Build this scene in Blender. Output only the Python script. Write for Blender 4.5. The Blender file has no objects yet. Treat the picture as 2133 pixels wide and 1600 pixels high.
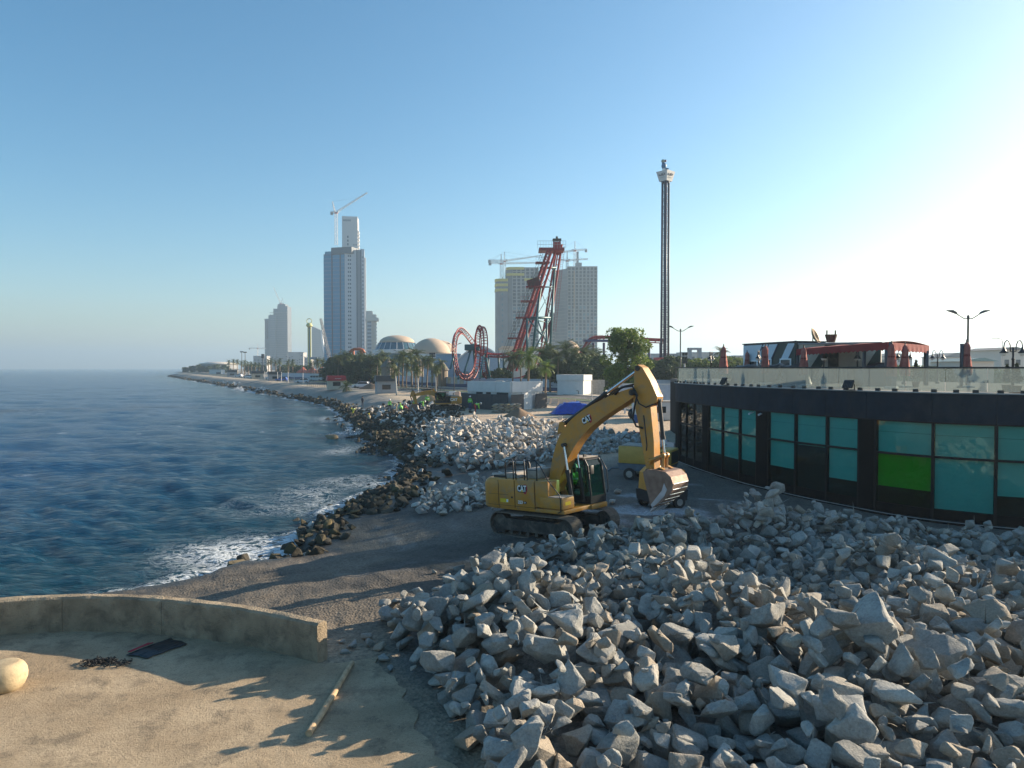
import bpy, bmesh, math, random
import numpy as np
from mathutils import Vector, Matrix, Euler
random.seed(7); RNG = np.random.default_rng(7)
sc = bpy.context.scene
C = sc.collection
PI = math.pi
R = math.radians
# ------------------------------------------------------------------ camera
CAMH = 6.5
PITCH = math.atan(34/1480.0)
F = 1480.0
cam = bpy.data.cameras.new('camera'); camo = bpy.data.objects.new('camera', cam); C.objects.link(camo)
cam.sensor_width = 36; cam.lens = 36*F/2133; cam.clip_start = 0.1; cam.clip_end = 30000
camo.location = (0, 0, CAMH); camo.rotation_euler = (PI/2-PITCH, 0, 0)
sc.camera = camo
# ------------------------------------------------------------------ sky and sun
SUN_EL = R(18.0); SUN_AZ = R(64)          # azimuth measured from +Y towards +X
w = bpy.data.worlds.new('World'); sc.world = w; w.use_nodes = True
nt = w.node_tree; nt.nodes.clear()
sky = nt.nodes.new('ShaderNodeTexSky'); sky.sky_type = 'NISHITA'; sky.sun_disc = False
sky.sun_elevation = SUN_EL; sky.sun_rotation = SUN_AZ
sky.altitude = 0; sky.air_density = 1.0; sky.dust_density = 0.9; sky.ozone_density = 2.5
bg = nt.nodes.new('ShaderNodeBackground'); bg.inputs['Strength'].default_value = 0.074
wo = nt.nodes.new('ShaderNodeOutputWorld')
hsv = nt.nodes.new('ShaderNodeHueSaturation'); hsv.inputs['Saturation'].default_value = 1.24; hsv.inputs['Hue'].default_value = 0.49
nt.links.new(sky.outputs[0], hsv.inputs['Color']); nt.links.new(hsv.outputs[0], bg.inputs[0]); nt.links.new(bg.outputs[0], wo.inputs[0])
sl = bpy.data.lights.new('sun', 'SUN'); so = bpy.data.objects.new('sun', sl); C.objects.link(so)
sl.energy = 4.6; sl.angle = R(0.5); sl.color = (1.0, 0.83, 0.62)
sd_ = Vector((math.sin(SUN_AZ)*math.cos(SUN_EL), math.cos(SUN_AZ)*math.cos(SUN_EL), math.sin(SUN_EL)))
so.rotation_euler = sd_.to_track_quat('Z', 'Y').to_euler(); so.location = sd_*200
vs = sc.view_settings; vs.view_transform = 'Standard'; vs.look = 'None'; vs.exposure = 1.4; vs.gamma = 1.0
cy = sc.cycles; cy.use_denoising = True; cy.max_bounces = 6; cy.diffuse_bounces = 2; cy.glossy_bounces = 2
cy.transmission_bounces = 3; cy.transparent_max_bounces = 12; cy.volume_bounces = 0; cy.caustics_reflective = False; cy.caustics_refractive = False
# ------------------------------------------------------------------ image -> place
_fw = Vector((0, math.cos(PITCH), -math.sin(PITCH))); _up = Vector((0, math.sin(PITCH), math.cos(PITCH)))
def ray(px, py):
    return _fw + Vector((1, 0, 0))*((px-1066.5)/F) + _up*((800-py)/F)
def W(px, py, d):
    r = ray(px, py); return Vector((0, 0, CAMH)) + r*(d/r.y)
def G(px, py, z=0.0):
    r = ray(px, py); return Vector((0, 0, CAMH)) + r*((z-CAMH)/r.z)
# ------------------------------------------------------------------ noise
def _h(ix, iy, s):
    n = (ix.astype(np.int64)*374761393 + iy.astype(np.int64)*668265263 + s*1442695041) & 0xffffffff
    n = ((n ^ (n >> 13))*1274126177) & 0xffffffff
    n = (n ^ (n >> 16)) & 0xffff
    return n/65535.0
def vn(x, y, s=0):
    x = np.asarray(x, float); y = np.asarray(y, float)
    ix = np.floor(x); iy = np.floor(y); fx = x-ix; fy = y-iy
    fx = fx*fx*(3-2*fx); fy = fy*fy*(3-2*fy)
    a = _h(ix, iy, s); b = _h(ix+1, iy, s); c = _h(ix, iy+1, s); d = _h(ix+1, iy+1, s)
    return (a*(1-fx)+b*fx)*(1-fy)+(c*(1-fx)+d*fx)*fy
def fbm(x, y, o=4, s=0):
    t = 0; a = 0.5
    for i in range(o):
        t = t+a*vn(np.asarray(x)*2**i, np.asarray(y)*2**i, s+i*17); a *= 0.5
    return t/(1-0.5**o)
def ss(a, b, x):
    t = np.clip((np.asarray(x, float)-a)/(b-a), 0, 1); return t*t*(3-2*t)
# ------------------------------------------------------------------ materials
MATS = {}
def mat(name, col, rough=0.7, metal=0.0, var=0.12, scale=3.0, bump=0.0, bscale=30.0, spec=0.5, objrand=0.0, col2=None, alpha=None, coat=0.0, sub=0.0, attr=None, transl=0.0, dirt=None):
    """principled material: base colour broken up by two noise scales, optional bump"""
    if name in MATS: return MATS[name]
    m = bpy.data.materials.new(name); m.use_nodes = True
    n = m.node_tree.nodes; l = m.node_tree.links
    p = n['Principled BSDF']; p.inputs['Roughness'].default_value = rough; p.inputs['Metallic'].default_value = metal
    p.inputs['Specular IOR Level'].default_value = spec
    if coat: p.inputs['Coat Weight'].default_value = coat
    tc = n.new('ShaderNodeTexCoord')
    nz = n.new('ShaderNodeTexNoise'); nz.inputs['Scale'].default_value = scale; nz.inputs['Detail'].default_value = 5
    l.new(tc.outputs['Object'], nz.inputs['Vector'])
    mr = n.new('ShaderNodeMapRange'); mr.inputs[1].default_value = 0.3; mr.inputs[2].default_value = 0.7
    l.new(nz.outputs['Fac'], mr.inputs[0])
    mx = n.new('ShaderNodeMix'); mx.data_type = 'RGBA'
    c2 = col2 if col2 else tuple(min(1, c*(1+var)) for c in col)
    c1 = col if col2 else tuple(c*(1-var) for c in col)
    mx.inputs[6].default_value = (*c1, 1); mx.inputs[7].default_value = (*c2, 1)
    l.new(mr.outputs[0], mx.inputs[0])
    out = mx.outputs[2]
    if dirt:
        dz = n.new('ShaderNodeTexNoise'); dz.inputs['Scale'].default_value = dirt[2]; dz.inputs['Detail'].default_value = 9; dz.inputs['Roughness'].default_value = 0.7; dz.inputs['Distortion'].default_value = 0.6; l.new(tc.outputs['Object'], dz.inputs['Vector'])
        dr = n.new('ShaderNodeMapRange'); dr.inputs[1].default_value = 0.46; dr.inputs[2].default_value = 0.70; dr.inputs[4].default_value = dirt[1]; l.new(dz.outputs['Fac'], dr.inputs[0])
        dm = n.new('ShaderNodeMix'); dm.data_type = 'RGBA'; dm.inputs[7].default_value = (*dirt[0], 1); l.new(dr.outputs[0], dm.inputs[0]); l.new(out, dm.inputs[6]); out = dm.outputs[2]
        rr = n.new('ShaderNodeMapRange'); rr.inputs[3].default_value = rough; rr.inputs[4].default_value = 0.9; l.new(dr.outputs[0], rr.inputs[0]); l.new(rr.outputs[0], p.inputs['Roughness'])
    if objrand or attr:
        hv = n.new('ShaderNodeHueSaturation')
        if attr:
            at = n.new('ShaderNodeAttribute'); at.attribute_name = attr; src = at.outputs['Fac']
        else:
            oi = n.new('ShaderNodeObjectInfo'); src = oi.outputs['Random']
        m2 = n.new('ShaderNodeMapRange'); k = objrand or 0.25
        m2.inputs[3].default_value = 1-k; m2.inputs[4].default_value = 1+k
        l.new(src, m2.inputs[0]); l.new(m2.outputs[0], hv.inputs['Value'])
        m3 = n.new('ShaderNodeMath'); m3.operation = 'MULTIPLY'; m3.inputs[1].default_value = 7.31
        m4 = n.new('ShaderNodeMath'); m4.operation = 'FRACT'
        m5 = n.new('ShaderNodeMapRange'); m5.inputs[3].default_value = 0.4; m5.inputs[4].default_value = 1.7
        l.new(src, m3.inputs[0]); l.new(m3.outputs[0], m4.inputs[0]); l.new(m4.outputs[0], m5.inputs[0]); l.new(m5.outputs[0], hv.inputs['Saturation'])
        l.new(out, hv.inputs['Color']); out = hv.outputs[0]
    l.new(out, p.inputs['Base Color'])
    if bump:
        nb = n.new('ShaderNodeTexNoise'); nb.inputs['Scale'].default_value = bscale; nb.inputs['Detail'].default_value = 6
        l.new(tc.outputs['Object'], nb.inputs['Vector'])
        bp = n.new('ShaderNodeBump'); bp.inputs['Strength'].default_value = bump; bp.inputs['Distance'].default_value = 0.05
        l.new(nb.outputs['Fac'], bp.inputs['Height']); l.new(bp.outputs[0], p.inputs['Normal'])
    if transl:
        tr = n.new('ShaderNodeBsdfTranslucent'); l.new(out, tr.inputs[0])
        ms = n.new('ShaderNodeMixShader'); ms.inputs[0].default_value = transl
        o = n['Material Output']; l.new(p.outputs[0], ms.inputs[1]); l.new(tr.outputs[0], ms.inputs[2]); l.new(ms.outputs[0], o.inputs[0])
    MATS[name] = m; return m
def glass(name, tint, rough=0.02, refl=1.0, milk=0.0, milkcol=(0.7, 0.75, 0.7)):
    """thin pane: tinted transparency + fresnel reflection (+ milky part)"""
    if name in MATS: return MATS[name]
    m = bpy.data.materials.new(name); m.use_nodes = True
    n = m.node_tree.nodes; l = m.node_tree.links
    o = n['Material Output']; n.remove(n['Principled BSDF'])
    t = n.new('ShaderNodeBsdfTransparent'); t.inputs[0].default_value = (*tint, 1)
    body = t.outputs[0]
    if milk:
        d = n.new('ShaderNodeBsdfDiffuse'); d.inputs[0].default_value = (*milkcol, 1)
        tl = n.new('ShaderNodeBsdfTranslucent'); tl.inputs[0].default_value = (*milkcol, 1)
        a = n.new('ShaderNodeMixShader'); a.inputs[0].default_value = 0.22; l.new(d.outputs[0], a.inputs[1]); l.new(tl.outputs[0], a.inputs[2])
        b = n.new('ShaderNodeMixShader'); b.inputs[0].default_value = milk; l.new(body, b.inputs[1]); l.new(a.outputs[0], b.inputs[2]); body = b.outputs[0]
    g = n.new('ShaderNodeBsdfGlossy'); g.inputs['Roughness'].default_value = rough
    ge = n.new('ShaderNodeNewGeometry'); dt_ = n.new('ShaderNodeVectorMath'); dt_.operation = 'DOT_PRODUCT'; l.new(ge.outputs['Normal'], dt_.inputs[0]); l.new(ge.outputs['Incoming'], dt_.inputs[1])
    ch = [('ABSOLUTE', None), ('SUBTRACT', 1.0), ('POWER', 5.0), ('MULTIPLY_ADD', 0.96)]; src = dt_.outputs['Value']
    for op, val in ch:                     # Schlick reflectance, the same from both sides of the pane
        mu = n.new('ShaderNodeMath'); mu.operation = op; mu.use_clamp = True
        if op == 'SUBTRACT': mu.inputs[0].default_value = val; l.new(src, mu.inputs[1])
        else:
            l.new(src, mu.inputs[0])
            if val is not None: mu.inputs[1].default_value = val
            if op == 'MULTIPLY_ADD': mu.inputs[2].default_value = 0.04
        src = mu.outputs[0]
    mu = n.new('ShaderNodeMath'); mu.operation = 'MULTIPLY'; mu.inputs[1].default_value = refl; l.new(src, mu.inputs[0])
    ms = n.new('ShaderNodeMixShader'); l.new(mu.outputs[0], ms.inputs[0]); l.new(body, ms.inputs[1]); l.new(g.outputs[0], ms.inputs[2])
    l.new(ms.outputs[0], o.inputs[0]); MATS[name] = m; return m
# ------------------------------------------------------------------ mesh building
class MB:
    def __init__(s): s.v = []; s.f = []
    def add(s, vs, fs):
        o = len(s.v); s.v.extend([tuple(q) for q in vs]); s.f.extend([tuple(i+o for i in f) for f in fs]); return s
    def box(s, c, d, rz=0, M=None):
        x, y, z = d[0]/2, d[1]/2, d[2]/2
        v = [Vector((a, b, e)) for a in (-x, x) for b in (-y, y) for e in (-z, z)]
        m = M if M else Matrix.Rotation(rz, 3, 'Z')
        return s.add([m @ q + Vector(c) for q in v], [(0, 1, 3, 2), (4, 6, 7, 5), (0, 4, 5, 1), (2, 3, 7, 6), (0, 2, 6, 4), (1, 5, 7, 3)])
    def bbox(s, a, b):
        return s.box([(a[i]+b[i])/2 for i in range(3)], [abs(b[i]-a[i]) for i in range(3)])
    def bev(s, c, d, r=0.03, rz=0, M=None):
        """box with chamfered edges"""
        x, y, z = d[0]/2, d[1]/2, d[2]/2; r = min(r, x*.9, y*.9, z*.9)
        bm = bmesh.new(); bmesh.ops.create_cube(bm, size=1)
        for q in bm.verts: q.co = (q.co.x*d[0], q.co.y*d[1], q.co.z*d[2])
        bmesh.ops.bevel(bm, geom=bm.edges[:], offset=r, segments=2, affect='EDGES', profile=0.5)
        m = M if M else Matrix.Rotation(rz, 3, 'Z')
        bm.verts.ensure_lookup_table(); bm.verts.index_update()
        s.add([m @ q.co + Vector(c) for q in bm.verts], [[q.index for q in f.verts] for f in bm.faces]); bm.free(); return s
    def tube(s, a, b, r, r2=None, n=8, cap=True):
        a = Vector(a); b = Vector(b); r2 = r if r2 is None else r2
        z = (b-a)
        if z.length < 1e-6: return s
        z.normalize(); x = z.orthogonal().normalized(); y = z.cross(x)
        v = []
        for (p, rr) in ((a, r), (b, r2)):
            v += [p + x*math.cos(2*PI*i/n)*rr + y*math.sin(2*PI*i/n)*rr for i in range(n)]
        f = [(i, (i+1) % n, n+(i+1) % n, n+i) for i in range(n)]
        if cap: f += [tuple(range(n-1, -1, -1)), tuple(range(n, 2*n))]
        return s.add(v, f)
    def path(s, pts, r, n=6, rs=None):
        pts = [Vector(p) for p in pts]; v = []; k = len(pts); up = Vector((0, 0, 1))
        x = None
        for i, p in enumerate(pts):
            t = (pts[min(i+1, k-1)]-pts[max(i-1, 0)]).normalized()
            if x is None: x = t.orthogonal().normalized()
            x = (x-t*x.dot(t)).normalized(); y = t.cross(x); rr = rs[i] if rs else r
            v += [p + x*math.cos(2*PI*j/n)*rr + y*math.sin(2*PI*j/n)*rr for j in range(n)]
        f = [(i*n+j, i*n+(j+1) % n, (i+1)*n+(j+1) % n, (i+1)*n+j) for i in range(k-1) for j in range(n)]
        f += [tuple(range(n-1, -1, -1)), tuple(range((k-1)*n, k*n))]
        return s.add(v, f)
    def prism(s, prof, y0, y1, ax='y'):
        """profile of (a,b) pairs extruded; ax y: (x,z) along y; ax z: (x,y) along z; ax x: (y,z) along x"""
        n = len(prof)
        def mk(p, t): return (p[0], t, p[1]) if ax == 'y' else ((p[0], p[1], t) if ax == 'z' else (t, p[0], p[1]))
        v = [mk(p, y0) for p in prof]+[mk(p, y1) for p in prof]
        f = [(i, (i+1) % n, n+(i+1) % n, n+i) for i in range(n)]+[tuple(range(n-1, -1, -1)), tuple(range(n, 2*n))]
        return s.add(v, f)
    def lathe(s, prof, c=(0, 0, 0), n=16):
        v = []; k = len(prof)
        for (r, z) in prof: v += [(c[0]+r*math.cos(2*PI*j/n), c[1]+r*math.sin(2*PI*j/n), c[2]+z) for j in range(n)]
        f = [(i*n+j, i*n+(j+1) % n, (i+1)*n+(j+1) % n, (i+1)*n+j) for i in range(k-1) for j in range(n)]
        f += [tuple(range(n-1, -1, -1)), tuple(range((k-1)*n, k*n))]
        return s.add(v, f)
    def sphere(s, c, r, n=10, m=7, sc_=(1, 1, 1)):
        pr = [(math.sin(PI*i/m), -math.cos(PI*i/m)) for i in range(m+1)]
        v = []
        for (a, b) in pr: v += [(c[0]+r*a*math.cos(2*PI*j/n)*sc_[0], c[1]+r*a*math.sin(2*PI*j/n)*sc_[1], c[2]+r*b*sc_[2]) for j in range(n)]
        f = [(i*n+j, i*n+(j+1) % n, (i+1)*n+(j+1) % n, (i+1)*n+j) for i in range(m) for j in range(n)]
        return s.add(v, f)
    def quad(s, a, b, c, d): return s.add([a, b, c, d], [(0, 1, 2, 3)])
    def mesh(s, name, m=None, smooth=False, fix=True):
        me = bpy.data.meshes.new(name); me.from_pydata(s.v, [], s.f)
        if fix:
            bm = bmesh.new(); bm.from_mesh(me); bmesh.ops.remove_doubles(bm, verts=bm.verts, dist=1e-5)
            bmesh.ops.recalc_face_normals(bm, faces=bm.faces); bm.to_mesh(me); bm.free()
        if m: me.materials.append(m)
        if smooth is True: me.polygons.foreach_set('use_smooth', [True]*len(me.polygons))
        elif smooth:
            me.polygons.foreach_set('use_smooth', [True]*len(me.polygons)); me.set_sharp_from_angle(angle=R(smooth))
        return me
    def build(s, name, m, parent=None, smooth=False, kind=None, fix=True):
        return obj(name, s.mesh(name, m, smooth, fix), parent, kind)
def obj(name, me, parent=None, kind=None):
    o = bpy.data.objects.new(name, me); C.objects.link(o)
    if parent: o.parent = parent
    if kind: o['kind'] = kind
    return o
def tag(o, label, cat, group=None):
    o['label'] = label; o['category'] = cat
    if group: o['group'] = group
    return o
def thing(name, label, cat, loc=(0, 0, 0), rz=0, group=None, s=1.0):
    o = bpy.data.objects.new(name, None); C.objects.link(o); o.empty_display_size = 0.2
    o.location = loc; o.rotation_euler = (0, 0, rz); o.scale = (s, s, s)
    return tag(o, label, cat, group)
def dup(root, loc, rz=0, s=None, label=None, group=None):
    def cp(o, par):
        c = o.copy(); C.objects.link(c)
        if par: c.parent = par
        for ch in list(o.children): cp(ch, c)
        return c
    r = cp(root, None); r.location = loc; r.rotation_euler = (0, 0, rz)
    if s: r.scale = (s, s, s) if not isinstance(s, tuple) else s
    if label: r['label'] = label
    if group: r['group'] = group
    return r
def fin(o, tgt):      # plane-fitting helper: local frame from two ground points
    pass
def text_mesh(txt, size, depth=0.01, name='lettering', font_off=0.0, shear=0):
    cu = bpy.data.curves.new(name, 'FONT'); cu.body = txt; cu.size = size; cu.extrude = depth; cu.offset = font_off; cu.shear = shear
    cu.align_x = 'CENTER'; cu.align_y = 'CENTER'; cu.resolution_u = 3
    o = bpy.data.objects.new(name, cu); C.objects.link(o)
    dg = bpy.context.evaluated_depsgraph_get(); me = bpy.data.meshes.new_from_object(o.evaluated_get(dg)); me.name = name
    bpy.data.objects.remove(o); bpy.data.curves.remove(cu); return me
# ================================================================== TERRAIN
SEA = -1.5
_sp = [(250,1250),(330,1226),(400,1206),(470,1188),(560,1178),(610,1163),(640,1125),(690,1095),(735,1065),(790,1030),(830,1000),(850,972),(820,945),(775,918),(745,893),(722,868),(700,852),(660,840),(600,829),(545,819),(490,808),(440,800),(400,793),(350,784)]
SHORE = [G(a, b, SEA) for a, b in _sp]
SHORE = [(-6000,-900),(-300,-60),(-60,8),(-32,18),(-20,22.5)] + [(p.x, p.y) for p in SHORE] + [(-390,840),(-470,1100),(-640,1500),(-1350,3000),(-2600,8000)]
SH = np.array(SHORE)
LANDPOLY = np.array(SHORE + [(8000,8000),(8000,-8000),(-6000,-8000)])
def inland(x, y):
    c = np.zeros(x.shape, bool); n = len(LANDPOLY)
    for i in range(n):
        x0, y0 = LANDPOLY[i]; x1, y1 = LANDPOLY[(i+1) % n]
        if y0 == y1: continue
        t = ((y0 > y) != (y1 > y)) & (x < (x1-x0)*(y-y0)/(y1-y0)+x0)
        c ^= t
    return c
def sdist(x, y):
    d = np.full(x.shape, 1e9)
    for i in range(len(SH)-1):
        ax, ay = SH[i]; bx, by = SH[i+1]; ux, uy = bx-ax, by-ay; L = ux*ux+uy*uy
        t = np.clip(((x-ax)*ux+(y-ay)*uy)/L, 0, 1)
        d = np.minimum(d, (x-ax-t*ux)**2+(y-ay-t*uy)**2)
    d = np.sqrt(d); return np.where(inland(x, y), d, -d)
def zin(y):
    return 1.1*ss(56, 96, y)
# near rubble heaps (hidden cores of the rock piles): centre, radius, height
PILES = [(0.45,16.9,3.7,1.5),(-0.9,16.4,2.3,0.65),(0.9,14.4,3.0,0.85),(4.2,18.9,3.1,1.55),(5.0,17.2,2.9,1.4),(5.8,15.6,3.0,1.25),(7.0,14.4,3.3,1.15),
         (10.8,21.2,3.2,1.2),(11.8,19.4,3.2,1.1),(12.9,17.6,3.6,1.05),(10.3,16.0,3.4,0.95),(15.5,19,4,1.05),(9.4,26.0,3.0,1.8),(8.2,25.4,2.2,1.4),(11.2,25.8,2.7,1.45),(13.2,24.9,2.7,1.15),(15.6,24.2,3,.95),(18.5,23.5,4,.9),
         (3.0,24.6,2.7,0.95),(5.4,24.6,2.6,1.25),(0.9,23.6,2.3,.6),(6.8,24.8,2.1,1.0),(3.2,12.4,3.6,.6),(6.5,11.8,4.5,.65),(11,12,5,.7),(16,15,6,.85),(2.3,20.6,2.2,.35),(7.4,20.4,2.6,.4),(16.5,20.5,5,.8)]
MIDP = [(-3.0,62,5.5,1.5),(0.5,56,6.0,1.7),(4.5,58,5.5,1.5),(7.5,62,4.5,0.9),(-5.2,70,4.5,1.5),(1.0,66,6.0,1.6),(-1.0,52,3.2,0.9),(3.5,52,3,0.8),(-2.4,36.4,2.6,0.75),(-0.6,38.2,2.4,0.7)]
def piles(x, y, P):
    h = np.zeros(np.shape(x))
    for (cx, cy_, r, z) in P:
        t = np.clip(1-np.hypot(x-cx, y-cy_)/r, 0, 1)
        h = np.maximum(h, z*np.minimum(1.0, t**0.85*1.05))
    return h
def warp(x, y, sd):
    far = ss(80, 200, y)
    return sd + (fbm(x*0.35, y*0.35, 3, 5)-0.5)*2.4*(1-far) + (fbm(x*0.06, y*0.06, 3, 9)-0.5)*6*far
def height(x, y, sd=None):
    if sd is None: sd = sdist(x, y)
    s = warp(x, y, sd); zi = zin(y)
    rampw = 12.5 - 3.0*ss(60, 130, y)
    up = SEA + 0.45*ss(-0.3, 0.7, s) + (zi-SEA-0.45)*(ss(0.2, 1, np.clip((s+1.5)/rampw, 0, 1))*0.5+0.5*np.clip((s-0.3)/rampw, 0, 1))
    dn = SEA - 0.45*np.minimum(np.abs(s), 12)**0.8
    h = np.where(s > -0.3, up, dn)
    nearw = (1-ss(70, 95, y))
    h = h + (fbm(x*0.5, y*0.5, 3, 3)-0.5)*0.22*nearw*ss(0, 3, s) + (fbm(x*2.5, y*2.5, 3, 21)-0.5)*0.10*(1-ss(30, 60, y))*ss(-1, 1, s)
    # yard tyre ruts near the excavator
    h = h + 0.05*np.sin((x*0.8+y*0.6)*2.2+fbm(x*.3, y*.3, 2, 8)*6)*ss(3, 5, x)*(1-ss(9, 13, x))*ss(26, 30, y)*(1-ss(44, 50, y))
    # building footprint and platform kept flat and low
    h = np.where((x > 13) & (y > 27) & (y < 60) & (x < 60), np.minimum(h, -0.02), h)
    h = np.where((x < -0.4) & (y < 18.0) & (s > 6), np.minimum(h, -0.03), h)
    h = h + np.maximum(piles(x, y, PILES)-0.62, 0) + np.maximum(piles(x, y, MIDP)*.78-0.3, 0)
    return h
_a = np.unique(np.concatenate([np.arange(-180, -46, 4.0), np.arange(-46, 46, 0.18), np.arange(46, 181, 4.0)]))
ANG = np.radians(_a)
RAD = np.concatenate([[0.02, 1.5, 3, 4.5, 6, 7], 8*1.0112**np.arange(0, 625)])
TH, RR = np.meshgrid(ANG, RAD)
GX = RR*np.sin(TH); GY = RR*np.cos(TH)
SD = sdist(GX, GY)
NR, NA = GX.shape
IDX = np.arange(NR*NA).reshape(NR, NA)
def grid_mesh(name, z, keep):
    q = np.stack([IDX[:-1, :-1], IDX[:-1, 1:], IDX[1:, 1:], IDX[1:, :-1]], -1).reshape(-1, 4)
    k = keep.reshape(-1)[q].all(1); q = q[k]
    used = np.unique(q); rm = np.full(NR*NA, -1); rm[used] = np.arange(len(used)); q = rm[q][:, ::-1]
    me = bpy.data.meshes.new(name); co = np.stack([GX, GY, z], -1).reshape(-1, 3)[used]
    me.vertices.add(len(used)); me.vertices.foreach_set('co', co.ravel().astype(np.float32))
    me.loops.add(q.size); me.loops.foreach_set('vertex_index', q.ravel().astype(np.int32))
    me.polygons.add(len(q)); me.polygons.foreach_set('loop_start', (np.arange(len(q))*4).astype(np.int32)); me.polygons.foreach_set('loop_total', np.full(len(q), 4, np.int32))
    me.update(); me.validate(); me.polygons.foreach_set('use_smooth', np.ones(len(me.polygons), bool)); return me, used
def vcol(me, name, arr):
    a = me.color_attributes.new(name, 'FLOAT_COLOR', 'POINT')
    a.data.foreach_set('color', np.concatenate([arr, np.ones((len(arr), 1))], 1).ravel().astype(np.float32))
def vfl(me, name, arr):
    a = me.attributes.new(name, 'FLOAT', 'POINT'); a.data.foreach_set('value', np.asarray(arr, np.float32))
HZ = height(GX, GY, SD)
me, used = grid_mesh('ground', HZ, (SD > -14) & ~((SD < -4) & (RR > 900)))
X_, Y_, S_ = GX.ravel()[used], GY.ravel()[used], warp(GX, GY, SD).ravel()[used]
def mixc(a, b, t): return a*(1-t[:, None])+np.array(b)[None]*t[:, None]
col = np.tile(np.array([0.27,0.235,0.19]), (len(used), 1))                                  # inland dust
n1 = fbm(X_*0.12, Y_*0.12, 4, 31); n2 = fbm(X_*0.5, Y_*0.5, 4, 41); n3 = fbm(X_*1.6, Y_*1.6, 3, 51)
sand = ss(40, 52, Y_ - 0.35*X_ + (n1-.5)*14)*ss(6, 14, S_)
col = mixc(col, (0.12,0.105,0.088), (1-sand)*(1-ss(90, 110, Y_)))                            # dark working yard
col = mixc(col, (0.50,0.385,0.27), sand*(1-ss(150, 190, Y_)))                               # tan yard beyond
col = mixc(col, (0.135,0.112,0.085), (1-ss(24, 29, Y_+(n2-.5)*3))*(1-ss(11, 15, S_))*(1-ss(2, 5, X_)))  # brown beach gravel by the wall
dust = ss(0.56, 0.70, n2)*ss(3.0, 5, X_)*(1-ss(9.5, 12, X_))*ss(27, 30, Y_)*(1-ss(38, 44, Y_))
dust = np.maximum(dust, 0.9*ss(0.5, 0.66, n2)*ss(2.5, 4.5, X_)*(1-ss(7, 10, X_))*ss(28, 30, Y_)*(1-ss(35, 38, Y_)))
dust = np.maximum(dust, 0.75*ss(0.55, 0.68, n3)*np.exp(-((X_+1.0)/3.2)**2-((Y_-24.3)/1.1)**2))
dust = np.maximum(dust, 0.3*ss(0.62, 0.72, fbm(X_*0.9+Y_*.2, Y_*0.35, 3, 77))*np.exp(-((X_+6.0)/3)**2-((Y_-36)/9)**2))
col = mixc(col, (0.40,0.41,0.42), dust)                                                     # spilled stone dust
fargr = ss(88, 112, Y_)*(1-ss(9.5, 11.5, S_))
col = mixc(col, (0.26,0.235,0.20), fargr)                                                    # far gravel bank
col = mixc(col, (0.46,0.37,0.26), ss(105, 125, Y_)*ss(8.3, 9.3, S_)*(1-ss(13.5, 15, S_)))   # sandy promenade strip
wet = (1-ss(0.6, 2.6 , S_+(n3-.5)*2)) * (1-0.0*Y_)
wet = np.maximum(wet, 0.85*(1-ss(3.5, 7, S_+(n2-.5)*4))*ss(30, 42, Y_)*(1-ss(105, 130, Y_)))
col = mixc(col, (0.045,0.038,0.028), np.clip(wet, 0, 1))
dk = ss(0.52, 0.66, fbm(X_*0.16+3, Y_*0.3, 3, 61))*(1-ss(44, 60, Y_))*ss(18, 21, Y_)*(1-ss(0, 8, X_))*0.75
col = mixc(col, (0.05,0.047,0.043), dk)                                                     # oily dark patches
col = mixc(col, (0.27,0.215,0.15), (1-ss(0.2, 2.0, X_+(n2-.5)*2))*(1-ss(16.2, 18.5, Y_+(n2-.5)*3)))
pz_ = piles(X_, Y_, PILES); col = mixc(col, (0.17,0.165,0.15), ss(0.05, 0.4, pz_)*0.8)
col = col*(0.78+0.44*n3)[:, None]
vcol(me, 'Col', col); vfl(me, 'wet', np.clip(wet, 0, 1))
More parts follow.
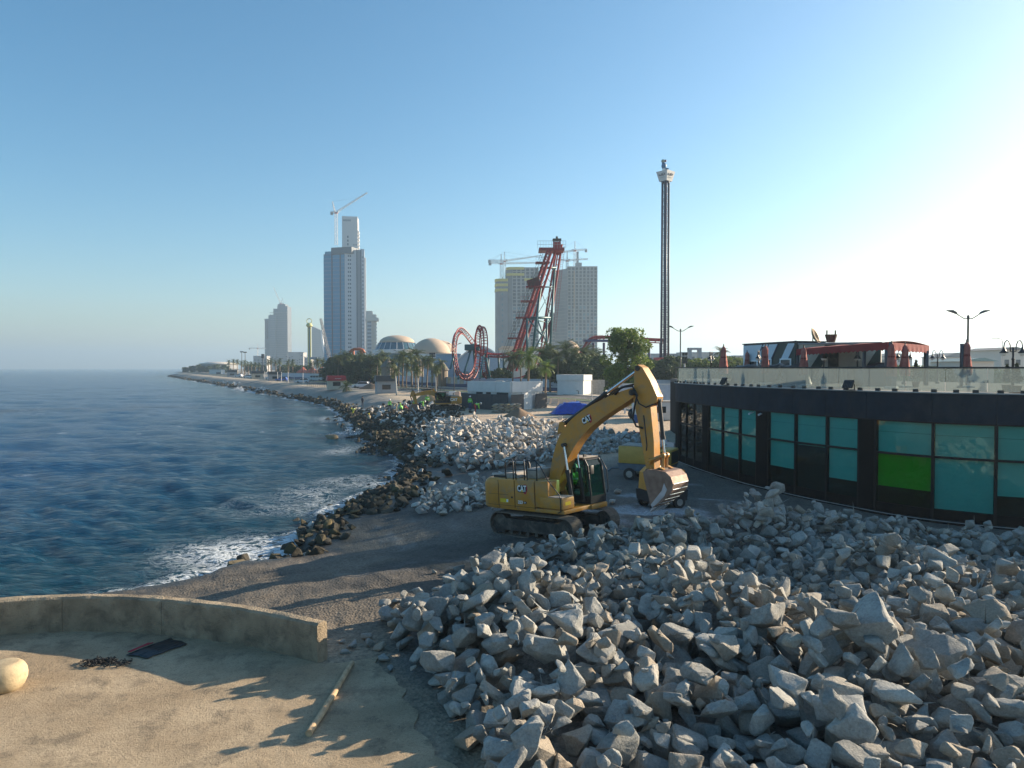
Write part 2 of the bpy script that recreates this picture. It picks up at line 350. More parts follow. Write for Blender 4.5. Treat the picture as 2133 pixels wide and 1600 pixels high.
def ground_mat():
    m = bpy.data.materials.new('ground_earth'); m.use_nodes = True; n = m.node_tree.nodes; l = m.node_tree.links; p = n['Principled BSDF']
    a = n.new('ShaderNodeAttribute'); a.attribute_name = 'Col'
    tc = n.new('ShaderNodeTexCoord')
    z1 = n.new('ShaderNodeTexNoise'); z1.inputs['Scale'].default_value = 9; z1.inputs['Detail'].default_value = 8; z1.inputs['Roughness'].default_value = 0.75
    z2 = n.new('ShaderNodeTexVoronoi'); z2.inputs['Scale'].default_value = 14
    l.new(tc.outputs['Object'], z1.inputs['Vector']); l.new(tc.outputs['Object'], z2.inputs['Vector'])
    r = n.new('ShaderNodeMapRange'); r.inputs[1].default_value = 0.3; r.inputs[2].default_value = 0.72; r.inputs[3].default_value = 0.55; r.inputs[4].default_value = 1.5
    l.new(z1.outputs['Fac'], r.inputs[0])
    r2 = n.new('ShaderNodeMapRange'); r2.inputs[1].default_value = 0; r2.inputs[2].default_value = 1; r2.inputs[3].default_value = 0.72; r2.inputs[4].default_value = 1.3
    l.new(z2.outputs['Color'], r2.inputs[0])
    v = n.new('ShaderNodeVectorMath'); v.operation = 'SCALE'; l.new(a.outputs['Color'], v.inputs[0]); l.new(r.outputs[0], v.inputs['Scale'])
    v2 = n.new('ShaderNodeVectorMath'); v2.operation = 'SCALE'; l.new(v.outputs[0], v2.inputs[0]); l.new(r2.outputs[0], v2.inputs['Scale'])
    l.new(v2.outputs[0], p.inputs['Base Color'])
    wt = n.new('ShaderNodeAttribute'); wt.attribute_name = 'wet'
    r3 = n.new('ShaderNodeMapRange'); r3.inputs[3].default_value = 0.92; r3.inputs[4].default_value = 0.45; l.new(wt.outputs['Fac'], r3.inputs[0]); l.new(r3.outputs[0], p.inputs['Roughness'])
    b = n.new('ShaderNodeBump'); b.inputs['Strength'].default_value = 0.6; b.inputs['Distance'].default_value = 0.045
    ad = n.new('ShaderNodeMath'); l.new(z1.outputs['Fac'], ad.inputs[0]); l.new(z2.outputs['Distance'], ad.inputs[1])
    l.new(ad.outputs[0], b.inputs['Height']); l.new(b.outputs[0], p.inputs['Normal'])
    return m
me.materials.append(ground_mat()); ground = obj('ground', me, None, 'structure')
# ================================================================== SEA
def waves(x, y, cell):
    rs = np.random.default_rng(11); z = np.zeros(x.shape)
    for i in range(52):
        lam = 0.5*1.075**i
        th = R(200)+rs.normal(0, 0.55)                    # running mostly towards the camera and the beach
        k = 2*PI/lam; amp = 0.0135*lam**0.62*(2.4 if lam < 1.6 else 1.3 if lam < 3 else .55)
        att = np.clip((lam/cell-2.2)/2.5, 0, 1)
        ph = k*(x*math.sin(th)+y*math.cos(th))+rs.uniform(0, 2*PI)+2.0*(fbm(x/lam/9, y/lam/9, 2, i)-.5)*1.6
        s = np.sin(ph); z += amp*att*(0.5*s*np.abs(s)+0.5*s+0.25*np.cos(2*ph))
    return z
CELL = np.maximum(RR*R(0.18), RR*0.0112); CELL[(TH < R(-46)) | (TH > R(46))] = 99
keep = (SD < 3.0)
WZ = np.zeros(GX.shape); mk = keep & (RR < 2500)
shal = np.clip(0.35+0.65*ss(0, -14, SD), 0.25, 1)
WZ[mk] = waves(GX[mk], GY[mk], CELL[mk])*shal[mk]
WS = warp(GX, GY, SD)
# breakers: crest rows along the shore
mb_ = keep & (RR < 700) & (SD > -30)
sx, sy, ssd = GX[mb_], GY[mb_], WS[mb_]
br = np.zeros(ssd.shape)
for k_, off in enumerate((0.8, 3.4, 7.5)):
    along = fbm(sx*0.12+k_*9, sy*0.12, 3, 91+k_)
    br = np.maximum(br, np.exp(-((-ssd-off-(along-.5)*2.4)/(0.55+0.12*k_))**2)*ss(0.52, 0.75, along)*(0.26, 0.12, 0.1)[k_])
WZ[mb_] += br
me, used = grid_mesh('sea', SEA+WZ, keep)
x_, y_, s_ = GX.ravel()[used], GY.ravel()[used], WS.ravel()[used]
fb = np.zeros(GX.shape); fb[mb_] = br/0.3; fb = fb.ravel()[used]
near_line = (1-ss(0.0, 1.3+1.5*ss(60, 200, y_), -s_))
surf = 0.75*ss(0.5, 0.68, fbm(x_*0.10+4, y_*0.10, 3, 71))*(1-ss(3, 11, -s_))
# lively surf zone below the excavator and by the far point
sz = np.exp(-((x_+11.5)/3.6)**2-((y_-30.8)/3.4)**2) + 0.55*np.exp(-((x_+16.5)/2.6)**2-((y_-68)/7)**2) + 0.22*np.exp(-((x_+12.5)/3.0)**2-((y_-46)/8)**2) + 0.75*np.exp(-((x_+12.5)/2.2)**2-((y_-24.8)/1.3)**2)
foam = np.clip(0.85*near_line+0.45*fb+surf*0.4+sz*0.8, 0, 1.25)
cap = ss(0.76, 0.86, fbm(x_*0.22, y_*0.3, 4, 83))*0.42*(1-ss(120, 400, y_))
vfl(me, 'foam', np.maximum(foam, cap)); vfl(me, 'shore', np.clip(-s_/30, 0, 1))
def sea_mat():
    m = bpy.data.materials.new('sea_water'); m.use_nodes = True; n = m.node_tree.nodes; l = m.node_tree.links; p = n['Principled BSDF']
    tc = n.new('ShaderNodeTexCoord')
    at = n.new('ShaderNodeAttribute'); at.attribute_name = 'foam'; sh = n.new('ShaderNodeAttribute'); sh.attribute_name = 'shore'
    mp = n.new('ShaderNodeMapping'); mp.inputs['Scale'].default_value = (1, 1, 0.3); l.new(tc.outputs['Object'], mp.inputs[0])
    f1 = n.new('ShaderNodeTexNoise'); f1.inputs['Scale'].default_value = 1.1; f1.inputs['Detail'].default_value = 9; f1.inputs['Roughness'].default_value = 0.68; f1.inputs['Distortion'].default_value = 1.6
    l.new(mp.outputs[0], f1.inputs['Vector'])
    # lacy foam: ridged noise thresholded by the foam amount
    sb = n.new('ShaderNodeMath'); sb.operation = 'SUBTRACT'; sb.inputs[1].default_value = 0.5; l.new(f1.outputs['Fac'], sb.inputs[0])
    ab = n.new('ShaderNodeMath'); ab.operation = 'ABSOLUTE'; l.new(sb.outputs[0], ab.inputs[0])
    th = n.new('ShaderNodeMath'); th.operation = 'MULTIPLY'; th.inputs[1].default_value = 0.085; l.new(at.outputs['Fac'], th.inputs[0])
    df = n.new('ShaderNodeMath'); df.operation = 'SUBTRACT'; l.new(th.outputs[0], df.inputs[0]); l.new(ab.outputs[0], df.inputs[1])
    fr = n.new('ShaderNodeMapRange'); fr.inputs[1].default_value = -0.03; fr.inputs[2].default_value = 0.05; l.new(df.outputs[0], fr.inputs[0])
    mu = n.new('ShaderNodeMath'); mu.operation = 'MULTIPLY'; l.new(fr.outputs[0], mu.inputs[0])
    gt = n.new('ShaderNodeMapRange'); gt.inputs[1].default_value = 0.10; gt.inputs[2].default_value = 0.6; l.new(at.outputs['Fac'], gt.inputs[0]); l.new(gt.outputs[0], mu.inputs[1])
    big = n.new('ShaderNodeTexNoise'); big.inputs['Scale'].default_value = 0.035; big.inputs['Detail'].default_value = 4; l.new(tc.outputs['Object'], big.inputs['Vector'])
    wc = n.new('ShaderNodeMix'); wc.data_type = 'RGBA'; wc.inputs[6].default_value = (0.005,0.042,0.066,1); wc.inputs[7].default_value = (0.003,0.050,0.135,1); l.new(sh.outputs['Fac'], wc.inputs[0])
    mx = n.new('ShaderNodeMix'); mx.data_type = 'RGBA'; mx.inputs[7].default_value = (0.72,0.76,0.78,1); l.new(mu.outputs[0], mx.inputs[0]); l.new(wc.outputs[2], mx.inputs[6]); l.new(mx.outputs[2], p.inputs['Base Color'])
    ro = n.new('ShaderNodeMapRange'); ro.inputs[3].default_value = 0.12; ro.inputs[4].default_value = 0.85; l.new(mu.outputs[0], ro.inputs[0]); l.new(ro.outputs[0], p.inputs['Roughness'])
    p.inputs['IOR'].default_value = 1.33; p.inputs['Specular IOR Level'].default_value = 0.1
    w1 = n.new('ShaderNodeTexNoise'); w1.inputs['Scale'].default_value = 1.5; w1.inputs['Detail'].default_value = 6; w1.inputs['Roughness'].default_value = 0.62; w1.inputs['Distortion'].default_value = 0.5
    m2 = n.new('ShaderNodeMapping'); m2.inputs['Rotation'].default_value = (0, 0, R(20)); m2.inputs['Scale'].default_value = (0.55, 1.3, 0.3); l.new(tc.outputs['Object'], m2.inputs[0]); l.new(m2.outputs[0], w1.inputs['Vector'])
    w2 = n.new('ShaderNodeTexNoise'); w2.inputs['Scale'].default_value = 0.16; w2.inputs['Detail'].default_value = 5; l.new(m2.outputs[0], w2.inputs['Vector'])
    b1 = n.new('ShaderNodeBump'); b1.inputs['Strength'].default_value = 0.9; b1.inputs['Distance'].default_value = 0.5; l.new(w1.outputs['Fac'], b1.inputs['Height'])
    b2 = n.new('ShaderNodeBump'); b2.inputs['Strength'].default_value = 0.25; b2.inputs['Distance'].default_value = 0.7; l.new(w2.outputs['Fac'], b2.inputs['Height']); l.new(b2.outputs[0], b1.inputs['Normal'])
    l.new(b1.outputs[0], p.inputs['Normal'])
    return m
me.materials.append(sea_mat()); sea = obj('sea', me, None, 'structure')
def gz(x, y):
    return float(height(np.array([float(x)]), np.array([float(y)]))[0])
# ================================================================== ROCKS
def rock_mesh(seed, detail=1, elong=1.0):
    r = np.random.default_rng(seed); rr = random.Random(seed)
    bm = bmesh.new(); ext = np.array([1.0, r.uniform(0.52, 0.92), r.uniform(0.34, 0.74)])
    n = r.integers(11, 17)
    for i in range(n):
        d = r.normal(size=3); d /= np.linalg.norm(d)
        d = np.sign(d)*np.abs(d)**r.uniform(0.45, 0.8); d /= max(0.75, np.abs(d).max()**0.6*np.linalg.norm(d)**0.4)
        bm.verts.new(d*ext*r.uniform(0.78, 1.05))
    h = bmesh.ops.convex_hull(bm, input=bm.verts)
    bmesh.ops.delete(bm, geom=[g for g in h['geom_interior'] if isinstance(g, bmesh.types.BMVert)], context='VERTS')
    bmesh.ops.dissolve_limit(bm, angle_limit=R(14), verts=bm.verts, edges=bm.edges)
    if detail:
        bmesh.ops.bevel(bm, geom=bm.edges[:], offset=0.085, segments=1 if detail == 1 else 2, affect='EDGES', profile=0.6)
        bmesh.ops.triangulate(bm, faces=bm.faces)
        for it in range(2 if detail > 1 else 0):
            bmesh.ops.subdivide_edges(bm, edges=[e for e in bm.edges if e.calc_length() > (0.33, 0.22)[it]], cuts=1, use_grid_fill=True)
            bmesh.ops.triangulate(bm, faces=bm.faces)
        P = np.array([v.co[:] for v in bm.verts])
        K = fbm(P[:, 0]*2.1+seed*3, P[:, 1]*2.1+P[:, 2]*1.7, 3, seed)-0.5
        K2 = np.abs(fbm(P[:, 0]*3.3+P[:, 2]*2.2+seed, P[:, 1]*3.3-P[:, 2]*1.3, 3, seed+7)-0.5)
        for v, k, k2 in zip(bm.verts, K, K2): v.co += v.co.normalized()*(k*0.15+(0.0 if detail < 2 else (k2*0.17-.03)))
    else:
        bmesh.ops.triangulate(bm, faces=bm.faces)
    bmesh.ops.recalc_face_normals(bm, faces=bm.faces)
    me = bpy.data.meshes.new('rock'); bm.to_mesh(me); bm.free()
    if detail:
        me.polygons.foreach_set('use_smooth', [True]*len(me.polygons)); me.set_sharp_from_angle(angle=R(30))
    return me
def rock_mat(name, c1, c2, c3, attr=None, spread=0.24):
    m = bpy.data.materials.new(name); m.use_nodes = True; n = m.node_tree.nodes; l = m.node_tree.links; p = n['Principled BSDF']
    tc = n.new('ShaderNodeTexCoord')
    if attr: s = n.new('ShaderNodeAttribute'); s.attribute_name = attr; src = s.outputs['Fac']; geo = n.new('ShaderNodeNewGeometry'); vec = geo.outputs['Position']
    else: s = n.new('ShaderNodeObjectInfo'); src = s.outputs['Random']; geo = n.new('ShaderNodeNewGeometry'); vec = geo.outputs['Position']
    z = n.new('ShaderNodeTexNoise'); z.inputs['Scale'].default_value = 2.4; z.inputs['Detail'].default_value = 7; z.inputs['Roughness'].default_value = 0.65; l.new(vec, z.inputs['Vector'])
    z2 = n.new('ShaderNodeTexNoise'); z2.inputs['Scale'].default_value = 22; z2.inputs['Detail'].default_value = 6; z2.inputs['Roughness'].default_value = 0.7; l.new(vec, z2.inputs['Vector'])
    a = n.new('ShaderNodeMix'); a.data_type = 'RGBA'; a.inputs[6].default_value = (*c1, 1); a.inputs[7].default_value = (*c2, 1)
    r1 = n.new('ShaderNodeMapRange'); r1.inputs[1].default_value = 0.36; r1.inputs[2].default_value = 0.64; l.new(z.outputs['Fac'], r1.inputs[0]); l.new(r1.outputs[0], a.inputs[0])
    # some stones are a third, rarer colour
    fm = n.new('ShaderNodeMath'); fm.operation = 'MULTIPLY'; fm.inputs[1].default_value = 13.7; l.new(src, fm.inputs[0])
    fr = n.new('ShaderNodeMath'); fr.operation = 'FRACT'; l.new(fm.outputs[0], fr.inputs[0])
    rg = n.new('ShaderNodeMapRange'); rg.inputs[1].default_value = 0.74; rg.inputs[2].default_value = 1.0; rg.inputs[4].default_value = 0.8; l.new(fr.outputs[0], rg.inputs[0])
    b = n.new('ShaderNodeMix'); b.data_type = 'RGBA'; b.inputs[7].default_value = (*c3, 1); l.new(rg.outputs[0], b.inputs[0]); l.new(a.outputs[2], b.inputs[6])
    hv = n.new('ShaderNodeHueSaturation'); mr = n.new('ShaderNodeMapRange'); mr.inputs[3].default_value = 1-spread; mr.inputs[4].default_value = 1+spread; l.new(src, mr.inputs[0]); l.new(mr.outputs[0], hv.inputs['Value']); l.new(b.outputs[2], hv.inputs['Color'])
    sp = n.new('ShaderNodeMapRange'); sp.inputs[1].default_value = 0.3; sp.inputs[2].default_value = 0.7; sp.inputs[3].default_value = 0.75; sp.inputs[4].default_value = 1.22; l.new(z2.outputs['Fac'], sp.inputs[0])
    v = n.new('ShaderNodeVectorMath'); v.operation = 'SCALE'; l.new(hv.outputs[0], v.inputs[0]); l.new(sp.outputs[0], v.inputs['Scale']); l.new(v.outputs[0], p.inputs['Base Color'])
    p.inputs['Roughness'].default_value = 0.9; p.inputs['Specular IOR Level'].default_value = 0.25
    bp = n.new('ShaderNodeBump'); bp.inputs['Strength'].default_value = 0.7; bp.inputs['Distance'].default_value = 0.045; l.new(z2.outputs['Fac'], bp.inputs['Height'])
    b2 = n.new('ShaderNodeBump'); b2.inputs['Strength'].default_value = 0.55; b2.inputs['Distance'].default_value = 0.16; l.new(z.outputs['Fac'], b2.inputs['Height']); l.new(b2.outputs[0], bp.inputs['Normal']); l.new(bp.outputs[0], p.inputs['Normal'])
    return m
PALE = ((0.26,0.265,0.25), (0.41,0.40,0.36), (0.35,0.28,0.20))
M_rock = rock_mat('quarry_stone', *PALE); M_rocks = rock_mat('quarry_stone_heap', *PALE, attr='tone')
GREY = ((0.42,0.40,0.375), (0.56,0.53,0.48), (0.48,0.40,0.31))
M_mid = rock_mat('pale_stone', *GREY); M_mids = rock_mat('pale_stone_heap', *GREY, attr='tone')
DARK = ((0.038,0.037,0.031), (0.085,0.076,0.058), (0.15,0.12,0.06))
M_dark = rock_mat('shore_stone', *DARK, spread=0.4); M_darks = rock_mat('shore_stone_heap', *DARK, attr='tone', spread=0.4)
ROCKS = [rock_mesh(100+i, 2) for i in range(26)]
ROCK1 = [rock_mesh(200+i, 1) for i in range(14)]
ROCK0 = [rock_mesh(300+i, 0) for i in range(14)]
def mdat(me):
    v = np.empty(len(me.vertices)*3); me.vertices.foreach_get('co', v); me.calc_loop_triangles()
    t = np.empty(len(me.loop_triangles)*3, np.int32); me.loop_triangles.foreach_get('vertices', t); return v.reshape(-1, 3), t.reshape(-1, 3)
ROCKS1 = [rock_mesh(100+i, 1) for i in range(26)]
D2 = [mdat(m) for m in ROCKS1]; D1 = [mdat(m) for m in ROCK1]; D0 = [mdat(m) for m in ROCK0]
def heap(name, items, data, material, smooth=False):
    """items: (variant, loc, 3x3) -> ONE stuff mesh with a per-rock tone"""
    V = []; T = []; A = []; o = 0
    for (k, loc, M) in items:
        v, t = data[k % len(data)]; V.append(v @ np.array(M).T + np.array(loc)); T.append(t+o); A.append(np.full(len(v), RNG.random())); o += len(v)
    V = np.concatenate(V); T = np.concatenate(T)
    me = bpy.data.meshes.new(name); me.from_pydata(V.tolist(), [], T.tolist())
    vfl(me, 'tone', np.concatenate(A)); me.materials.append(material)
    if smooth: me.polygons.foreach_set('use_smooth', [True]*len(me.polygons)); me.set_sharp_from_angle(angle=R(24))
    return obj(name, me, None, 'stuff')
class Field:
    """drops stones one by one onto a raster height map"""
    def __init__(s, x0, x1, y0, y1, c):
        s.x0, s.y0, s.c = x0, y0, c; xs = np.arange(x0, x1, c); ys = np.arange(y0, y1, c)
        s.X, s.Y = np.meshgrid(xs, ys); s.H = height(s.X, s.Y); s.B = s.H.copy()
    def drop(s, x, y, hull, nest=72):
        """hull: rotated verts of the stone; returns z of its centre"""
        c = s.c; r = np.abs(hull[:, :2]).max(0)
        i0 = int((x-r[0]-s.x0)/c); i1 = int((x+r[0]-s.x0)/c)+1; j0 = int((y-r[1]-s.y0)/c); j1 = int((y+r[1]-s.y0)/c)+1
        if i0 < 0 or j0 < 0 or i1 >= s.H.shape[1] or j1 >= s.H.shape[0]: return None
        gx = s.X[j0:j1, i0:i1]-x; gy = s.Y[j0:j1, i0:i1]-y
        rx, ry = r[0]*0.92, r[1]*0.92; e = (gx/rx)**2+(gy/ry)**2; m = e < 1
        if not m.any(): return None
        q = np.sqrt(np.clip(1-e, 0, 1))**0.7; lo, hi = -hull[:, 2].min(), hull[:, 2].max()
        z = np.percentile((s.H[j0:j1, i0:i1]+lo*q)[m], nest)
        s.H[j0:j1, i0:i1] = np.where(m, np.maximum(s.H[j0:j1, i0:i1], z+hi*q*0.95), s.H[j0:j1, i0:i1]); return z
def rand_rot(flat=0.55):
    e = Euler((RNG.normal(0, flat), RNG.normal(0, flat), RNG.uniform(0, 2*PI))); return np.array(e.to_matrix())
# ---- near heap
fld = Field(-6, 26, 8, 31, 0.07)
bld_clear = None
def in_near(x, y):
    # left edge against the platform and yard, building line on the right
    if y < 11: edge = -0.3
    elif y < 18.6: edge = -0.3-(y-11)*0.42
    else: edge = np.interp(y, [18.6, 19.2, 20.0, 21.6, 22.3, 22.9, 24.0, 25.6, 26.6, 27.4], [-1.5, 1.4, 2.9, 3.2, 0.8, -1.0, -0.2, 2.6, 5.2, 6.6])
    if x < edge: return False
    lim = np.interp(x, [4.5, 6.5, 9, 11, 13, 15, 17, 20, 26], [26.4, 27.8, 29.6, 29.4, 28.4, 26.8, 25.6, 24.8, 24.4])
    return y < lim
near = []
def try_rock(x, y, s, k, nest=72, M=None, force=False):
    if M is None: M = rand_rot()
    S = M*s; hull = D2[k][0] @ S.T
    tgt = max(float(piles(np.array([x]), np.array([y]), PILES)[0])-0.10, 0.04)
    ix = int((x-fld.x0)/fld.c); iy = int((y-fld.y0)/fld.c)
    if not force and fld.H[iy, ix]+0.5*s > tgt+0.16: return
    z = fld.drop(x, y, hull, nest)
    if z is None: return
    near.append((k, (x, y, z), M, s))
# leading big slabs where the photograph shows them
BIG = [(1490,1340,14.6,0.62),(1590,1350,14.7,0.70),(1760,1370,14.0,0.80),(1800,1400,13.6,0.78),(1940,1410,13.4,0.80),(1650,1480,12.6,0.66),(1740,1545,12.2,0.62),(1410,1325,15.0,0.62),(1180,1310,15.0,0.60),(1000,1290,16.0,0.62),(1120,1215,17.2,0.52),(1230,1400,14.0,0.5),(1760,1100,24.2,0.78),(1960,1215,19.5,0.75),(1710,1260,18.0,0.6),(2050,1340,15.2,0.7),(1630,1570,12.2,0.6),(1330,1570,11.9,0.42),(1450,1500,12.8,0.45),(2080,1500,12.4,0.6),(1860,1560,12.0,0.55),(1100,1460,13.2,0.42),(950,1480,13.6,0.42),(1390,1270,16.4,0.55),(2000,1160,21.5,0.7)]
def scatter(steps):
    for (tries, lo, hi) in steps:
        for i in range(tries):
            y = RNG.uniform(9.2, 28.8); x = RNG.uniform(-4.6, min(25, 2+0.80*y))
            if in_near(x, y): try_rock(x, y, RNG.uniform(lo, hi)*(1.0 if y < 19 else .85), int(RNG.integers(26)))
scatter(((700, 0.32, 0.50), (2600, 0.24, 0.40), (3200, 0.17, 0.30)))
for i, (px, py, d, s) in enumerate(BIG):
    p = W(px, py, d); k = (i*5+3) % 26; M = np.array(Euler((RNG.normal(0.3, .2), RNG.normal(0, .2), RNG.uniform(0, 2*PI))).to_matrix())
    try_rock(p.x, p.y, s*(.66 if d > 17 else .76), k, 35, M, True)
scatter(((3500, 0.12, 0.20), (4500, 0.07, 0.13)))
# loose stones around the heap
for (px, py, s) in [(712,1337,.10),(730,1345,.2),(718,1358,.15),(765,1330,.16),(800,1290,.26),(828,1286,.2),(850,1305,.15),(905,1185,.10),(925,1205,.06),(918,1222,.05),(912,1236,.05),(955,1180,.24),(985,1185,.12),(815,1395,.14),(800,1375,.2),(860,1400,.13),(870,1370,.22),(770,1345,.16),(790,1350,.2)]:
    p = G(px, py, 0); k = int(RNG.integers(26)); M = rand_rot(0.3); z = fld.drop(p.x, p.y, D2[k][0] @ (M*s).T, 40)
    if z is not None: near.append((k, (p.x, p.y, z), M, s))
print('near rocks', len(near))
# visible prominence: size over distance, weighted by how far it stands above what was dropped later
def prom(it):
    k, (x, y, z), M, s = it
    ix = int((x-fld.x0)/fld.c); iy = int((y-fld.y0)/fld.c); buried = max(0, fld.H[iy, ix]-(z+s*0.75))
    if abs(x)/y > 0.74 or y < 10.5: return 0
    return s/y*math.exp(-buried*7)
order = sorted(range(len(near)), key=lambda i: -prom(near[i]))
top = set(order[:300])
RG = 'quarried boulders in the heaps before the glass building'
def rock_label(px, py, s, y, k):
    v = D2[k][0]; e = np.sort(v.max(0)-v.min(0)); shp = 'flat slab-like' if e[0]/e[2] < .42 else 'long' if e[1]/e[2] < .62 else 'blocky' if e[0]/e[2] > .62 else 'angular'
    big = 'huge' if s > .58 else 'large' if s > .4 else 'medium' if s > .28 else 'small' if s > .18 else 'tiny'
    col = ('at the left edge' if px < 900 else 'left of the cab line' if px < 1080 else 'below the cab' if px < 1260 else 'below the bucket' if px < 1450 else 'right of the bucket' if px < 1600 else 'below the middle windows' if px < 1800 else 'below the green window' if px < 1950 else 'at the right edge')
    row = ('very front of the heap' if y < 12.2 else 'front slope of the heap' if y < 14 else 'upper front slope of the heap' if y < 16 else 'crest of the heap' if y < 18.5 else 'heap behind the crest' if y < 22 else 'rear stones near building')
    return f'{big} {shp} grey boulder {col}, {row}'
rest = []
for i, (k, loc, M, s) in enumerate(near):
    if i in top:
        o = obj('boulder', ROCKS[k]); 
        if not ROCKS[k].materials: ROCKS[k].materials.append(M_rock)
        o.matrix_world = Matrix.Translation(loc) @ Matrix([list(q) for q in M]).to_4x4() @ Matrix.Scale(s, 4)
        v = Vector(loc)-Vector((0, 0, CAMH)); cz = v.dot(_fw); px = 1066.5+F*v.x/cz; py = 800-F*v.dot(_up)/cz
        tag(o, rock_label(px, py, s, loc[1], k), 'boulder', RG)
    else: rest.append((k, loc, M*s))
heap('loose_rocks', rest, D2, M_rocks, True)
# ---- pale heap behind the excavator
fld2 = Field(-16, 16, 30, 86, 0.12); mid = []
for (tries, lo, hi) in ((1500, 0.30, 0.5), (5200, 0.18, 0.36), (4200, 0.10, 0.22)):
    for i in range(tries):
        y = RNG.uniform(33, 80); x = RNG.uniform(-12, 13)
        t = .78*float(piles(np.array([x]), np.array([y]), MIDP)[0])
        if t <= 0.02 and (RNG.random() > 0.012 or x > 6): continue
        k = int(RNG.integers(14)); M = rand_rot(); s = RNG.uniform(lo, hi)*(0.8 if y < 45 else 1)
        if fld2.H[int((y-30)/.12), int((x+16)/.12)] > float(zin(y))+max(t, .2)+0.1: continue
        z = fld2.drop(x, y, D1[k][0] @ (M*s).T)
        if z is not None: mid.append((k, (x, y, z), M, s))
def prom2(it):
    k, (x, y, z), M, s = it; b = max(0, fld2.H[int((y-30)/.12), int((x+16)/.12)]-(z+s*.75)); return s/y*math.exp(-b*7)
order = sorted(range(len(mid)), key=lambda i: -prom2(mid[i])); top = set(order[:150]); rest = []
for i, (k, loc, M, s) in enumerate(mid):
    if i in top:
        if not ROCK1[k].materials: ROCK1[k].materials.append(M_mid)
        o = obj('pale_boulder', ROCK1[k]); o.matrix_world = Matrix.Translation(loc) @ Matrix([list(q) for q in M]).to_4x4() @ Matrix.Scale(s, 4)
        q = 1066.5+F*loc[0]/loc[1]; wd_ = 'large' if s > .38 else 'medium' if s > .28 else 'small'
        tag(o, f'{wd_} whitish boulder in the small heap just left of the excavator' if loc[1] < 45 else f'{wd_} whitish boulder in the long pale heap, ' + ('its left end' if q < 980 else 'left of centre' if q < 1060 else 'above the excavator deck' if q < 1150 else 'its right end by the boom')+(', lower edge' if loc[1] < 55 else ', upper part'), 'boulder', 'pale boulders behind the excavator')
    else: rest.append((k, loc, M*s))
heap('pale_rubble', rest, D1, M_mids, True)
print('mid rocks', len(mid))
# ---- dark armour stones along the water
shore = []
def along(i0, i1, n, off, spread, lo, hi):
    seg = SH[i0:i1]; L = np.concatenate([[0], np.cumsum(np.hypot(*np.diff(seg, axis=0).T))])
    for i in range(n):
        t = RNG.uniform(0, L[-1]); x = np.interp(t, L, seg[:, 0]); y = np.interp(t, L, seg[:, 1])
        j = min(np.searchsorted(L, t), len(seg)-1); d = seg[j]-seg[j-1]; d = d/np.hypot(*d); nn = np.array([d[1], -d[0]])
        o = RNG.normal(off, spread); s = RNG.uniform(lo, hi); shore.append((x+nn[0]*o, y+nn[1]*o, s))
I0 = 5
along(I0+4, I0+8, 70, 0.5, .8, .2, .5); along(I0+7, I0+12, 420, 1.0, 1.1, .16, .48); along(I0+11, I0+16, 800, 1.9, 1.9, .2, .62)
along(I0+15, I0+19, 420, .8, .9, .22, .6); along(I0+18, I0+24, 650, 0.4, 1.0, .3, .8)
# rubble field where the men work
for i in range(2300):
    px = RNG.uniform(735, 1000); py = RNG.uniform(846, 908); p = G(px, py, 0.2)
    if not (0.0 < (px-735)/265-(py-846)/62*0.12+RNG.normal(0, .05) < 0.93-0.35*(py-846)/62): continue
    if py < 852+RNG.normal(0, 5)+max(0, (px-900)*.12): continue
    shore.append((p.x, p.y, RNG.uniform(.16, .5)))
xs = np.array([s[0] for s in shore]); ys = np.array([s[1] for s in shore]); zs = height(xs, ys)
items = []; pick = []
for i, (x, y, s) in enumerate(shore):
    if zs[i] < SEA-1.0: continue
    z = max(zs[i], SEA-0.15)+s*RNG.uniform(-.1, .3); M = rand_rot()
    items.append((i, (x, y, z), M, s))
order = sorted(range(len(items)), key=lambda i: -items[i][3]/items[i][1][1]); top = set(order[:110]); dk = []; lt = []
ROCKD = [m.copy() for m in ROCK1]
for m in ROCKD: m.materials.clear(); m.materials.append(M_dark)
for j, (k, loc, M, s) in enumerate(items):
    if j in top:
        o = obj('shore_boulder', ROCKD[k % 14]); o.matrix_world = Matrix.Translation(loc) @ Matrix([list(q) for q in M]).to_4x4() @ Matrix.Scale(s, 4)
        q = 1066.5+F*loc[0]/loc[1]; wd_ = 'large' if s > .5 else 'medium' if s > .38 else 'small'
        tag(o, f'{wd_} dark wet boulder at the water line, ' + ('near the gravel spit' if loc[1] < 33 else 'below the surf pair of upright stones' if loc[1] < 38 else 'left of the excavator tail' if loc[1] < 48 else 'where the shore bends' if loc[1] < 62 else 'along the far curve'), 'boulder', 'dark boulders along the water')
    else:
        (lt if (RNG.random() < 0.33 and loc[1] > 78 and loc[1] < 125 and loc[2] > -0.6) else dk).append((k, loc, M*s))
heap('shore_rubble', dk, D0, M_darks); heap('grey_rubble', lt, D0, M_mids)
# two upright rounded stones and a washed boulder in the surf
for (px, py, s, lab, zz) in [(706,1072,.42,'upright rounded ochre boulder at the surf edge, left of a pair',1.25),(722,1070,.40,'upright rounded ochre boulder at the surf edge, right of a pair',1.2),(494,1176,.42,'lone dark boulder standing in surf off the gravel spit',.8),(690,905,1.1,'flat brown reef rock awash in white foam',.35)]:
    p = G(px, py+8, SEA+0.1); k = 3 if px != 690 else 7; me = ROCK1[k].copy(); me.materials.clear(); me.materials.append(mat('ochre_stone', (0.20,0.155,0.085), .85, var=.35, bump=.5))
    o = obj('shore_boulder', me); o.location = (p.x, p.y, p.z+s*zz*.4); o.scale = (s*(1 if px != 690 else 1.6), s, s*zz*1.5); o.rotation_euler = (0.1, 0, px); tag(o, lab, 'boulder')
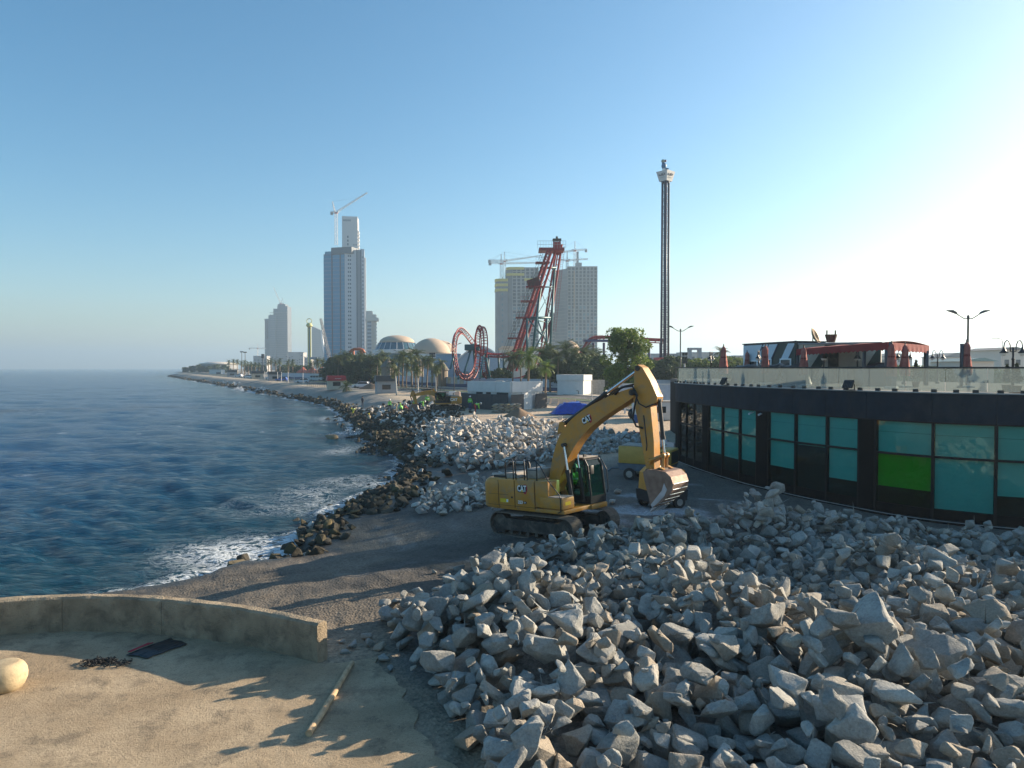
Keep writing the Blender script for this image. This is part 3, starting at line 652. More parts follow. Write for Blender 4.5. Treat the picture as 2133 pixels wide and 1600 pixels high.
# ================================================================== PLATFORM AND WALL
WALL = [(-3.95,15.35),(-4.28,15.5),(-5.2,15.98),(-6.25,16.48),(-7.1,16.76),(-7.86,16.98),(-9,17.25),(-10.1,17.36),(-11.3,17.3),(-12.5,17.05),(-14.5,16.3),(-17,14.6),(-19,12),(-20.5,8.5)]
def smooth_curve(P, n=8):
    out = []; P = [Vector((*p, 0)) for p in P]
    for i in range(len(P)-1):
        p0 = P[max(i-1, 0)]; p1 = P[i]; p2 = P[i+1]; p3 = P[min(i+2, len(P)-1)]
        for j in range(n):
            t = j/n; out.append(0.5*((2*p1)+(p2-p0)*t+(2*p0-5*p1+4*p2-p3)*t*t+(3*p1-p0-3*p2+p3)*t**3))
    return out+[P[-1]]
M_conc = mat('weathered_concrete', (0.21,0.165,0.11), .92, col2=(0.42,0.33,0.22), scale=1.7, bump=.8, bscale=26, dirt=((0.10,0.078,0.055), .75, 2.2))
wc = smooth_curve(WALL[1:], 10)
wall = thing('parapet_wall', 'low curved weathered concrete parapet wall round the platform edge', 'wall')
TK = 0.30; WH = 0.86
def wall_part(pts, last):
    V = []; n = len(pts)
    for i, p in enumerate(pts):
        t = (pts[min(i+1, n-1)]-pts[max(i-1, 0)]).normalized(); nn = Vector((t.y, -t.x, 0))   # outward (seaward)
        if nn.y < 0 and p.x > -18: nn = -nn
        r = [float(fbm(p.x*2.3+q*7, p.y*2.3, 3, 5+q))-.5 for q in range(6)]
        f = 0.035
        V += [p+Vector((0, 0, -0.3)), p+nn*(-0.012+r[0]*f)+Vector((0, 0, WH*0.5)), p+nn*(r[1]*f)+Vector((0, 0, WH-0.05+r[2]*.03)), p+nn*(0.05+r[3]*f)+Vector((0, 0, WH+r[2]*.035)),
              p+nn*(TK-0.05+r[3]*f)+Vector((0, 0, WH+r[4]*.035)), p+nn*(TK+r[5]*f)+Vector((0, 0, WH-0.05)), p+nn*(TK+0.03)+Vector((0, 0, -1.0))]
    Fc = [(i*7+j, i*7+j+1, (i+1)*7+j+1, (i+1)*7+j) for i in range(n-1) for j in range(6)]
    Fc += [tuple(range(6, -1, -1)), tuple((n-1)*7+j for j in range(7))]
    MB().add(V, Fc).build('wall_panel', M_conc, wall, 40)
cuts = [0, 46, 68, 92, len(wc)]
for a, b in zip(cuts[:-1], cuts[1:]):
    pts = [q.copy() for q in wc[a:b+1]]
    if b < len(wc): pts[-1] = pts[-2].lerp(pts[-1], .9)
    # fine resample for a rough surface
    fine = []
    for i in range(len(pts)-1):
        for j in range(4): fine.append(pts[i].lerp(pts[i+1], j/4))
    fine.append(pts[-1]); wall_part(fine, b == len(wc))
# platform slab
def slab_mat():
    m = bpy.data.materials.new('platform_concrete'); m.use_nodes = True; n = m.node_tree.nodes; l = m.node_tree.links; p = n['Principled BSDF']; tc = n.new('ShaderNodeTexCoord')
    def nz(s, d=6, r=.6):
        z = n.new('ShaderNodeTexNoise'); z.inputs['Scale'].default_value = s; z.inputs['Detail'].default_value = d; z.inputs['Roughness'].default_value = r; l.new(tc.outputs['Object'], z.inputs['Vector']); return z.outputs['Fac']
    def rng(src, a, b, c=0., d=1.):
        q = n.new('ShaderNodeMapRange'); q.inputs[1].default_value = a; q.inputs[2].default_value = b; q.inputs[3].default_value = c; q.inputs[4].default_value = d; l.new(src, q.inputs[0]); return q.outputs[0]
    def mixc_(f, A, B):
        q = n.new('ShaderNodeMix'); q.data_type = 'RGBA'; l.new(f, q.inputs[0])
        for k, v in ((6, A), (7, B)):
            if isinstance(v, tuple): q.inputs[k].default_value = (*v, 1)
            else: l.new(v, q.inputs[k])
        return q.outputs[2]
    c = mixc_(rng(nz(0.55), .38, .62), (0.37,0.28,0.18), (0.50,0.39,0.26))
    c = mixc_(rng(nz(1.6, 7, .7), .5, .64, 0, .7), c, (0.19,0.155,0.11))
    c = mixc_(rng(nz(15, 8, .85), .53, .64, 0, .8), c, (0.11,0.09,0.065))
    c = mixc_(rng(nz(40, 4, .8), .56, .66, 0, .7), c, (0.10,0.08,0.06))
    c = mixc_(rng(nz(28, 3, .6), .60, .70, 0, .6), c, (0.58,0.49,0.37))
    l.new(c, p.inputs['Base Color']); p.inputs['Roughness'].default_value = .95; p.inputs['Specular IOR Level'].default_value = .2
    b = n.new('ShaderNodeBump'); b.inputs['Strength'].default_value = .8; b.inputs['Distance'].default_value = .04; l.new(nz(26, 7, .75), b.inputs['Height'])
    b2 = n.new('ShaderNodeBump'); b2.inputs['Strength'].default_value = .5; b2.inputs['Distance'].default_value = .12; l.new(nz(1.6, 7, .7), b2.inputs['Height']); l.new(b2.outputs[0], b.inputs['Normal']); l.new(b.outputs[0], p.inputs['Normal']); return m
M_slab = slab_mat()
edge = [(-3.75,15.5),(-3.2,15.75),(-2.75,15.4),(-2.3,14.2),(-1.5,12.4),(-0.7,10.6),(0.3,8.2),(0.6,4),(0.6,-6),(-24,-6),(-22,6)]
_e = []
for a_, b_ in zip(edge[:-1], edge[1:]):
    for k_ in range(12):
        q_ = Vector((*a_, 0)).lerp(Vector((*b_, 0)), k_/12); j_ = (float(fbm(q_.x*2.2, q_.y*2.2, 4, 19))-.5)*(.55 if q_.y > 9 and q_.x > -3.6 and q_.y < 15.9 else 0); _e.append((q_.x+j_, q_.y+j_*.5))
edge = _e+[edge[-1]]
poly = edge + [(q.x+0.02, q.y+0.02) for q in reversed(wc)]
bm = bmesh.new(); vs_ = [bm.verts.new((a, b, 0.0)) for a, b in poly]; f = bm.faces.new(vs_); bmesh.ops.triangulate(bm, faces=[f])
ex = bmesh.ops.extrude_face_region(bm, geom=bm.faces[:]); bmesh.ops.translate(bm, vec=(0, 0, -0.5), verts=[q for q in ex['geom'] if isinstance(q, bmesh.types.BMVert)])
bmesh.ops.recalc_face_normals(bm, faces=bm.faces); me = bpy.data.meshes.new('platform'); bm.to_mesh(me); bm.free(); me.materials.append(M_slab); obj('platform', me, None, 'structure')
# bollard
p = G(12, 1436, 0)
b = MB().lathe([(0.20,-.02),(0.27,0.02),(0.33,0.09),(0.375,0.2),(0.385,0.30),(0.37,0.40),(0.32,0.49),(0.25,0.545),(0.20,0.555),(0.001,0.56)], (p.x, p.y, 0), 32)
tag(b.build('bollard', mat('cream_stone', (0.50,0.39,0.235), .85, var=.12, scale=5, bump=.12, dirt=((0.24,0.18,0.11), .7, 4)), None, True), 'squat rounded cream stone bollard at the left picture edge', 'bollard')
# pole
a = G(643, 1535, 0); c = G(735, 1386, 0); a.z = 0.06; c.z = 0.06; pts = []; rs = []
for i in range(15):
    t = i/14; q = a.lerp(c, t); q.z = 0.06+0.006*math.sin(i*1.7); q.x += 0.012*math.sin(t*5); pts.append(q); rs.append((0.062-0.008*t)*(1+.04*math.sin(i*2.3)))
o = MB().path(pts, .06, 12, rs).build('wooden_pole', mat('bare_timber', (0.40,0.27,0.15), .8, col2=(0.58,0.42,0.25), scale=7, bump=.4, bscale=50), None, 50)
tag(o, 'peeled timber pole lying on the concrete beside the rock heap', 'pole')
# dark bag flattened on the slab
def sheet(name, corners, nx, ny, amp, m, seed, base=0.015, parent=None):
    A, B, Cc, D = [Vector(q) for q in corners]; V = []
    for j in range(ny+1):
        for i in range(nx+1):
            u, v = i/nx, j/ny; q = (A*(1-u)+B*u)*(1-v)+(D*(1-u)+Cc*u)*v
            k = float(fbm(np.array([u*4+seed]), np.array([v*3.2]), 3, seed)[0]); ed = min(u, 1-u, v, 1-v)*6
            q.z += base+amp*abs(k-.42)*min(1, .35+ed); q.x += (k-.5)*.12; q.y += (float(vn(np.array([u*5.]), np.array([v*5.+seed]), 3)[0])-.5)*.10; V.append(q)
    f = [(j*(nx+1)+i, j*(nx+1)+i+1, (j+1)*(nx+1)+i+1, (j+1)*(nx+1)+i) for j in range(ny) for i in range(nx)]
    o = MB().add(V, f).build(name, m, parent, True); md = o.modifiers.new('thick', 'SOLIDIFY'); md.thickness = 0.012; return o
t = thing('garment_bag', 'flattened dark grey plastic bag with a red edge lying in the wall shadow', 'bag')
q = [G(264, 1368), G(300, 1374), G(392, 1345), G(352, 1331)]
sheet('bag_sheet', [G(264, 1366), G(308, 1374), G(393, 1344), G(354, 1331)], 26, 14, .10, mat('dark_bag', (0.022,0.026,0.030), .38, var=.3), 3, .02, t)
sheet('red_edge', [G(265, 1364), G(270, 1366), G(318, 1347), G(312, 1345)], 12, 2, .03, mat('red_strip', (0.35,0.02,0.04), .6), 5, .07, t)
# tangled net
b = MB(); c0 = G(222, 1382)
for i in range(34):
    ang = RNG.uniform(0, 2*PI); x = RNG.normal(0, .26); y = RNG.normal(0, .10); pts = []
    for j in range(9):
        ang += RNG.normal(0, .8); x += .06*math.cos(ang); y += .035*math.sin(ang); x = max(-.55, min(.55, x)); y = max(-.24, min(.24, y))
        pts.append((c0.x+x, c0.y+y, 0.02+abs(RNG.normal(0, .035))))
    b.path(pts, .011, 5)
tag(b.build('tangled_net', mat('black_netting', (0.02,0.019,0.018), .8), None, True, None, False), 'tangled heap of black netting beside the dark bag', 'net')
# ================================================================== EXCAVATOR
M_yel = mat('machine_yellow', (0.50,0.215,0.024), .45, col2=(0.58,0.265,0.036), scale=1.5, bump=.04, dirt=((0.30,0.225,0.14), .8, 1.9))
M_yel2 = mat('faded_yellow', (0.52,0.31,0.06), .5, var=.1)
M_blk = mat('black_steel', (0.018,0.018,0.02), .5, var=.3)
M_rub = mat('black_hose', (0.012,0.012,0.013), .6)
M_chr = mat('chrome_rod', (0.6,0.62,0.65), .18, 1.0, var=.03)
M_track = mat('track_steel', (0.17,0.13,0.10), .75, .2, col2=(0.26,0.21,0.165), scale=6, bump=.4)
M_frame = mat('dusty_black_frame', (0.04,0.036,0.032), .8, var=.35, dirt=((0.20,0.165,0.125), .8, 2.2))
M_dust = mat('dusty_cover', (0.33,0.30,0.26), .9, var=.25, scale=5)
M_buck = mat('worn_bucket', (0.19,0.115,0.085), .62, .45, col2=(0.30,0.21,0.165), scale=4, bump=.25)
M_bare = mat('polished_steel', (0.42,0.45,0.50), .4, .6, var=.2)
M_cab = glass('cab_glass', (0.30,0.55,0.46), .03, 1.0)
M_white = mat('white_print', (0.8,0.8,0.78), .6, var=.03)
M_black = mat('black_print', (0.01,0.01,0.01), .6, var=.03)
M_redp = mat('red_print', (0.42,0.015,0.03), .55, var=.03)
M_sticker = mat('yellow_sticker', (0.75,0.52,0.02), .5, var=.05)
def decal(me, m, parent, M, name='lettering'):
    me.materials.clear(); me.materials.append(m); o = obj(name, me, parent); o.matrix_local = M; return o
def side_frame(x, y, z, tilt=0):
    """local frame for print on the machine's right side (facing -y): text x -> +x, text up -> z rotated by tilt"""
    return Matrix.Translation((x, y, z)) @ Matrix.Rotation(-tilt, 4, 'Y') @ Matrix.Rotation(PI/2, 4, 'X')
def logo(parent, x, y, z, h, tilt=0):
    """white CAT word with black outline, yellow triangle, red and black hexagon at its right end"""
    w = h*1.05; M = side_frame(x, y, z, tilt)
    o = MB().prism([(w*.35, -h*.85), (w*.72, -h*.85), (w*1.0, -h*.25), (w*1.0, h*.45), (w*.8, h*.72), (w*.35, h*.72), (w*.15, 0)], 0, .002, 'z').build('red_emblem', M_redp, parent); o.matrix_local = M
    o = MB().prism([(-w*.95, -h*.56), (w*.5, -h*.62), (w*.84, -h*.3), (w*.84, h*.4), (w*.62, h*.62), (-w*.72, h*.54), (-w*.98, h*.2)], .002, .004, 'z').build('black_outline', M_black, parent); o.matrix_local = M
    me = text_mesh('CAT', h*1.36, .001, font_off=h*.045); decal(me, M_white, parent, M @ Matrix.Translation((-w*.1, 0, .006)) @ Matrix.Scale(.74, 4, (1, 0, 0)))
    o = MB().prism([(-w*.28, -h*.5), (w*.16, -h*.5), (-w*.06, -h*.06)], .006, .0085, 'z').build('yellow_triangle', M_sticker, parent); o.matrix_local = M
def cyl_ram(parent, a, b, ext, r=.075, y=0, name='hydraulic_cylinder'):
    """barrel from a towards b, chrome rod beyond; a,b in (x,z)"""
    A = Vector((a[0], y, a[1])); B = Vector((b[0], y, b[1])); mid = A.lerp(B, ext); d = (B-A).normalized()
    o = MB().tube(A, mid, r, n=14).tube(mid-d*.10, mid+d*.03, r*1.22, n=14).tube(A-d*.02, A+d*.06, r*1.15, n=14).build(name, M_blk, parent, 40)
    MB().tube(mid, B, r*.6, n=12).build('rod', M_chr, o, 40)
    MB().tube(A+Vector((0, -.10, 0)), A+Vector((0, .10, 0)), r*.9, n=12).tube(B+Vector((0, -.10, 0)), B+Vector((0, .10, 0)), r*.9, n=12).build('pin', M_frame, o, 40)
    return o
def track(parent, yc, L=4.3, Hh=.92, wd=.6):
    """one crawler: frame plus every shoe as a piece of its own"""
    r = Hh/2; xs = L/2-r
    f = MB().prism([(-xs-.18,.22),(xs+.18,.22),(xs+.22,.5),(xs,.68),(-xs,.68),(-xs-.22,.5)], yc-wd*.34, yc+wd*.34).build('track_frame', M_frame, parent)
    wh = MB()
    for x in (-xs, xs): MB().tube((x, yc-wd*.3, r), (x, yc+wd*.3, r), r-.075, n=22).build('sprocket', M_frame, parent, 40)
    for i in range(8):
        x = -xs+.15+i*(2*xs-.3)/7; MB().tube((x, yc-wd*.28, .15), (x, yc+wd*.28, .15), .085, n=12).build('roller', M_frame, parent, 40)
    per = 4*xs+2*PI*r; n = 46; me = None
    for i in range(n):
        t = i/n*per
        if t < 2*xs: x, z, a = -xs+t, Hh, 0
        elif t < 2*xs+PI*r: q = (t-2*xs)/r; x, z, a = xs+r*math.sin(q), r+r*math.cos(q), q
        elif t < 4*xs+PI*r: x, z, a = xs-(t-2*xs-PI*r), 0, PI
        else: q = (t-4*xs-PI*r)/r; x, z, a = -xs-r*math.sin(q), r-r*math.cos(q), PI+q
        if me is None:
            b = MB().box((0, 0, -.012), (per/n*.93, wd, .026))
            for dx in (-.06, 0, .055): b.box((dx, 0, .014), (.018, wd*.98, .03))
            me = b.mesh('track_shoe', M_track)
        o = obj('track_shoe', me, parent); o.location = (x, yc, z); o.rotation_euler = (0, a, 0)
def excavator(label, loc, rz, pitch=0, full=True, s=1.0, boom=None):
    e = thing('excavator', label, 'excavator', loc, rz, None, s); e.rotation_euler = (0, pitch, rz)
    # undercarriage
    for yc in (-1.2, 1.2): track(e, yc)
    MB().prism([(-1.1,.35),(1.1,.35),(.8,.75),(-.8,.75)], -.95, .95).box((1.1, .8, .5), (.9, .35, .3), .5).box((1.1, -.8, .5), (.9, .35, .3), -.5).box((-1.1, .8, .5), (.9, .35, .3), -.5).box((-1.1, -.8, .5), (.9, .35, .3), .5).build('carbody', M_frame, e)
    MB().lathe([(.62,.72),(.62,1.02),(.4,1.02)], (0, 0, 0), 28).build('slew_ring', M_frame, e, 40)
    # house
    MB().bev((-.35, 0, 1.10), (3.9, 2.6, .16), .03).build('deck', M_yel, e, 40)
    # counterweight with rounded rear corners
    prof = []
    for sgn in (-1, 1):
        for k in range(7):
            a = k/6*PI/2
            prof.append((-2.33-.42*math.sin(a) if sgn < 0 else -2.33-.42*math.cos(a), sgn*(.93+.42*math.cos(a)) if sgn < 0 else (.93+.42*math.sin(a))))
    prof = [(-1.75,-1.35)]+prof+[(-1.75,1.35)]
    b = MB()
    lay = [(1.05, .06), (1.12, 0), (2.02, 0), (2.16, .05), (2.24, .16)]
    V = []; n_ = len(prof)
    for (z, ins) in lay:
        for (x, y) in prof: V.append((min(-1.75, x+ins*(1 if x < -1.9 else 0)), y*(1-ins*.55), z))
    Fc = [(i*n_+j, i*n_+(j+1) % n_, (i+1)*n_+(j+1) % n_, (i+1)*n_+j) for i in range(len(lay)-1) for j in range(n_)]+[tuple(range(n_-1, -1, -1)), tuple(range((len(lay)-1)*n_, len(lay)*n_))]
    b.add(V, Fc).build('counterweight', M_yel, e, 35)
    # right side doors, engine hood
    for (x0, x1) in ((-1.745, -.86), (-.85, .2)):
        MB().bev(((x0+x1)/2, -.95, 1.68), (x1-x0, .80, 1.12), .035).build('side_door', M_yel, e, 40)
    MB().bev((-1.3, .95, 1.68), (.89, .80, 1.12), .035).build('side_door', M_yel, e, 40)
    MB().bev((-.78, 0, 1.62), (1.95, 1.12, .98), .03).build('engine_bay', M_frame, e, 40)
    MB().prism([(-2.35,2.20),(-2.25,2.33),(-1.75,2.42),(-1.1,2.46),(-.95,2.30),(-.95,2.20)], -.95, .95).build('engine_hood', M_dust, e)
    MB().bbox((-2.36,-.88,2.215),(-1.7,-.955,2.33)).build('hood_grille', M_blk, e)
    MB().bev((-.38, -.35, 2.42), (.75, .9, .42), .1).build('air_cleaner', M_dust, e, 40)
    MB().path([(-1.45,.25,2.4),(-1.45,.25,2.68),(-1.5,.25,2.76),(-1.62,.25,2.80)], .06, 10).build('exhaust_pipe', M_blk, e, 40)
    # fuel tank / tool box in front of the doors
    MB().bev((.55, -.98, 1.73), (.68, .72, 1.02), .04).build('fuel_tank', M_yel, e, 40)
    MB().bev((1.02, -.98, 1.42), (1.1, .74, .44), .04).build('tool_box', M_yel, e, 40)
    MB().bev((1.02, -.98, 1.655), (1.06, .70, .03), .01).build('step_plate', M_dust, e)
    if full:
        # grab rails
        for (x0, x1, z0) in ((-1.35, -.95, 2.22), (-.8, -.35, 2.22), (-.2, .3, 2.22)):
            pth = [(x0, -1.28, z0), (x0-.02, -1.28, z0+.72), (x0+.05, -1.28, z0+.80), (x1-.05, -1.28, z0+.80), (x1+.02, -1.28, z0+.72), (x1, -1.28, z0)]
            o = MB().path(pth, .023, 8).build('grab_rail', M_blk, e, True)
            MB().tube((x0, -1.28, z0+.42), (x1, -1.28, z0+.42), .014, n=8).build('cross_bar', M_blk, o)
        MB().path([(.28,-1.28,3.0),(.5,-1.28,2.8),(.9,-1.3,2.25),(1.45,-1.34,1.75),(1.5,-1.36,1.6),(1.5,-1.36,1.15),(1.35,-1.36,1.08)], .022, 8).build('grab_rail', M_blk, e, True)
        # seams and print on the right side
        for x in (-1.745, -.855, .205): MB().box((x, -1.353, 1.66), (.012, .006, 1.06)).build('seam', M_black, e)
        MB().box((-.85, -1.353, 1.19), (3.0, .006, .012)).build('seam', M_black, e)
        MB().box((-1.75, -1.353, 1.62), (1.1, .006, .010)).build('seam', M_black, e)
        MB().box((-1.0, -1.355, 1.53), (.09, .01, .07)).build('door_latch', M_black, e)
        logo(e, -.42, -1.356, 1.90, .24)
        decal(text_mesh('323', .17, .001, font_off=.006), M_white, e, side_frame(-.55, -1.357, 1.36))
        o = MB().prism([(-.09,-.045),(.06,-.045),(.09,0),(.06,.05),(-.09,.05)], 0, .002, 'z').build('badge', M_black, e); o.matrix_local = side_frame(-.30, -1.356, 1.36)
        decal(text_mesh('GX', .075, .001, font_off=.002), M_white, e, side_frame(-.31, -1.36, 1.36))
        o = MB().box((0, 0, 0), (.46, .15, .003)).build('yellow_sticker', M_sticker, e); o.matrix_local = side_frame(-1.42, -1.356, 1.38)
        o = MB().box((0, 0, 0), (.10, .11, .004)).build('sticker_code', M_white, e); o.matrix_local = side_frame(-1.26, -1.358, 1.38)
        o = MB().box((0, 0, 0), (.34, .13, .003)).build('yellow_sticker', M_sticker, e); o.matrix_local = Matrix.Translation((1.574, -1.0, 1.42)) @ Matrix.Rotation(PI/2, 4, 'Z') @ Matrix.Rotation(PI/2, 4, 'X')
    # cab (machine's left side)
    cx0, cx1, cy0, cy1, z0, z1 = -.05, 1.62, .36, 1.36, 1.20, 2.98
    pr = [(cx0,z0),(cx1-.02,z0),(cx1+.02,z0+.35),(cx1-.13,z1-.18),(cx1-.32,z1),(cx0,z1)]
    def post(a, b_, y): return MB().path([(a[0], y, a[1]), (b_[0], y, b_[1])], .045, 6)
    cab = MB().prism([(cx0,z0),(cx1,z0),(cx1+.02,z0+.30),(cx0,z0+.30)], cy0, cy1).prism([(cx0,z1-.09),(cx1-.22,z1-.09),(cx1-.34,z1),(cx0,z1)], cy0, cy1)
    cab.bbox((cx0, cy0+.002, z0+.3), (cx0+.12, cy1-.002, z1-.09))
    for y in (cy0+.04, cy1-.04):
        cab.path([(cx1-.01, y, z0+.3), (cx1-.12, y, z1-.3), (cx1-.26, y, z1-.06)], .045, 6); cab.path([(.72, y, z0+.3), (.66, y, z1-.06)], .05, 6)
    cab.build('cab_frame', M_blk, e)
    MB().box((.72, .86, 2.995), (1.25, .96, .035)).build('cab_roof', M_dust, e)
    def pane(v): return MB().add(v, [tuple(range(len(v)))]).build('cab_window', M_cab, e, fix=False)
    pane([(cx1+.005, cy0+.06, z0+.3), (cx1+.005, cy1-.06, z0+.3), (cx1-.13, cy1-.06, z1-.3), (cx1-.27, cy1-.06, z1-.07), (cx1-.27, cy0+.06, z1-.07), (cx1-.13, cy0+.06, z1-.3)])
    for y in (cy0+.015, cy1-.015):
        pane([(cx0+.12, y, z0+.3), (.70, y, z0+.3), (.66, y, z1-.09), (cx0+.12, y, z1-.09)]); pane([(.74, y, z0+.3), (cx1-.03, y, z0+.3), (cx1-.16, y, z1-.3), (cx1-.30, y, z1-.09), (.70, y, z1-.09)])
    MB().bev((.35, .86, 1.75), (.5, .5, .14), .05).bev((.14, .86, 2.1), (.13, .48, .7), .05).build('operator_seat', M_frame, e, 40)
    MB().bev((.82, .86, 1.08), (1.72, 1.04, .20), .04).build('cab_ledge', M_yel, e, 40)
    if full:
        o = MB().path([(cx1-.06, cy0-.03, z1-.6), (cx1+.12, cy0-.06, z1-.5)], .018, 6).bev((cx1+.16, cy0-.06, z1-.42), (.05, .22, .34), .02).build('mirror', M_blk, e, 40)
        MB().path([(cx1-.16, cy1+.02, z1-.1), (cx1+.06, cy1+.05, z1-.5), (cx1+.10, cy1+.05, z0+.5), (cx1+.06, cy1+.02, z0+.35)], .02, 6).build('hand_rail', M_blk, e, True)
        MB().path([(cx1-.34, cy0+.1, z1+.02), (cx1-.28, cy0+.1, z1+.12), (cx1-.2, cy0-.05, z1+.13)], .015, 6).box((cx1-.2, cy0+.0, z1+.12), (.06, .16, .10)).build('work_lamp', M_blk, e)
    # boom
    Bm = boom or dict(foot=(.18,1.72), bend=(.98,4.28), tip=(4.2,5.5), atop=(4.42,6.36), apin=(4.74,2.66))
    f_, k_, t_ = [Vector((q[0], 0, q[1])) for q in (Bm['foot'], Bm['bend'], Bm['tip'])]
    def bz(t):  # centre line of the boom
        a = f_.lerp(k_+(k_-f_)*.05, t); c = (k_+(k_-t_)*.05).lerp(t_, t)
        ctrl = k_+((k_-f_).normalized()-(t_-k_).normalized())*.22
        return f_*(1-t)**2*1.0+ctrl*2*t*(1-t)+t_*t*t if False else (f_*(1-t)**3+(f_.lerp(k_, .92))*3*t*(1-t)**2+(k_.lerp(t_, .16))*3*t*t*(1-t)+t_*t**3)
    N = 22; up = []; lo = []
    for i in range(N+1):
        t = i/N; c = bz(t); d = (bz(min(1, t+.01))-bz(max(0, t-.01))).normalized(); nn = Vector((-d.z, 0, d.x))
        hw = np.interp(t, [0, .12, .35, .5, .75, .93, 1], [.20, .30, .43, .43, .34, .25, .17]); up.append(c+nn*hw); lo.append(c-nn*hw*np.interp(t, [0, .4, 1], [1, .92, 1]))
    prof = [(q.x, q.z) for q in up]+[(q.x, q.z) for q in reversed(lo)]
    V = [(a, y, b_) for y in (-.27, .27) for (a, b_) in prof]; n2 = len(prof)
    Fc = [(i, (i+1) % n2, n2+(i+1) % n2, n2+i) for i in range(n2)]
    for o_ in (0, n2):
        for i in range(N): Fc.append((o_+i, o_+i+1, o_+2*N-i, o_+2*N+1-i))
    b = MB().add(V, Fc)
    for o_ in (-.275, .275):   # flanges
        pass
    bo = b.build('boom', M_yel, e, 30)
    MB().tube((t_.x, -.36, t_.z), (t_.x, .36, t_.z), .11, n=16).build('pivot_pin', M_frame, bo, 40); MB().tube((f_.x, -.42, f_.z), (f_.x, .42, f_.z), .12, n=16).build('pivot_pin', M_frame, bo, 40)
    MB().prism([(f_.x-.35,1.15),(f_.x+.45,1.15),(f_.x+.2,f_.z+.18),(f_.x-.18,f_.z+.18)], -.40, -.29).prism([(f_.x-.35,1.15),(f_.x+.45,1.15),(f_.x+.2,f_.z+.18),(f_.x-.18,f_.z+.18)], .29, .355).build('boom_bracket', M_yel, e)
    bc = bz(.40); bn = bz(.42)-bz(.38)
    # boom cylinders (both sides)
    cu = bz(.34)
    for y in (-.38, .38): cyl_ram(e, (1.28, 1.30), (cu.x+.03, cu.z+.02), .56 if not boom else .8, .085, y)
    # arm
    A, P = Vector((Bm['atop'][0], 0, Bm['atop'][1])), Vector((Bm['apin'][0], 0, Bm['apin'][1]))
    d = (P-A).normalized(); nn = Vector((d.z, 0, -d.x)); nn = -nn if nn.x < 0 else nn     # front side of the arm
    L = (P-A).length
    def ap(s_, w_): q = A+d*(s_*L)+nn*w_; return (q.x, q.z)
    aprof = [ap(-.035,.02), ap(.0,.20), ap(.13,.44), ap(.30,.66), ap(.345,.62), ap(.38,.34), ap(.72,.30), ap(1.02,.16), ap(1.04,-.10), ap(.93,-.17), ap(.5,-.26), ap(.30,-.34), ap(.22,-.28), ap(.10,-.20), ap(.0,-.13)]
    arm = MB().prism(aprof, -.20, .20).build('arm', M_yel, e, 25)
    MB().tube((A.x, -.24, A.z), (A.x, .24, A.z), .10, n=14).build('pivot_pin', M_frame, arm, 40)
    # arm cylinder on top of the boom
    q0 = bz(.44); nb = bz(.46)-bz(.42); nb.normalize(); q0 = q0+Vector((-nb.z, 0, nb.x))*.66
    MB().prism([(q0.x-.24,q0.z-.38),(q0.x+.24,q0.z-.2),(q0.x+.08,q0.z+.10),(q0.x-.10,q0.z+.10)], -.2, .2).build('cylinder_bracket', M_yel, bo)
    cyl_ram(e, (q0.x, q0.z), (A.x, A.z), .58, .095)
    # bucket linkage
    bu = Vector((ap(.33, .60)[0], 0, ap(.33, .60)[1])); li = Vector((ap(.86, .55)[0], 0, ap(.86, .55)[1]))
    cyl_ram(e, (bu.x, bu.z), (li.x, li.z), .70, .075)
    ear = P+Vector((.46, 0, .02)); g = Vector((ap(.90, .02)[0], 0, ap(.90, .02)[1]))
    for y in (-.26, .26): MB().path([(g.x, y, g.z), (li.x, y, li.z)], .055, 8).tube((g.x, y-.04, g.z), (g.x, y+.04, g.z), .11, n=14).build('link_arm', M_yel, e, 40)
    for y in (-.12, .12): MB().path([(ear.x, y, ear.z), (li.x, y, li.z)], .06, 8).tube((li.x, y-.05, li.z), (li.x, y+.05, li.z), .10, n=14).build('link_rod', M_yel, e, 40)
    if full:
        # hoses
        MB().path([bz(.9)+Vector((0,-.3,.24)), bz(.95)+Vector((0,-.36,.36)), t_+Vector((.1,-.4,.22)), t_+Vector((.28,-.4,-.1)), t_+Vector((.12,-.38,-.55)), t_+Vector((.02,-.36,-.95)), t_+Vector((.12,-.32,-1.22)), t_+Vector((.36,-.25,-1.3))], .035, 8).build('hose', M_rub, e, True)
        MB().path([t_+Vector((.1,-.34,.1)), t_+Vector((.3,-.36,-.4)), t_+Vector((.55,-.3,-.55)), t_+Vector((.8,-.2,-.45)), bu+Vector((-.05,-.1,-.15))], .026, 8).build('hose', M_rub, e, True)
        for y in (-.1, .1): MB().path([bz(.35)+Vector((-.35,y,.3)), bz(.40)+Vector((-.2,y,.5)), q0+Vector((-.05,y,.12)), q0+Vector((.2,y,.22))], .024, 8).build('hose', M_rub, e, True)
        for y in (-.16, -.05, .08): MB().path([bz(.80)+Vector((0,y,.33)), bz(.88)+Vector((0,y,.46)), bz(.95)+Vector((0,y,.40)), t_+Vector((.0,y,.30))], .02, 8).build('hose', M_rub, e, True)
        MB().path([A+d*(L*.46)+nn*.02+Vector((0,-.215,0)), A+d*(L*.75)+nn*.0+Vector((0,-.215,0)), A+d*(L*.80)+nn*-.05+Vector((0,-.215,0))], .02, 8).build('grease_line', M_frame, e, True)
        th = math.atan2((t_-k_).z, (t_-k_).x); c = bz(.66); logo(bo, c.x, -.274, c.z-.02, .22, th+.04)
    # bucket
    px, pz = P.x, P.z; BS = .76
    def bq(L): return [(px+(a-px)*BS, pz+(b_-pz)*BS) for a, b_ in L]
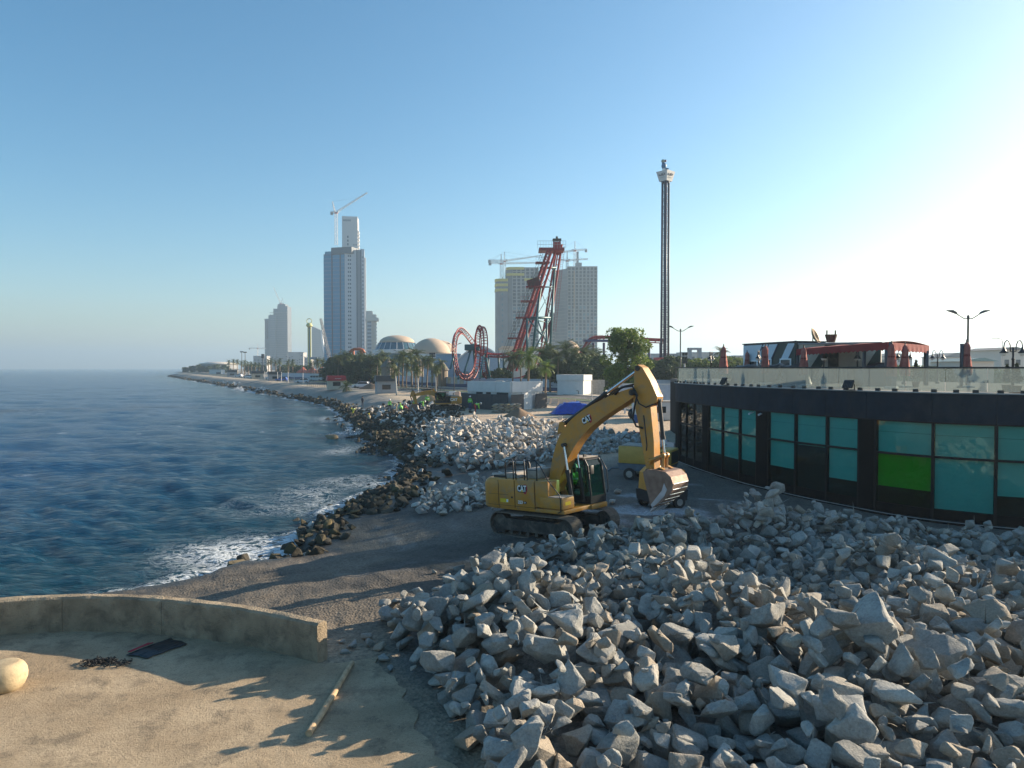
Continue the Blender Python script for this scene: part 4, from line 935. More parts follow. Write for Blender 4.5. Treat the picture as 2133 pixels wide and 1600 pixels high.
    outer = [(px-.12,pz+.02),(px+.10,pz+.13),(px+.62,pz+.13),(px+1.08,pz+.06),(px+1.34,pz-.16),(px+1.44,pz-.48),(px+1.36,pz-.80),(px+1.08,pz-1.10),(px+.72,pz-1.36),(px+.30,pz-1.62)]; outer = bq(outer)
    inner = [(px+.30,pz-1.62),(px+.66,pz-1.28),(px+1.02,pz-1.02),(px+1.27,pz-.76),(px+1.34,pz-.48),(px+1.25,pz-.20),(px+1.04,pz-.02),(px+.62,pz+.06),(px+.08,pz+.06),(px-.12,pz-.04)]; inner = bq(inner)
    bk = MB().prism(outer+inner[1:], -.50, .50).build('bucket', M_buck, e, 30)
    sp = outer+bq([(px+.20,pz-1.50),(px+.05,pz-.85),(px-.08,pz-.3)])
    for y in (-.53, .49): MB().prism(sp, y, y+.04).build('side_plate', M_buck, bk)
    for y in (-.535, .535): MB().prism(bq([(px+.30,pz-1.60),(px+.62,pz-1.36),(px+.95,pz-1.05),(px+1.12,pz-.75),(px+.98,pz-.45),(px+.84,pz-.8),(px+.52,pz-1.15),(px+.22,pz-1.48)]), y-.008, y+.008).build('wear_strip', M_bare, bk)
    for i in range(5):
        y = -.42+i*.21; MB().prism(bq([(px+.42,pz-1.60),(px+.30,pz-1.50),(px+.08,pz-1.84),(px+.12,pz-1.86)]), y-.06, y+.06).build('tooth', M_bare, bk)
    for i in range(6):
        a = np.interp(i, [0, 5], [5, 9]); j = int(a); fr = a-j; q = Vector(outer[j]).lerp(Vector(outer[min(j+1, 9)]), fr)
        MB().tube((q.x, -.49, q.y), (q.x, .49, q.y), .016, n=6).build('wear_bar', M_bare, bk)
    MB().prism([(px-.16,pz+.02),(px+.1,pz+.16),(px+.16,pz),(px,pz-.1)], -.34, -.22).prism([(px-.16,pz+.02),(px+.1,pz+.16),(px+.16,pz),(px,pz-.1)], .22, .34).prism([(px+.3,pz+.1),(px+.46,pz+.18),(px+.64,pz+.1)], -.34, -.2).prism([(px+.3,pz+.1),(px+.46,pz+.18),(px+.64,pz+.1)], .2, .34).build('bucket_ear', M_yel, bk)
    MB().tube((px, -.36, pz), (px, .36, pz), .12, n=16).build('pivot_pin', M_frame, bk, 40); MB().tube((ear.x, -.36, ear.z), (ear.x, .36, ear.z), .12, n=16).build('pivot_pin', M_frame, bk, 40)
    return e
EX = (1.72, 28.5)
exc = excavator('large yellow tracked excavator reaching its bucket onto the grey rock heap', (EX[0], EX[1], -.14), R(-43), R(-3.5))
# ================================================================== TWO COMPRESSORS
def wheel(parent, c, r, w_, ax=(0, 1, 0)):
    a = Vector(c)-Vector(ax)*w_/2; b = Vector(c)+Vector(ax)*w_/2
    o = MB().tube(a, b, r, n=18).build('wheel', M_rub, parent, 40); MB().tube(a-Vector(ax)*.01, b+Vector(ax)*.01, r*.55, n=12).build('rim', M_dust, o, 40); return o
M_slate = mat('slate_chassis', (0.10,0.125,0.15), .6, var=.2)
p = G(1345, 1000, 0); t = thing('air_compressor', 'boxy yellow wheeled compressor with slate grey lower body and dusty top', 'compressor', (p.x+.25, p.y+.3, 0), R(-28))
MB().prism([(-1.5,.55),(1.3,.55),(1.5,.95),(-1.65,.95)], -.85, .85).build('chassis', M_slate, t)
MB().bev((-.55, 0, 1.45), (2.1, 1.7, 1.0), .06).build('canopy', M_yel2, t, 40)
MB().bev((1.0, 0, 1.40), (1.0, 1.66, .9), .05).build('end_canopy', M_yel2, t, 40)
MB().bbox((.62,-.85,1.05),(1.42,-.835,1.72)).build('vent_panel', M_blk, t)
MB().bbox((1.5,-.7,1.05),(1.515,.7,1.72)).build('vent_panel', M_blk, t)
MB().bev((-.3, 0, 1.98), (2.3, 1.55, .06), .02).bev((-.2, .2, 2.02), (.7, .8, .08), .03).build('dusty_lid', M_dust, t, 40)
for (x, y) in ((-.9,-.8),(-.9,.8),(.9,-.8),(.9,.8)): wheel(t, (x, y, .35), .36, .22)
MB().path([(-1.5,0,.6),(-2.3,0,.5),(-2.5,0,.35)], .05, 8).build('tow_bar', M_slate, t)
M_or = mat('machine_orange', (0.62,0.27,0.02), .45, var=.08)
p = G(1368, 1062, 0); t = thing('site_generator', 'orange louvred generator on a black skid partly hidden behind the bucket', 'generator', (p.x+.35, p.y+.7, 0), R(20))
MB().prism([(-.95,.35),(1.0,.35),(1.05,.85),(-1.0,.85)], -.62, .62).build('skid', M_blk, t)
MB().prism([(-.88,.85),(.9,.85),(.9,1.75),(.6,1.85),(-.55,1.85),(-.82,1.62)], -.58, .58).build('housing', M_or, t, 30)
for i in range(5): MB().box((-.28, -.59, 1.25+i*.09), (.5, .03, .035)).build('louvre', M_blk, t)
MB().path([(-.5,-.62,.9),(-.5,-.70,1.15),(.55,-.70,1.15),(.55,-.62,.9)], .03, 8).build('guard_rail', M_blk, t)
for (x, y) in ((-.6,-.55),(-.6,.55),(.6,-.55),(.6,.55)): wheel(t, (x, y, .28), .29, .18)
MB().box((-.8, -.5, .15), (.06, .06, .4)).build('jack_leg', M_blk, t)
# ================================================================== GLASS BUILDING
BC = [(15.2,52.6),(13.2,51.6),(11.9,50.4),(11.6,49.2),(12.15,44.6),(12.95,40.4),(13.7,37.9),(14.7,35.3),(15.7,33.3),(16.8,31.3),(18.2,29.8),(20.4,28.4),(23.5,27.3),(27,26.8),(31,27.0),(36,28)]
bc = smooth_curve(BC, 16)
BL = [0.0]
for i in range(1, len(bc)): BL.append(BL[-1]+(bc[i]-bc[i-1]).length)
def at_s(s, off=0.0):
    s = max(0, min(BL[-1]-1e-4, s)); i = max(0, min(len(bc)-2, int(np.searchsorted(BL, s))-1)); t = (s-BL[i])/(BL[i+1]-BL[i])
    p = bc[i].lerp(bc[i+1], t); a = bc[max(i-1, 0)]; b = bc[min(i+2, len(bc)-1)]; d = (b-a).normalized()
    return p+Vector((d.y, -d.x, 0))*(-off)      # positive offset = outwards (towards the camera)
_pxs = np.array([1066.5+F*q.x/q.y for q in bc])
def s_px(px):
    j = [i for i in range(len(bc)) if bc[i].y < 49.3]
    return float(np.interp(px, _pxs[j], np.array(BL)[j]))
# outward side check
if (at_s(20, 1.0)-at_s(20)).x > 0:
    _at = at_s
    def at_s(s, off=0.0): return _at(s, -off)
M_fas = mat('navy_cladding', (0.010,0.020,0.034), .5, var=.25, scale=2, bump=.04, spec=.1, dirt=((0.05,0.05,0.05), .5, .8))
M_blkc = mat('black_cladding', (0.006,0.006,0.007), .6, var=.2, spec=.06)
M_mull = mat('black_mullion', (0.008,0.008,0.009), .5, spec=.2)
M_wg = glass('tinted_window', (0.46,0.80,0.77), .015, .9)
M_wgd = glass('smoked_window', (0.30,0.34,0.26), .02, 1.3)
M_wgg = glass('green_window', (0.24,0.74,0.17), .02, .9)
M_blind = mat('pale_roller_blind', (0.72,0.74,0.70), .85, var=.05, scale=2)
M_bal = glass('frosted_glass', (0.76,0.81,0.79), .12, .8, .30, (0.50,0.54,0.52))
M_rail = mat('dark_rail', (0.012,0.013,0.016), .4)
M_ledge = mat('pale_ledge', (0.38,0.38,0.36), .8, var=.15)
M_line = mat('white_trim_line', (0.34,0.33,0.32), .6)
bd = thing('glass_building', 'low curved building with black cladding and teal window blinds under a terrace', 'building')
def strip(s0, s1, off0, off1, z0, z1, step=.45):
    """curved box between two offsets and two heights"""
    n = max(1, int(abs(s1-s0)/step)); V = []
    for i in range(n+1):
        s = s0+(s1-s0)*i/n; a = at_s(s, off0); b = at_s(s, off1); V += [(a.x, a.y, z0), (b.x, b.y, z0), (b.x, b.y, z1), (a.x, a.y, z1)]
    f = [(i*4+j, i*4+(j+1) % 4, (i+1)*4+(j+1) % 4, (i+1)*4+j) for i in range(n) for j in range(4)]+[(3, 2, 1, 0), (n*4, n*4+1, n*4+2, n*4+3)]
    return MB().add(V, f)
S0, S1 = 0.02, BL[-1]-0.3
ZT = 5.44; ZF = 4.20
# roof/terrace slab: fan to a back line
pts = [at_s(S0+(S1-S0)*i/60, .02) for i in range(61)]
poly = [(q.x, q.y) for q in pts]+[(40,31),(31,58),(25,70),(15.6,70)]
MB().prism(poly, ZT-.30, ZT-.02, 'z').build('terrace_slab', mat('terrace_floor', (0.11,0.11,0.105), .85, var=.15, scale=1), bd)
cpts = [at_s(S0+(S1-S0)*i/60, -.7) for i in range(61)]
MB().prism([(q.x, q.y) for q in cpts]+poly[61:], .02, ZT-.32, 'z').build('dark_core', mat('dark_interior', (0.012,0.012,0.012), .9), bd)
strip(S0, S1, .22, -.05, ZT-.02, ZT+.03).build('terrace_edge', M_ledge, bd)
fas_px = [1416,1467,1505.5,1541.5,1586,1656,1724,1810,1944,2077,2240]
fs = [S0]+[s_px(x) for x in fas_px]+[S1]
for a, b in zip(fs[:-1], fs[1:]): strip(a+.008, b-.008, .14, -.1, ZF, ZT-.04, .3).build('fascia_panel', M_fas, bd)
strip(S0, S1, .10, -.06, ZF-.06, ZF-.005).build('head_trim', M_mull, bd)
strip(S0, S1, .20, -.1, -.25, .10).build('plinth', M_blkc, bd)
strip(S0, S1, .235, .205, .05, .08).build('white_base_line', M_line, bd)
# bays: (px edges of the panes, blind bottoms)
BAYS = [([1419,1432,1448,1466.5], None), ([1478,1507,1543,1579], [1.30,1.25,1.30]), ([1603,1659.5,1725,1792], [1.32,2.62,1.22]), ([1827,1945.5,2077.5,2215], [1.22,.52,1.28])]
ZM = 2.72
def flat_pane(sa, sb, z0, z1, off, m, name, par, t=.012):
    a0, b0 = at_s(sa, off), at_s(sb, off); a1, b1 = at_s(sa, off-t), at_s(sb, off-t)
    return MB().add([(a0.x,a0.y,z0),(b0.x,b0.y,z0),(b0.x,b0.y,z1),(a0.x,a0.y,z1),(a1.x,a1.y,z0),(b1.x,b1.y,z0),(b1.x,b1.y,z1),(a1.x,a1.y,z1)], [(0,1,2,3),(7,6,5,4),(0,4,5,1),(1,5,6,2),(2,6,7,3),(3,7,4,0)]).build(name, m, par)
prev = S0
for bi, (edges, bl) in enumerate(BAYS):
    es = [s_px(x) for x in edges]
    strip(prev, es[0]-.05, .12, -.2, .10, ZF-.06).build('pier', M_blkc, bd); prev = es[-1]+.05
    for k in range(len(es)-1):
        a, b = es[k]+.05, es[k+1]-.05; w = obj('window', MB().box((0, 0, 0), (.001, .001, .001)).mesh('window'), bd) if False else None
        fr = strip(es[k]-.05, es[k]+.05, .09, -.08, .1, ZF-.06, 1).build('window_post', M_mull, bd)
        strip(a, b, .085, -.05, ZM-.045, ZM+.045, .3).build('transom', M_mull, bd)
        strip(a, b, .06, -.05, .10, .50, .3).build('sill_panel', M_blkc, bd)
        g = M_wgd if bl is None else M_wg
        for (z0, z1) in ((.5, ZM-.045), (ZM+.045, ZF-.06)):
            gm = M_wgg if (bi == 3 and k == 0 and z1 < ZM) else g
            flat_pane(a, b, z0, z1, .03, gm, 'window_pane', bd)
        if bl is not None:
            zb = bl[k]
            o = flat_pane(a+.02, b-.02, zb, ZF-.08, -.06, M_blind, 'blind', bd)
            flat_pane(a+.02, b-.02, zb-.03, zb, -.055, M_mull, 'hem_bar', o)
            flat_pane(a+.02, b-.02, ZF-.55-.02*k, ZF-.535-.02*k, -.05, M_dust, 'seam', o, .004)
    strip(es[-1]-.05, es[-1]+.05, .09, -.08, .1, ZF-.06, 1).build('window_post', M_mull, bd)
strip(prev, S1, .12, -.2, .10, ZF-.06).build('pier', M_blkc, bd)
# balustrade: each frosted pane, its clamps, the rail
ba = thing('glass_balustrade', 'long curved balustrade of frosted glass panes along the terrace edge', 'balustrade')
bpx = [1417,1432,1446,1459,1473,1501,1528,1560,1593,1642,1694,1750,1813,1889,1970,2057,2160,2290]
bs = [s_px(x) for x in bpx]
bs = [bs[0]-1.3*i for i in range(2, 0, -1) if bs[0]-1.3*i > S0]+bs
if bs[-1] < S1-1: bs.append(min(S1, bs[-1]+2.2))
for a, b in zip(bs[:-1], bs[1:]):
    gp = flat_pane(a+.012, b-.012, ZT+.07, CAMH-.03, .10, M_bal, 'glass_pane', ba, .014)
    for s in (a+(b-a)*.27, a+(b-a)*.73): 
        q = at_s(s, .11); q2 = at_s(s+.05, .11); ang = math.atan2((q2-q).y, (q2-q).x)
        MB().bev((q.x, q.y, ZT+.085), (.22, .10, .13), .015, ang).build('clamp', M_rail, gp, 40)
strip(bs[0], bs[-1], .135, .06, CAMH-.035, CAMH+.035).build('hand_rail', M_rail, ba)
# floodlights on the terrace edge
for px, lab in ((1519, 'square dark floodlight tilted back on the terrace edge, nearer the building corner'), (1778, 'square dark floodlight with ribbed back on the middle of the terrace edge')):
    s = s_px(px); q = at_s(s, .30); q2 = at_s(s+.1, .30); ang = math.atan2((q2-q).y, (q2-q).x)
    t = thing('floodlight', lab, 'floodlight', (q.x, q.y, ZT+.03), ang)
    Mx = Matrix.Rotation(R(-28), 3, 'X')
    MB().bev((0, -.05, .27), (.52, .09, .40), .02, M=Mx).build('lamp_body', M_rail, t, 40)
    for i in range(6): MB().box(Vector((-.21+i*.084, -.11, .245)), (.018, .05, .36), M=Mx).build('cooling_fin', mat('dull_grey_metal', (0.06,0.065,0.07), .5), t)
    MB().box((-.28, 0, .14), (.02, .05, .30)).box((.28, 0, .14), (.02, .05, .30)).box((0, 0, .01), (.58, .06, .02)).build('bracket', M_rail, t)
# two small cameras under the fascia
for px in (1573, 1593):
    q = at_s(s_px(px), .25); tag(MB().tube((q.x, q.y, 4.02), (q.x-.16, q.y-.14, 3.97), .05, n=10).tube((q.x+.05, q.y+.05, 4.0), (q.x+.3, q.y+.25, 4.08), .02, n=8).build('security_camera', mat('white_plastic', (0.7,0.7,0.7), .4), None, 40), 'white security camera under the fascia beside the pier, %s of two' % ('left' if px < 1580 else 'right'), 'camera')
# hose coil lying by the plinth, folding chair and buckets
q = W(1922, 1106, 26.4); b = MB()
for k in range(5): b.path([(q.x+(.42-.015*k)*math.cos(a), q.y+(.42-.015*k)*math.sin(a), gz(q.x, q.y)+.30+.05*k) for a in np.linspace(0, 2*PI*.97, 28)], .03, 8)
tag(b.build('hose_coil', M_rub, None, True, None, False), 'coiled black hose lying between the rocks and the building wall', 'hose')
# ---- terrace furniture
M_red = mat('faded_red_fabric', (0.29,0.085,0.075), .88, col2=(0.40,0.17,0.14), scale=3, bump=.2, bscale=12)
def parasol_proto():
    t = thing('closed_parasol', '', 'parasol')
    MB().tube((0, 0, 0), (0, 0, 2.62), .035, n=10).build('pole', M_rail, t, 40)
    V = []; n = 22; zs = [.72, .85, 1.2, 1.6, 1.95, 2.2, 2.38, 2.5]; rs = [.20, .22, .21, .18, .15, .16, .11, .03]
    for i, (z, r) in enumerate(zip(zs, rs)):
        for j in range(n):
            k = 1+.30*(1 if j % 2 else -1)*(1-i/11)+.15*math.sin(j*2.1+i*.7); V.append((r*k*math.cos(2*PI*j/n+.1*i), r*k*math.sin(2*PI*j/n+.1*i), z+.06*math.sin(j*1.7)*(i == 0)))
    f = [(i*n+j, i*n+(j+1) % n, (i+1)*n+(j+1) % n, (i+1)*n+j) for i in range(len(zs)-1) for j in range(n)]+[tuple(range((len(zs)-1)*n, len(zs)*n))]
    MB().add(V, f).build('folded_canopy', M_red, t, True)
    MB().lathe([(.05,2.48),(.03,2.56),(.012,2.66)], n=10).build('finial', M_rail, t)
    MB().lathe([(.17,1.72),(.19,1.74),(.19,1.80),(.17,1.82)], n=18).build('tie_strap', mat('dark_red_strap', (0.16,0.02,0.02), .8), t)
    MB().bev((0, 0, .06), (.6, .6, .12), .03).build('base_block', M_ledge, t, 40); return t
pp = parasol_proto(); first = True
for (px, d, s, lab) in [(1507,47,1.0,'closed faded red parasol nearest the left end of the terrace rail'),(1556,58,.95,'darker closed red parasol standing at the striped cabin corner'),(1594,46,1.0,'closed faded red parasol in front of the striped cabin windows'),(1674,42,.92,'closed red parasol before the left end of the red awning'),(1857,36.5,.93,'closed red parasol beside the navy awning post, left of the two there'),(1885,38.5,.93,'closed red parasol under the awning corner, right of the two there'),(2013,38,.98,'lone closed red parasol below the tall twin street lamp')]:
    p = W(px, 760, d); loc = (p.x, p.y, ZT-.02)
    if first: pp.location = loc; pp.scale = (s, s, s); pp['label'] = lab; pp['group'] = 'closed parasols on the terrace'; first = False
    else: dup(pp, loc, px*.7, s, lab, 'closed parasols on the terrace')
# navy square posts beside parasols
for (px, d, zt, lab) in [(1588,47,7.85,'slim navy post beside the cabin parasol'),(2003,38,7.75,'slim navy post left of the lone parasol')]:
    p = W(px, 760, d); tag(MB().bev((p.x, p.y, (zt+ZT)/2), (.13, .13, zt-ZT), .015).bev((p.x, p.y, ZT+.03), (.3, .3, .08), .01).bev((p.x, p.y, zt+.01), (.16, .16, .04), .01).build('post', mat('navy_paint', (0.02,0.035,0.055), .45), None, 40), lab, 'post')
# swan-neck lamp posts
M_bulb = mat('frosted_bulb', (0.75,0.73,0.68), .3, var=.02)
def lamp_proto():
    t = thing('terrace_lamp', '', 'lamp post')
    MB().lathe([(.13,0),(.13,.12),(.06,.2),(.05,1.4),(.07,1.44),(.04,1.52),(.04,1.95),(.001,2.0)], n=14).build('column', M_rail, t, 40)
    for s in (-1, 1):
        a = MB().path([(0, 0, 1.75), (s*.12, 0, 1.78), (s*.13, 0, 2.05), (s*.2, 0, 2.22), (s*.29, 0, 2.25), (s*.37, 0, 2.16), (s*.40, 0, 2.0), (s*.40, 0, 1.9)], .022, 8).build('arm', M_rail, t, True)
        MB().lathe([(.03,.20),(.05,.12),(.09,.03),(.17,-.05),(.17,-.07)], (s*.40, 0, 1.78), 14).build('lamp_shade', M_rail, t, True)
        MB().sphere((s*.40, 0, 1.69), .115, 12, 8).build('globe', M_bulb, t, True)
    return t
lp = lamp_proto(); first = True
for (px, d, s, rz, lab) in [(2110,30.6,.98,0,'large swan-neck twin lamp close to the right end of the rail'),(1953,48,1.0,.15,'swan-neck twin lamp right of the red awning'),(1883,46,1.0,0,'swan-neck twin lamp between the parasols under the awning corner'),(1786,50,1.0,.9,'swan-neck twin lamp deep under the red awning'),(1716,46,.98,1.0,'swan-neck twin lamp before the left half of the red awning'),(1580,49,1.0,1.1,'swan-neck twin lamp before the striped cabin'),(1481,52,1.0,1.05,'swan-neck twin lamp at the far left of the terrace')]:
    p = W(px, 760, d); loc = (p.x, p.y, ZT-.02)
    if first: lp.location = loc; lp['label'] = lab; lp['group'] = 'swan-neck lamps on the terrace'; first = False
    else: dup(lp, loc, rz, s, lab, 'swan-neck lamps on the terrace')
# striped cabin
M_dg = mat('dark_green_paint', (0.012,0.035,0.030), .5, var=.1); M_lb = mat('pale_blue_paint', (0.55,0.64,0.70), .5, var=.05); M_nv = mat('navy_line', (0.01,0.012,0.05), .5)
A_ = W(1548, 766, 59); B_ = W(1657, 766, 52.5); L = (B_-A_).xy.length; ang = math.atan2(B_.y-A_.y, B_.x-A_.x)
cb = thing('striped_cabin', 'dark green cabin with pale blue diagonal stripes on the terrace', 'cabin', (A_.x, A_.y, ZT-.02), ang)
MB().bbox((0, .02, 0), (L, 2.6, 2.98)).build('wall', M_dg, cb)
def slant(x0, x1, m, off=0, z0=0., z1=2.9, k=.72):
    V = [(x0+k*0, z0), (x1, z0), (x1+k*(z1-z0), z1), (x0+k*(z1-z0), z1)]
    V = [(min(max(a, .03), L-.03), b) for a, b in V]
    MB().prism(V, -.012-off, .02).build('stripe', m, cb)
slant(-2.2, .55, M_lb); slant(.68, 1.35, M_lb); slant(1.46, 2.5, M_lb); slant(3.75, 4.6, M_lb)
slant(.55, .68, M_nv, .004); slant(1.35, 1.46, M_nv, .004); slant(2.5, 2.65, M_nv, .004); slant(4.6, 4.75, M_nv, .004)
for (x, wd, z) in ((1.0, 1.0, 1.15), (3.0, .8, 1.25), (5.0, 1.2, 1.25)):
    w_ = MB().bev((x+wd/2, -.035, z), (wd+.16, .05, 1.05), .01).build('window_frame', M_white, cb, 40); MB().box((x+wd/2, -.062, z), (wd-.1, .01, .85)).build('window_pane', mat('dark_pane', (0.02,0.035,0.04), .08), w_)
MB().bbox((-.06,-.08,2.98),(L+.06,2.65,3.06)).build('roof_edge', M_nv, cb)
MB().bev((L, -.02, 1.53), (.12, .12, 3.1), .01).build('corner_post', M_dg, cb)
# second kitchen cabin behind the awning
C2 = W(1660, 766, 52.6); D2_ = W(1835, 766, 50); L2 = (D2_-C2).xy.length; a2 = math.atan2(D2_.y-C2.y, D2_.x-C2.x)
kc = thing('kitchen_cabin', 'long cream and green serving cabin shaded behind the red awning', 'cabin', (C2.x, C2.y, ZT-.02), a2)
MB().bbox((0.1, .02, 0), (L2, 2.6, 2.78)).build('wall', mat('cream_panel', (0.50,0.45,0.36), .7, var=.1), kc)
MB().bbox((0.05,-.05,2.78),(L2+.05,2.65,2.90)).build('roof_edge', mat('grey_trim', (0.25,0.26,0.27), .6), kc)
for (x0, x1, m) in ((0.3, 1.0, M_dg), (3.9, 5.4, M_dg)): MB().prism([(x0,.02),(x1,.02),(min(L2,x1+1.6),2.75),(min(L2,x0+1.6),2.75)], -.012, .02).build('stripe', m, kc)
MB().bbox((2.1,-.03,0),(2.8,.02,2.4)).build('door', M_frame, kc); MB().bbox((3.4,-.5,0),(L2-.1,-.03,1.15)).build('counter', M_blk, kc)
# dish and planter tub on the cabin roof
p = W(1693, 712, 53); d = thing('satellite_dish', 'tan satellite dish tipped on the cabin roof', 'dish', (p.x, p.y, ZT+2.9))
V = []; 
for i in range(6):
    r = .72*i/5
    for j in range(22): a = 2*PI*j/22; V.append(Vector((r*math.cos(a), r*math.sin(a), .28*(r/.72)**2)))
Mx = Matrix.Rotation(R(62), 3, 'Y') @ Matrix.Rotation(R(35), 3, 'X')
V = [Mx @ q+Vector((0, 0, .45)) for q in V]
o = MB().add(V, [(i*22+j, i*22+(j+1) % 22, (i+1)*22+(j+1) % 22, (i+1)*22+j) for i in range(5) for j in range(22)]).build('reflector', mat('tan_dish', (0.42,0.27,0.14), .6), d, True); o.modifiers.new('t', 'SOLIDIFY').thickness = .03
MB().tube((0, 0, 0), (0, 0, .5), .04, n=8).build('mast', M_frame, d)
p = W(1731, 712, 50.5); t = thing('wooden_tub', 'dark brown flared wooden tub with two upright handles on the roof', 'tub', (p.x, p.y, ZT+2.86))
n = 12
for j in range(n):
    a0, a1 = 2*PI*(j+.04)/n, 2*PI*(j+.96)/n
    MB().add([(r*math.cos(a), r*math.sin(a), z) for z, r in ((0, .27), (.55, .42)) for a in (a0, a1)]+[(r*math.cos(a), r*math.sin(a), z) for z, r in ((0, .24), (.55, .385)) for a in (a0, a1)], [(0,1,3,2),(5,4,6,7),(2,3,7,6),(1,0,4,5),(0,2,6,4),(3,1,5,7)]).build('stave', mat('dark_timber', (0.09,0.05,0.035), .75), t)
for s in (-1, 1): MB().box((s*.30, 0, .66), (.07, .08, .38)).build('handle', MATS['dark_timber'], t)
MB().lathe([(.25,0),(.25,.02)], n=12).build('base', MATS['dark_timber'], t)
# awning
M_awn = mat('red_awning', (0.27,0.025,0.026), .85, var=.15, scale=1, transl=.15)
aw = thing('red_awning', 'wide red fabric awning with scalloped valance on navy posts', 'awning')
Aw = [W(1659, 727.5, 49), W(1849, 712.5, 38), W(1935, 720, 42.5)]; Dw = Aw[0]+Aw[2]-Aw[1]; Dw.z = 7.95
Aw.append(Dw)
N = 14; V = []
for j in range(N+1):
    for i in range(N+1):
        u, v = i/N, j/N; q = (Aw[0]*(1-u)+Aw[1]*u)*(1-v)+(Aw[3]*(1-u)+Aw[2]*u)*v; q = q.copy(); q.z += .22*math.sin(PI*v)*.7+.025*math.sin(u*22)*math.sin(PI*v)-.05*math.sin(PI*u*3)**2*(1-v); V.append(q)
cv = MB().add(V, [(j*(N+1)+i, j*(N+1)+i+1, (j+1)*(N+1)+i+1, (j+1)*(N+1)+i) for j in range(N) for i in range(N)]).build('canopy', M_awn, aw, True)
cv.modifiers.new('t', 'SOLIDIFY').thickness = .02
def valance(P, Q, h, n):
    V = []; f = []
    for i in range(n*6+1):
        t = i/(n*6); q = P.lerp(Q, t); lo = h-.07*abs(math.sin(PI*n*t)); nn = Vector((0, 0, 1)).cross((Q-P).normalized())*.015*math.sin(t*60)
        V += [q+nn*0, q+nn-Vector((0, 0, lo))]
    f = [(2*i, 2*i+2, 2*i+3, 2*i+1) for i in range(n*6)]
    o = MB().add(V, f).build('valance', M_awn, aw); o.modifiers.new('t', 'SOLIDIFY').thickness = .015
valance(Aw[0], Aw[1], .46, 22); valance(Aw[1], Aw[2], .48, 12)
for px, d, zt, w_ in ((1849, 38.2, 7.88, .24), (1929, 42.3, 7.5, .20), (1800, 40.6, 7.5, .15), (1662, 49.0, 7.6, .14)):
    p = W(px, 760, d); MB().bev((p.x, p.y, (zt+ZT)/2), (w_, w_, zt-ZT), .015).build('post', mat('navy_paint', (0.02,0.035,0.055), .45), aw, 40)
# covered furniture
for (px, d, wd, h, lab) in ((1560,50,2.3,1.20,'furniture heap under a black cover, farthest left'),(1612,48,2.6,1.30,'furniture heap under a black cover, middle of three'),(1650,46.5,2.2,1.30,'furniture heap under a black cover beside the red awning')):
    p = W(px, 766, d); V = []; n = 14; m_ = 8
    for j in range(m_+1):
        for i in range(n+1):
            u, v = i/n, j/m_; e = min(1, min(u, 1-u)*7)*min(1, min(v, 1-v)*5); k = float(fbm(np.array([u*3+px]), np.array([v*2.]), 3, 2)[0])
            V.append((p.x+(u-.5)*wd, p.y+(v-.5)*1.4, ZT+e*h*(.72+.5*k)))
    tag(MB().add(V, [(j*(n+1)+i, j*(n+1)+i+1, (j+1)*(n+1)+i+1, (j+1)*(n+1)+i) for j in range(m_) for i in range(n)]).build('covered_furniture', mat('black_tarpaulin', (0.035,0.04,0.042), .55, var=.3), None, 50), lab, 'cover')
p = W(1823, 766, 41); tag(MB().prism([(-.9,0),(.95,0),(1.0,.95),(.35,1.38),(-.95,.98)], -.5, .5).build('covered_counter', mat('navy_cover', (0.03,0.05,0.075), .5), None), 'navy pitched cover over a counter below the awning', 'cover')
bpy.data.objects['covered_counter'].location = (p.x, p.y, ZT-.02)
# potted shrubs on the terrace
def leaf_cloud(n, fn, size, seed, flat=False):
    """n leaf quads at points from fn(rng); returns MB"""
    r = np.random.default_rng(seed); V = np.empty((n*4, 3)); P = fn(r, n)
    d = r.normal(size=(n, 3)); d /= np.linalg.norm(d, axis=1)[:, None]; e = np.cross(d, r.normal(size=(n, 3))); e /= np.linalg.norm(e, axis=1)[:, None]
    s = size*r.uniform(.6, 1.35, n)[:, None]
    V[0::4] = P-d*s; V[1::4] = P+e*s*.45; V[2::4] = P+d*s; V[3::4] = P-e*s*.45
    return V, np.arange(n*4).reshape(-1, 4)
def np_mesh(name, V, Fq, m):
    me = bpy.data.meshes.new(name); me.vertices.add(len(V)); me.vertices.foreach_set('co', np.asarray(V, np.float32).ravel()); k = Fq.shape[1]
    me.loops.add(Fq.size); me.loops.foreach_set('vertex_index', Fq.ravel().astype(np.int32)); me.polygons.add(len(Fq)); me.polygons.foreach_set('loop_start', (np.arange(len(Fq))*k).astype(np.int32)); me.polygons.foreach_set('loop_total', np.full(len(Fq), k, np.int32))
    me.update(); me.validate(); me.materials.append(m); return me
M_leafd = mat('dark_shrub_leaf', (0.035,0.05,0.02), .6, var=.4, scale=2, transl=.25)
for i, (px, d, h, lab) in enumerate([(1908,39,1.5,'dark spiky potted shrub under the awning right end'),(2118,30,1.25,'bare twiggy potted shrub by the right rail end'),(2098,31.5,1.2,'small potted shrub left of the right rail lamp'),(1625,41,.9,'low leafy potted shrub behind the frosted glass'),(1700,38,.95,'low flowering potted shrub behind the rail centre')]):
    p = W(px, 766, d); t = thing('potted_shrub', lab, 'plant', (p.x, p.y, ZT-.02))
    MB().lathe([(.14,0),(.2,.3),(.21,.32)], n=14).build('pot', mat('clay_pot', (0.22,0.12,0.07), .8), t, 40)
    def fn(r, n, h=h): a = r.uniform(0, 2*PI, n); z = r.uniform(.3, 1, n)**.8; q = (1.05-z)*.38*r.uniform(.2, 1, n); return np.stack([q*np.cos(a), q*np.sin(a), z*h], 1)
    V, Fq = leaf_cloud(420, fn, .07, 40+i); obj('foliage', np_mesh('foliage', V, Fq, M_leafd), t)
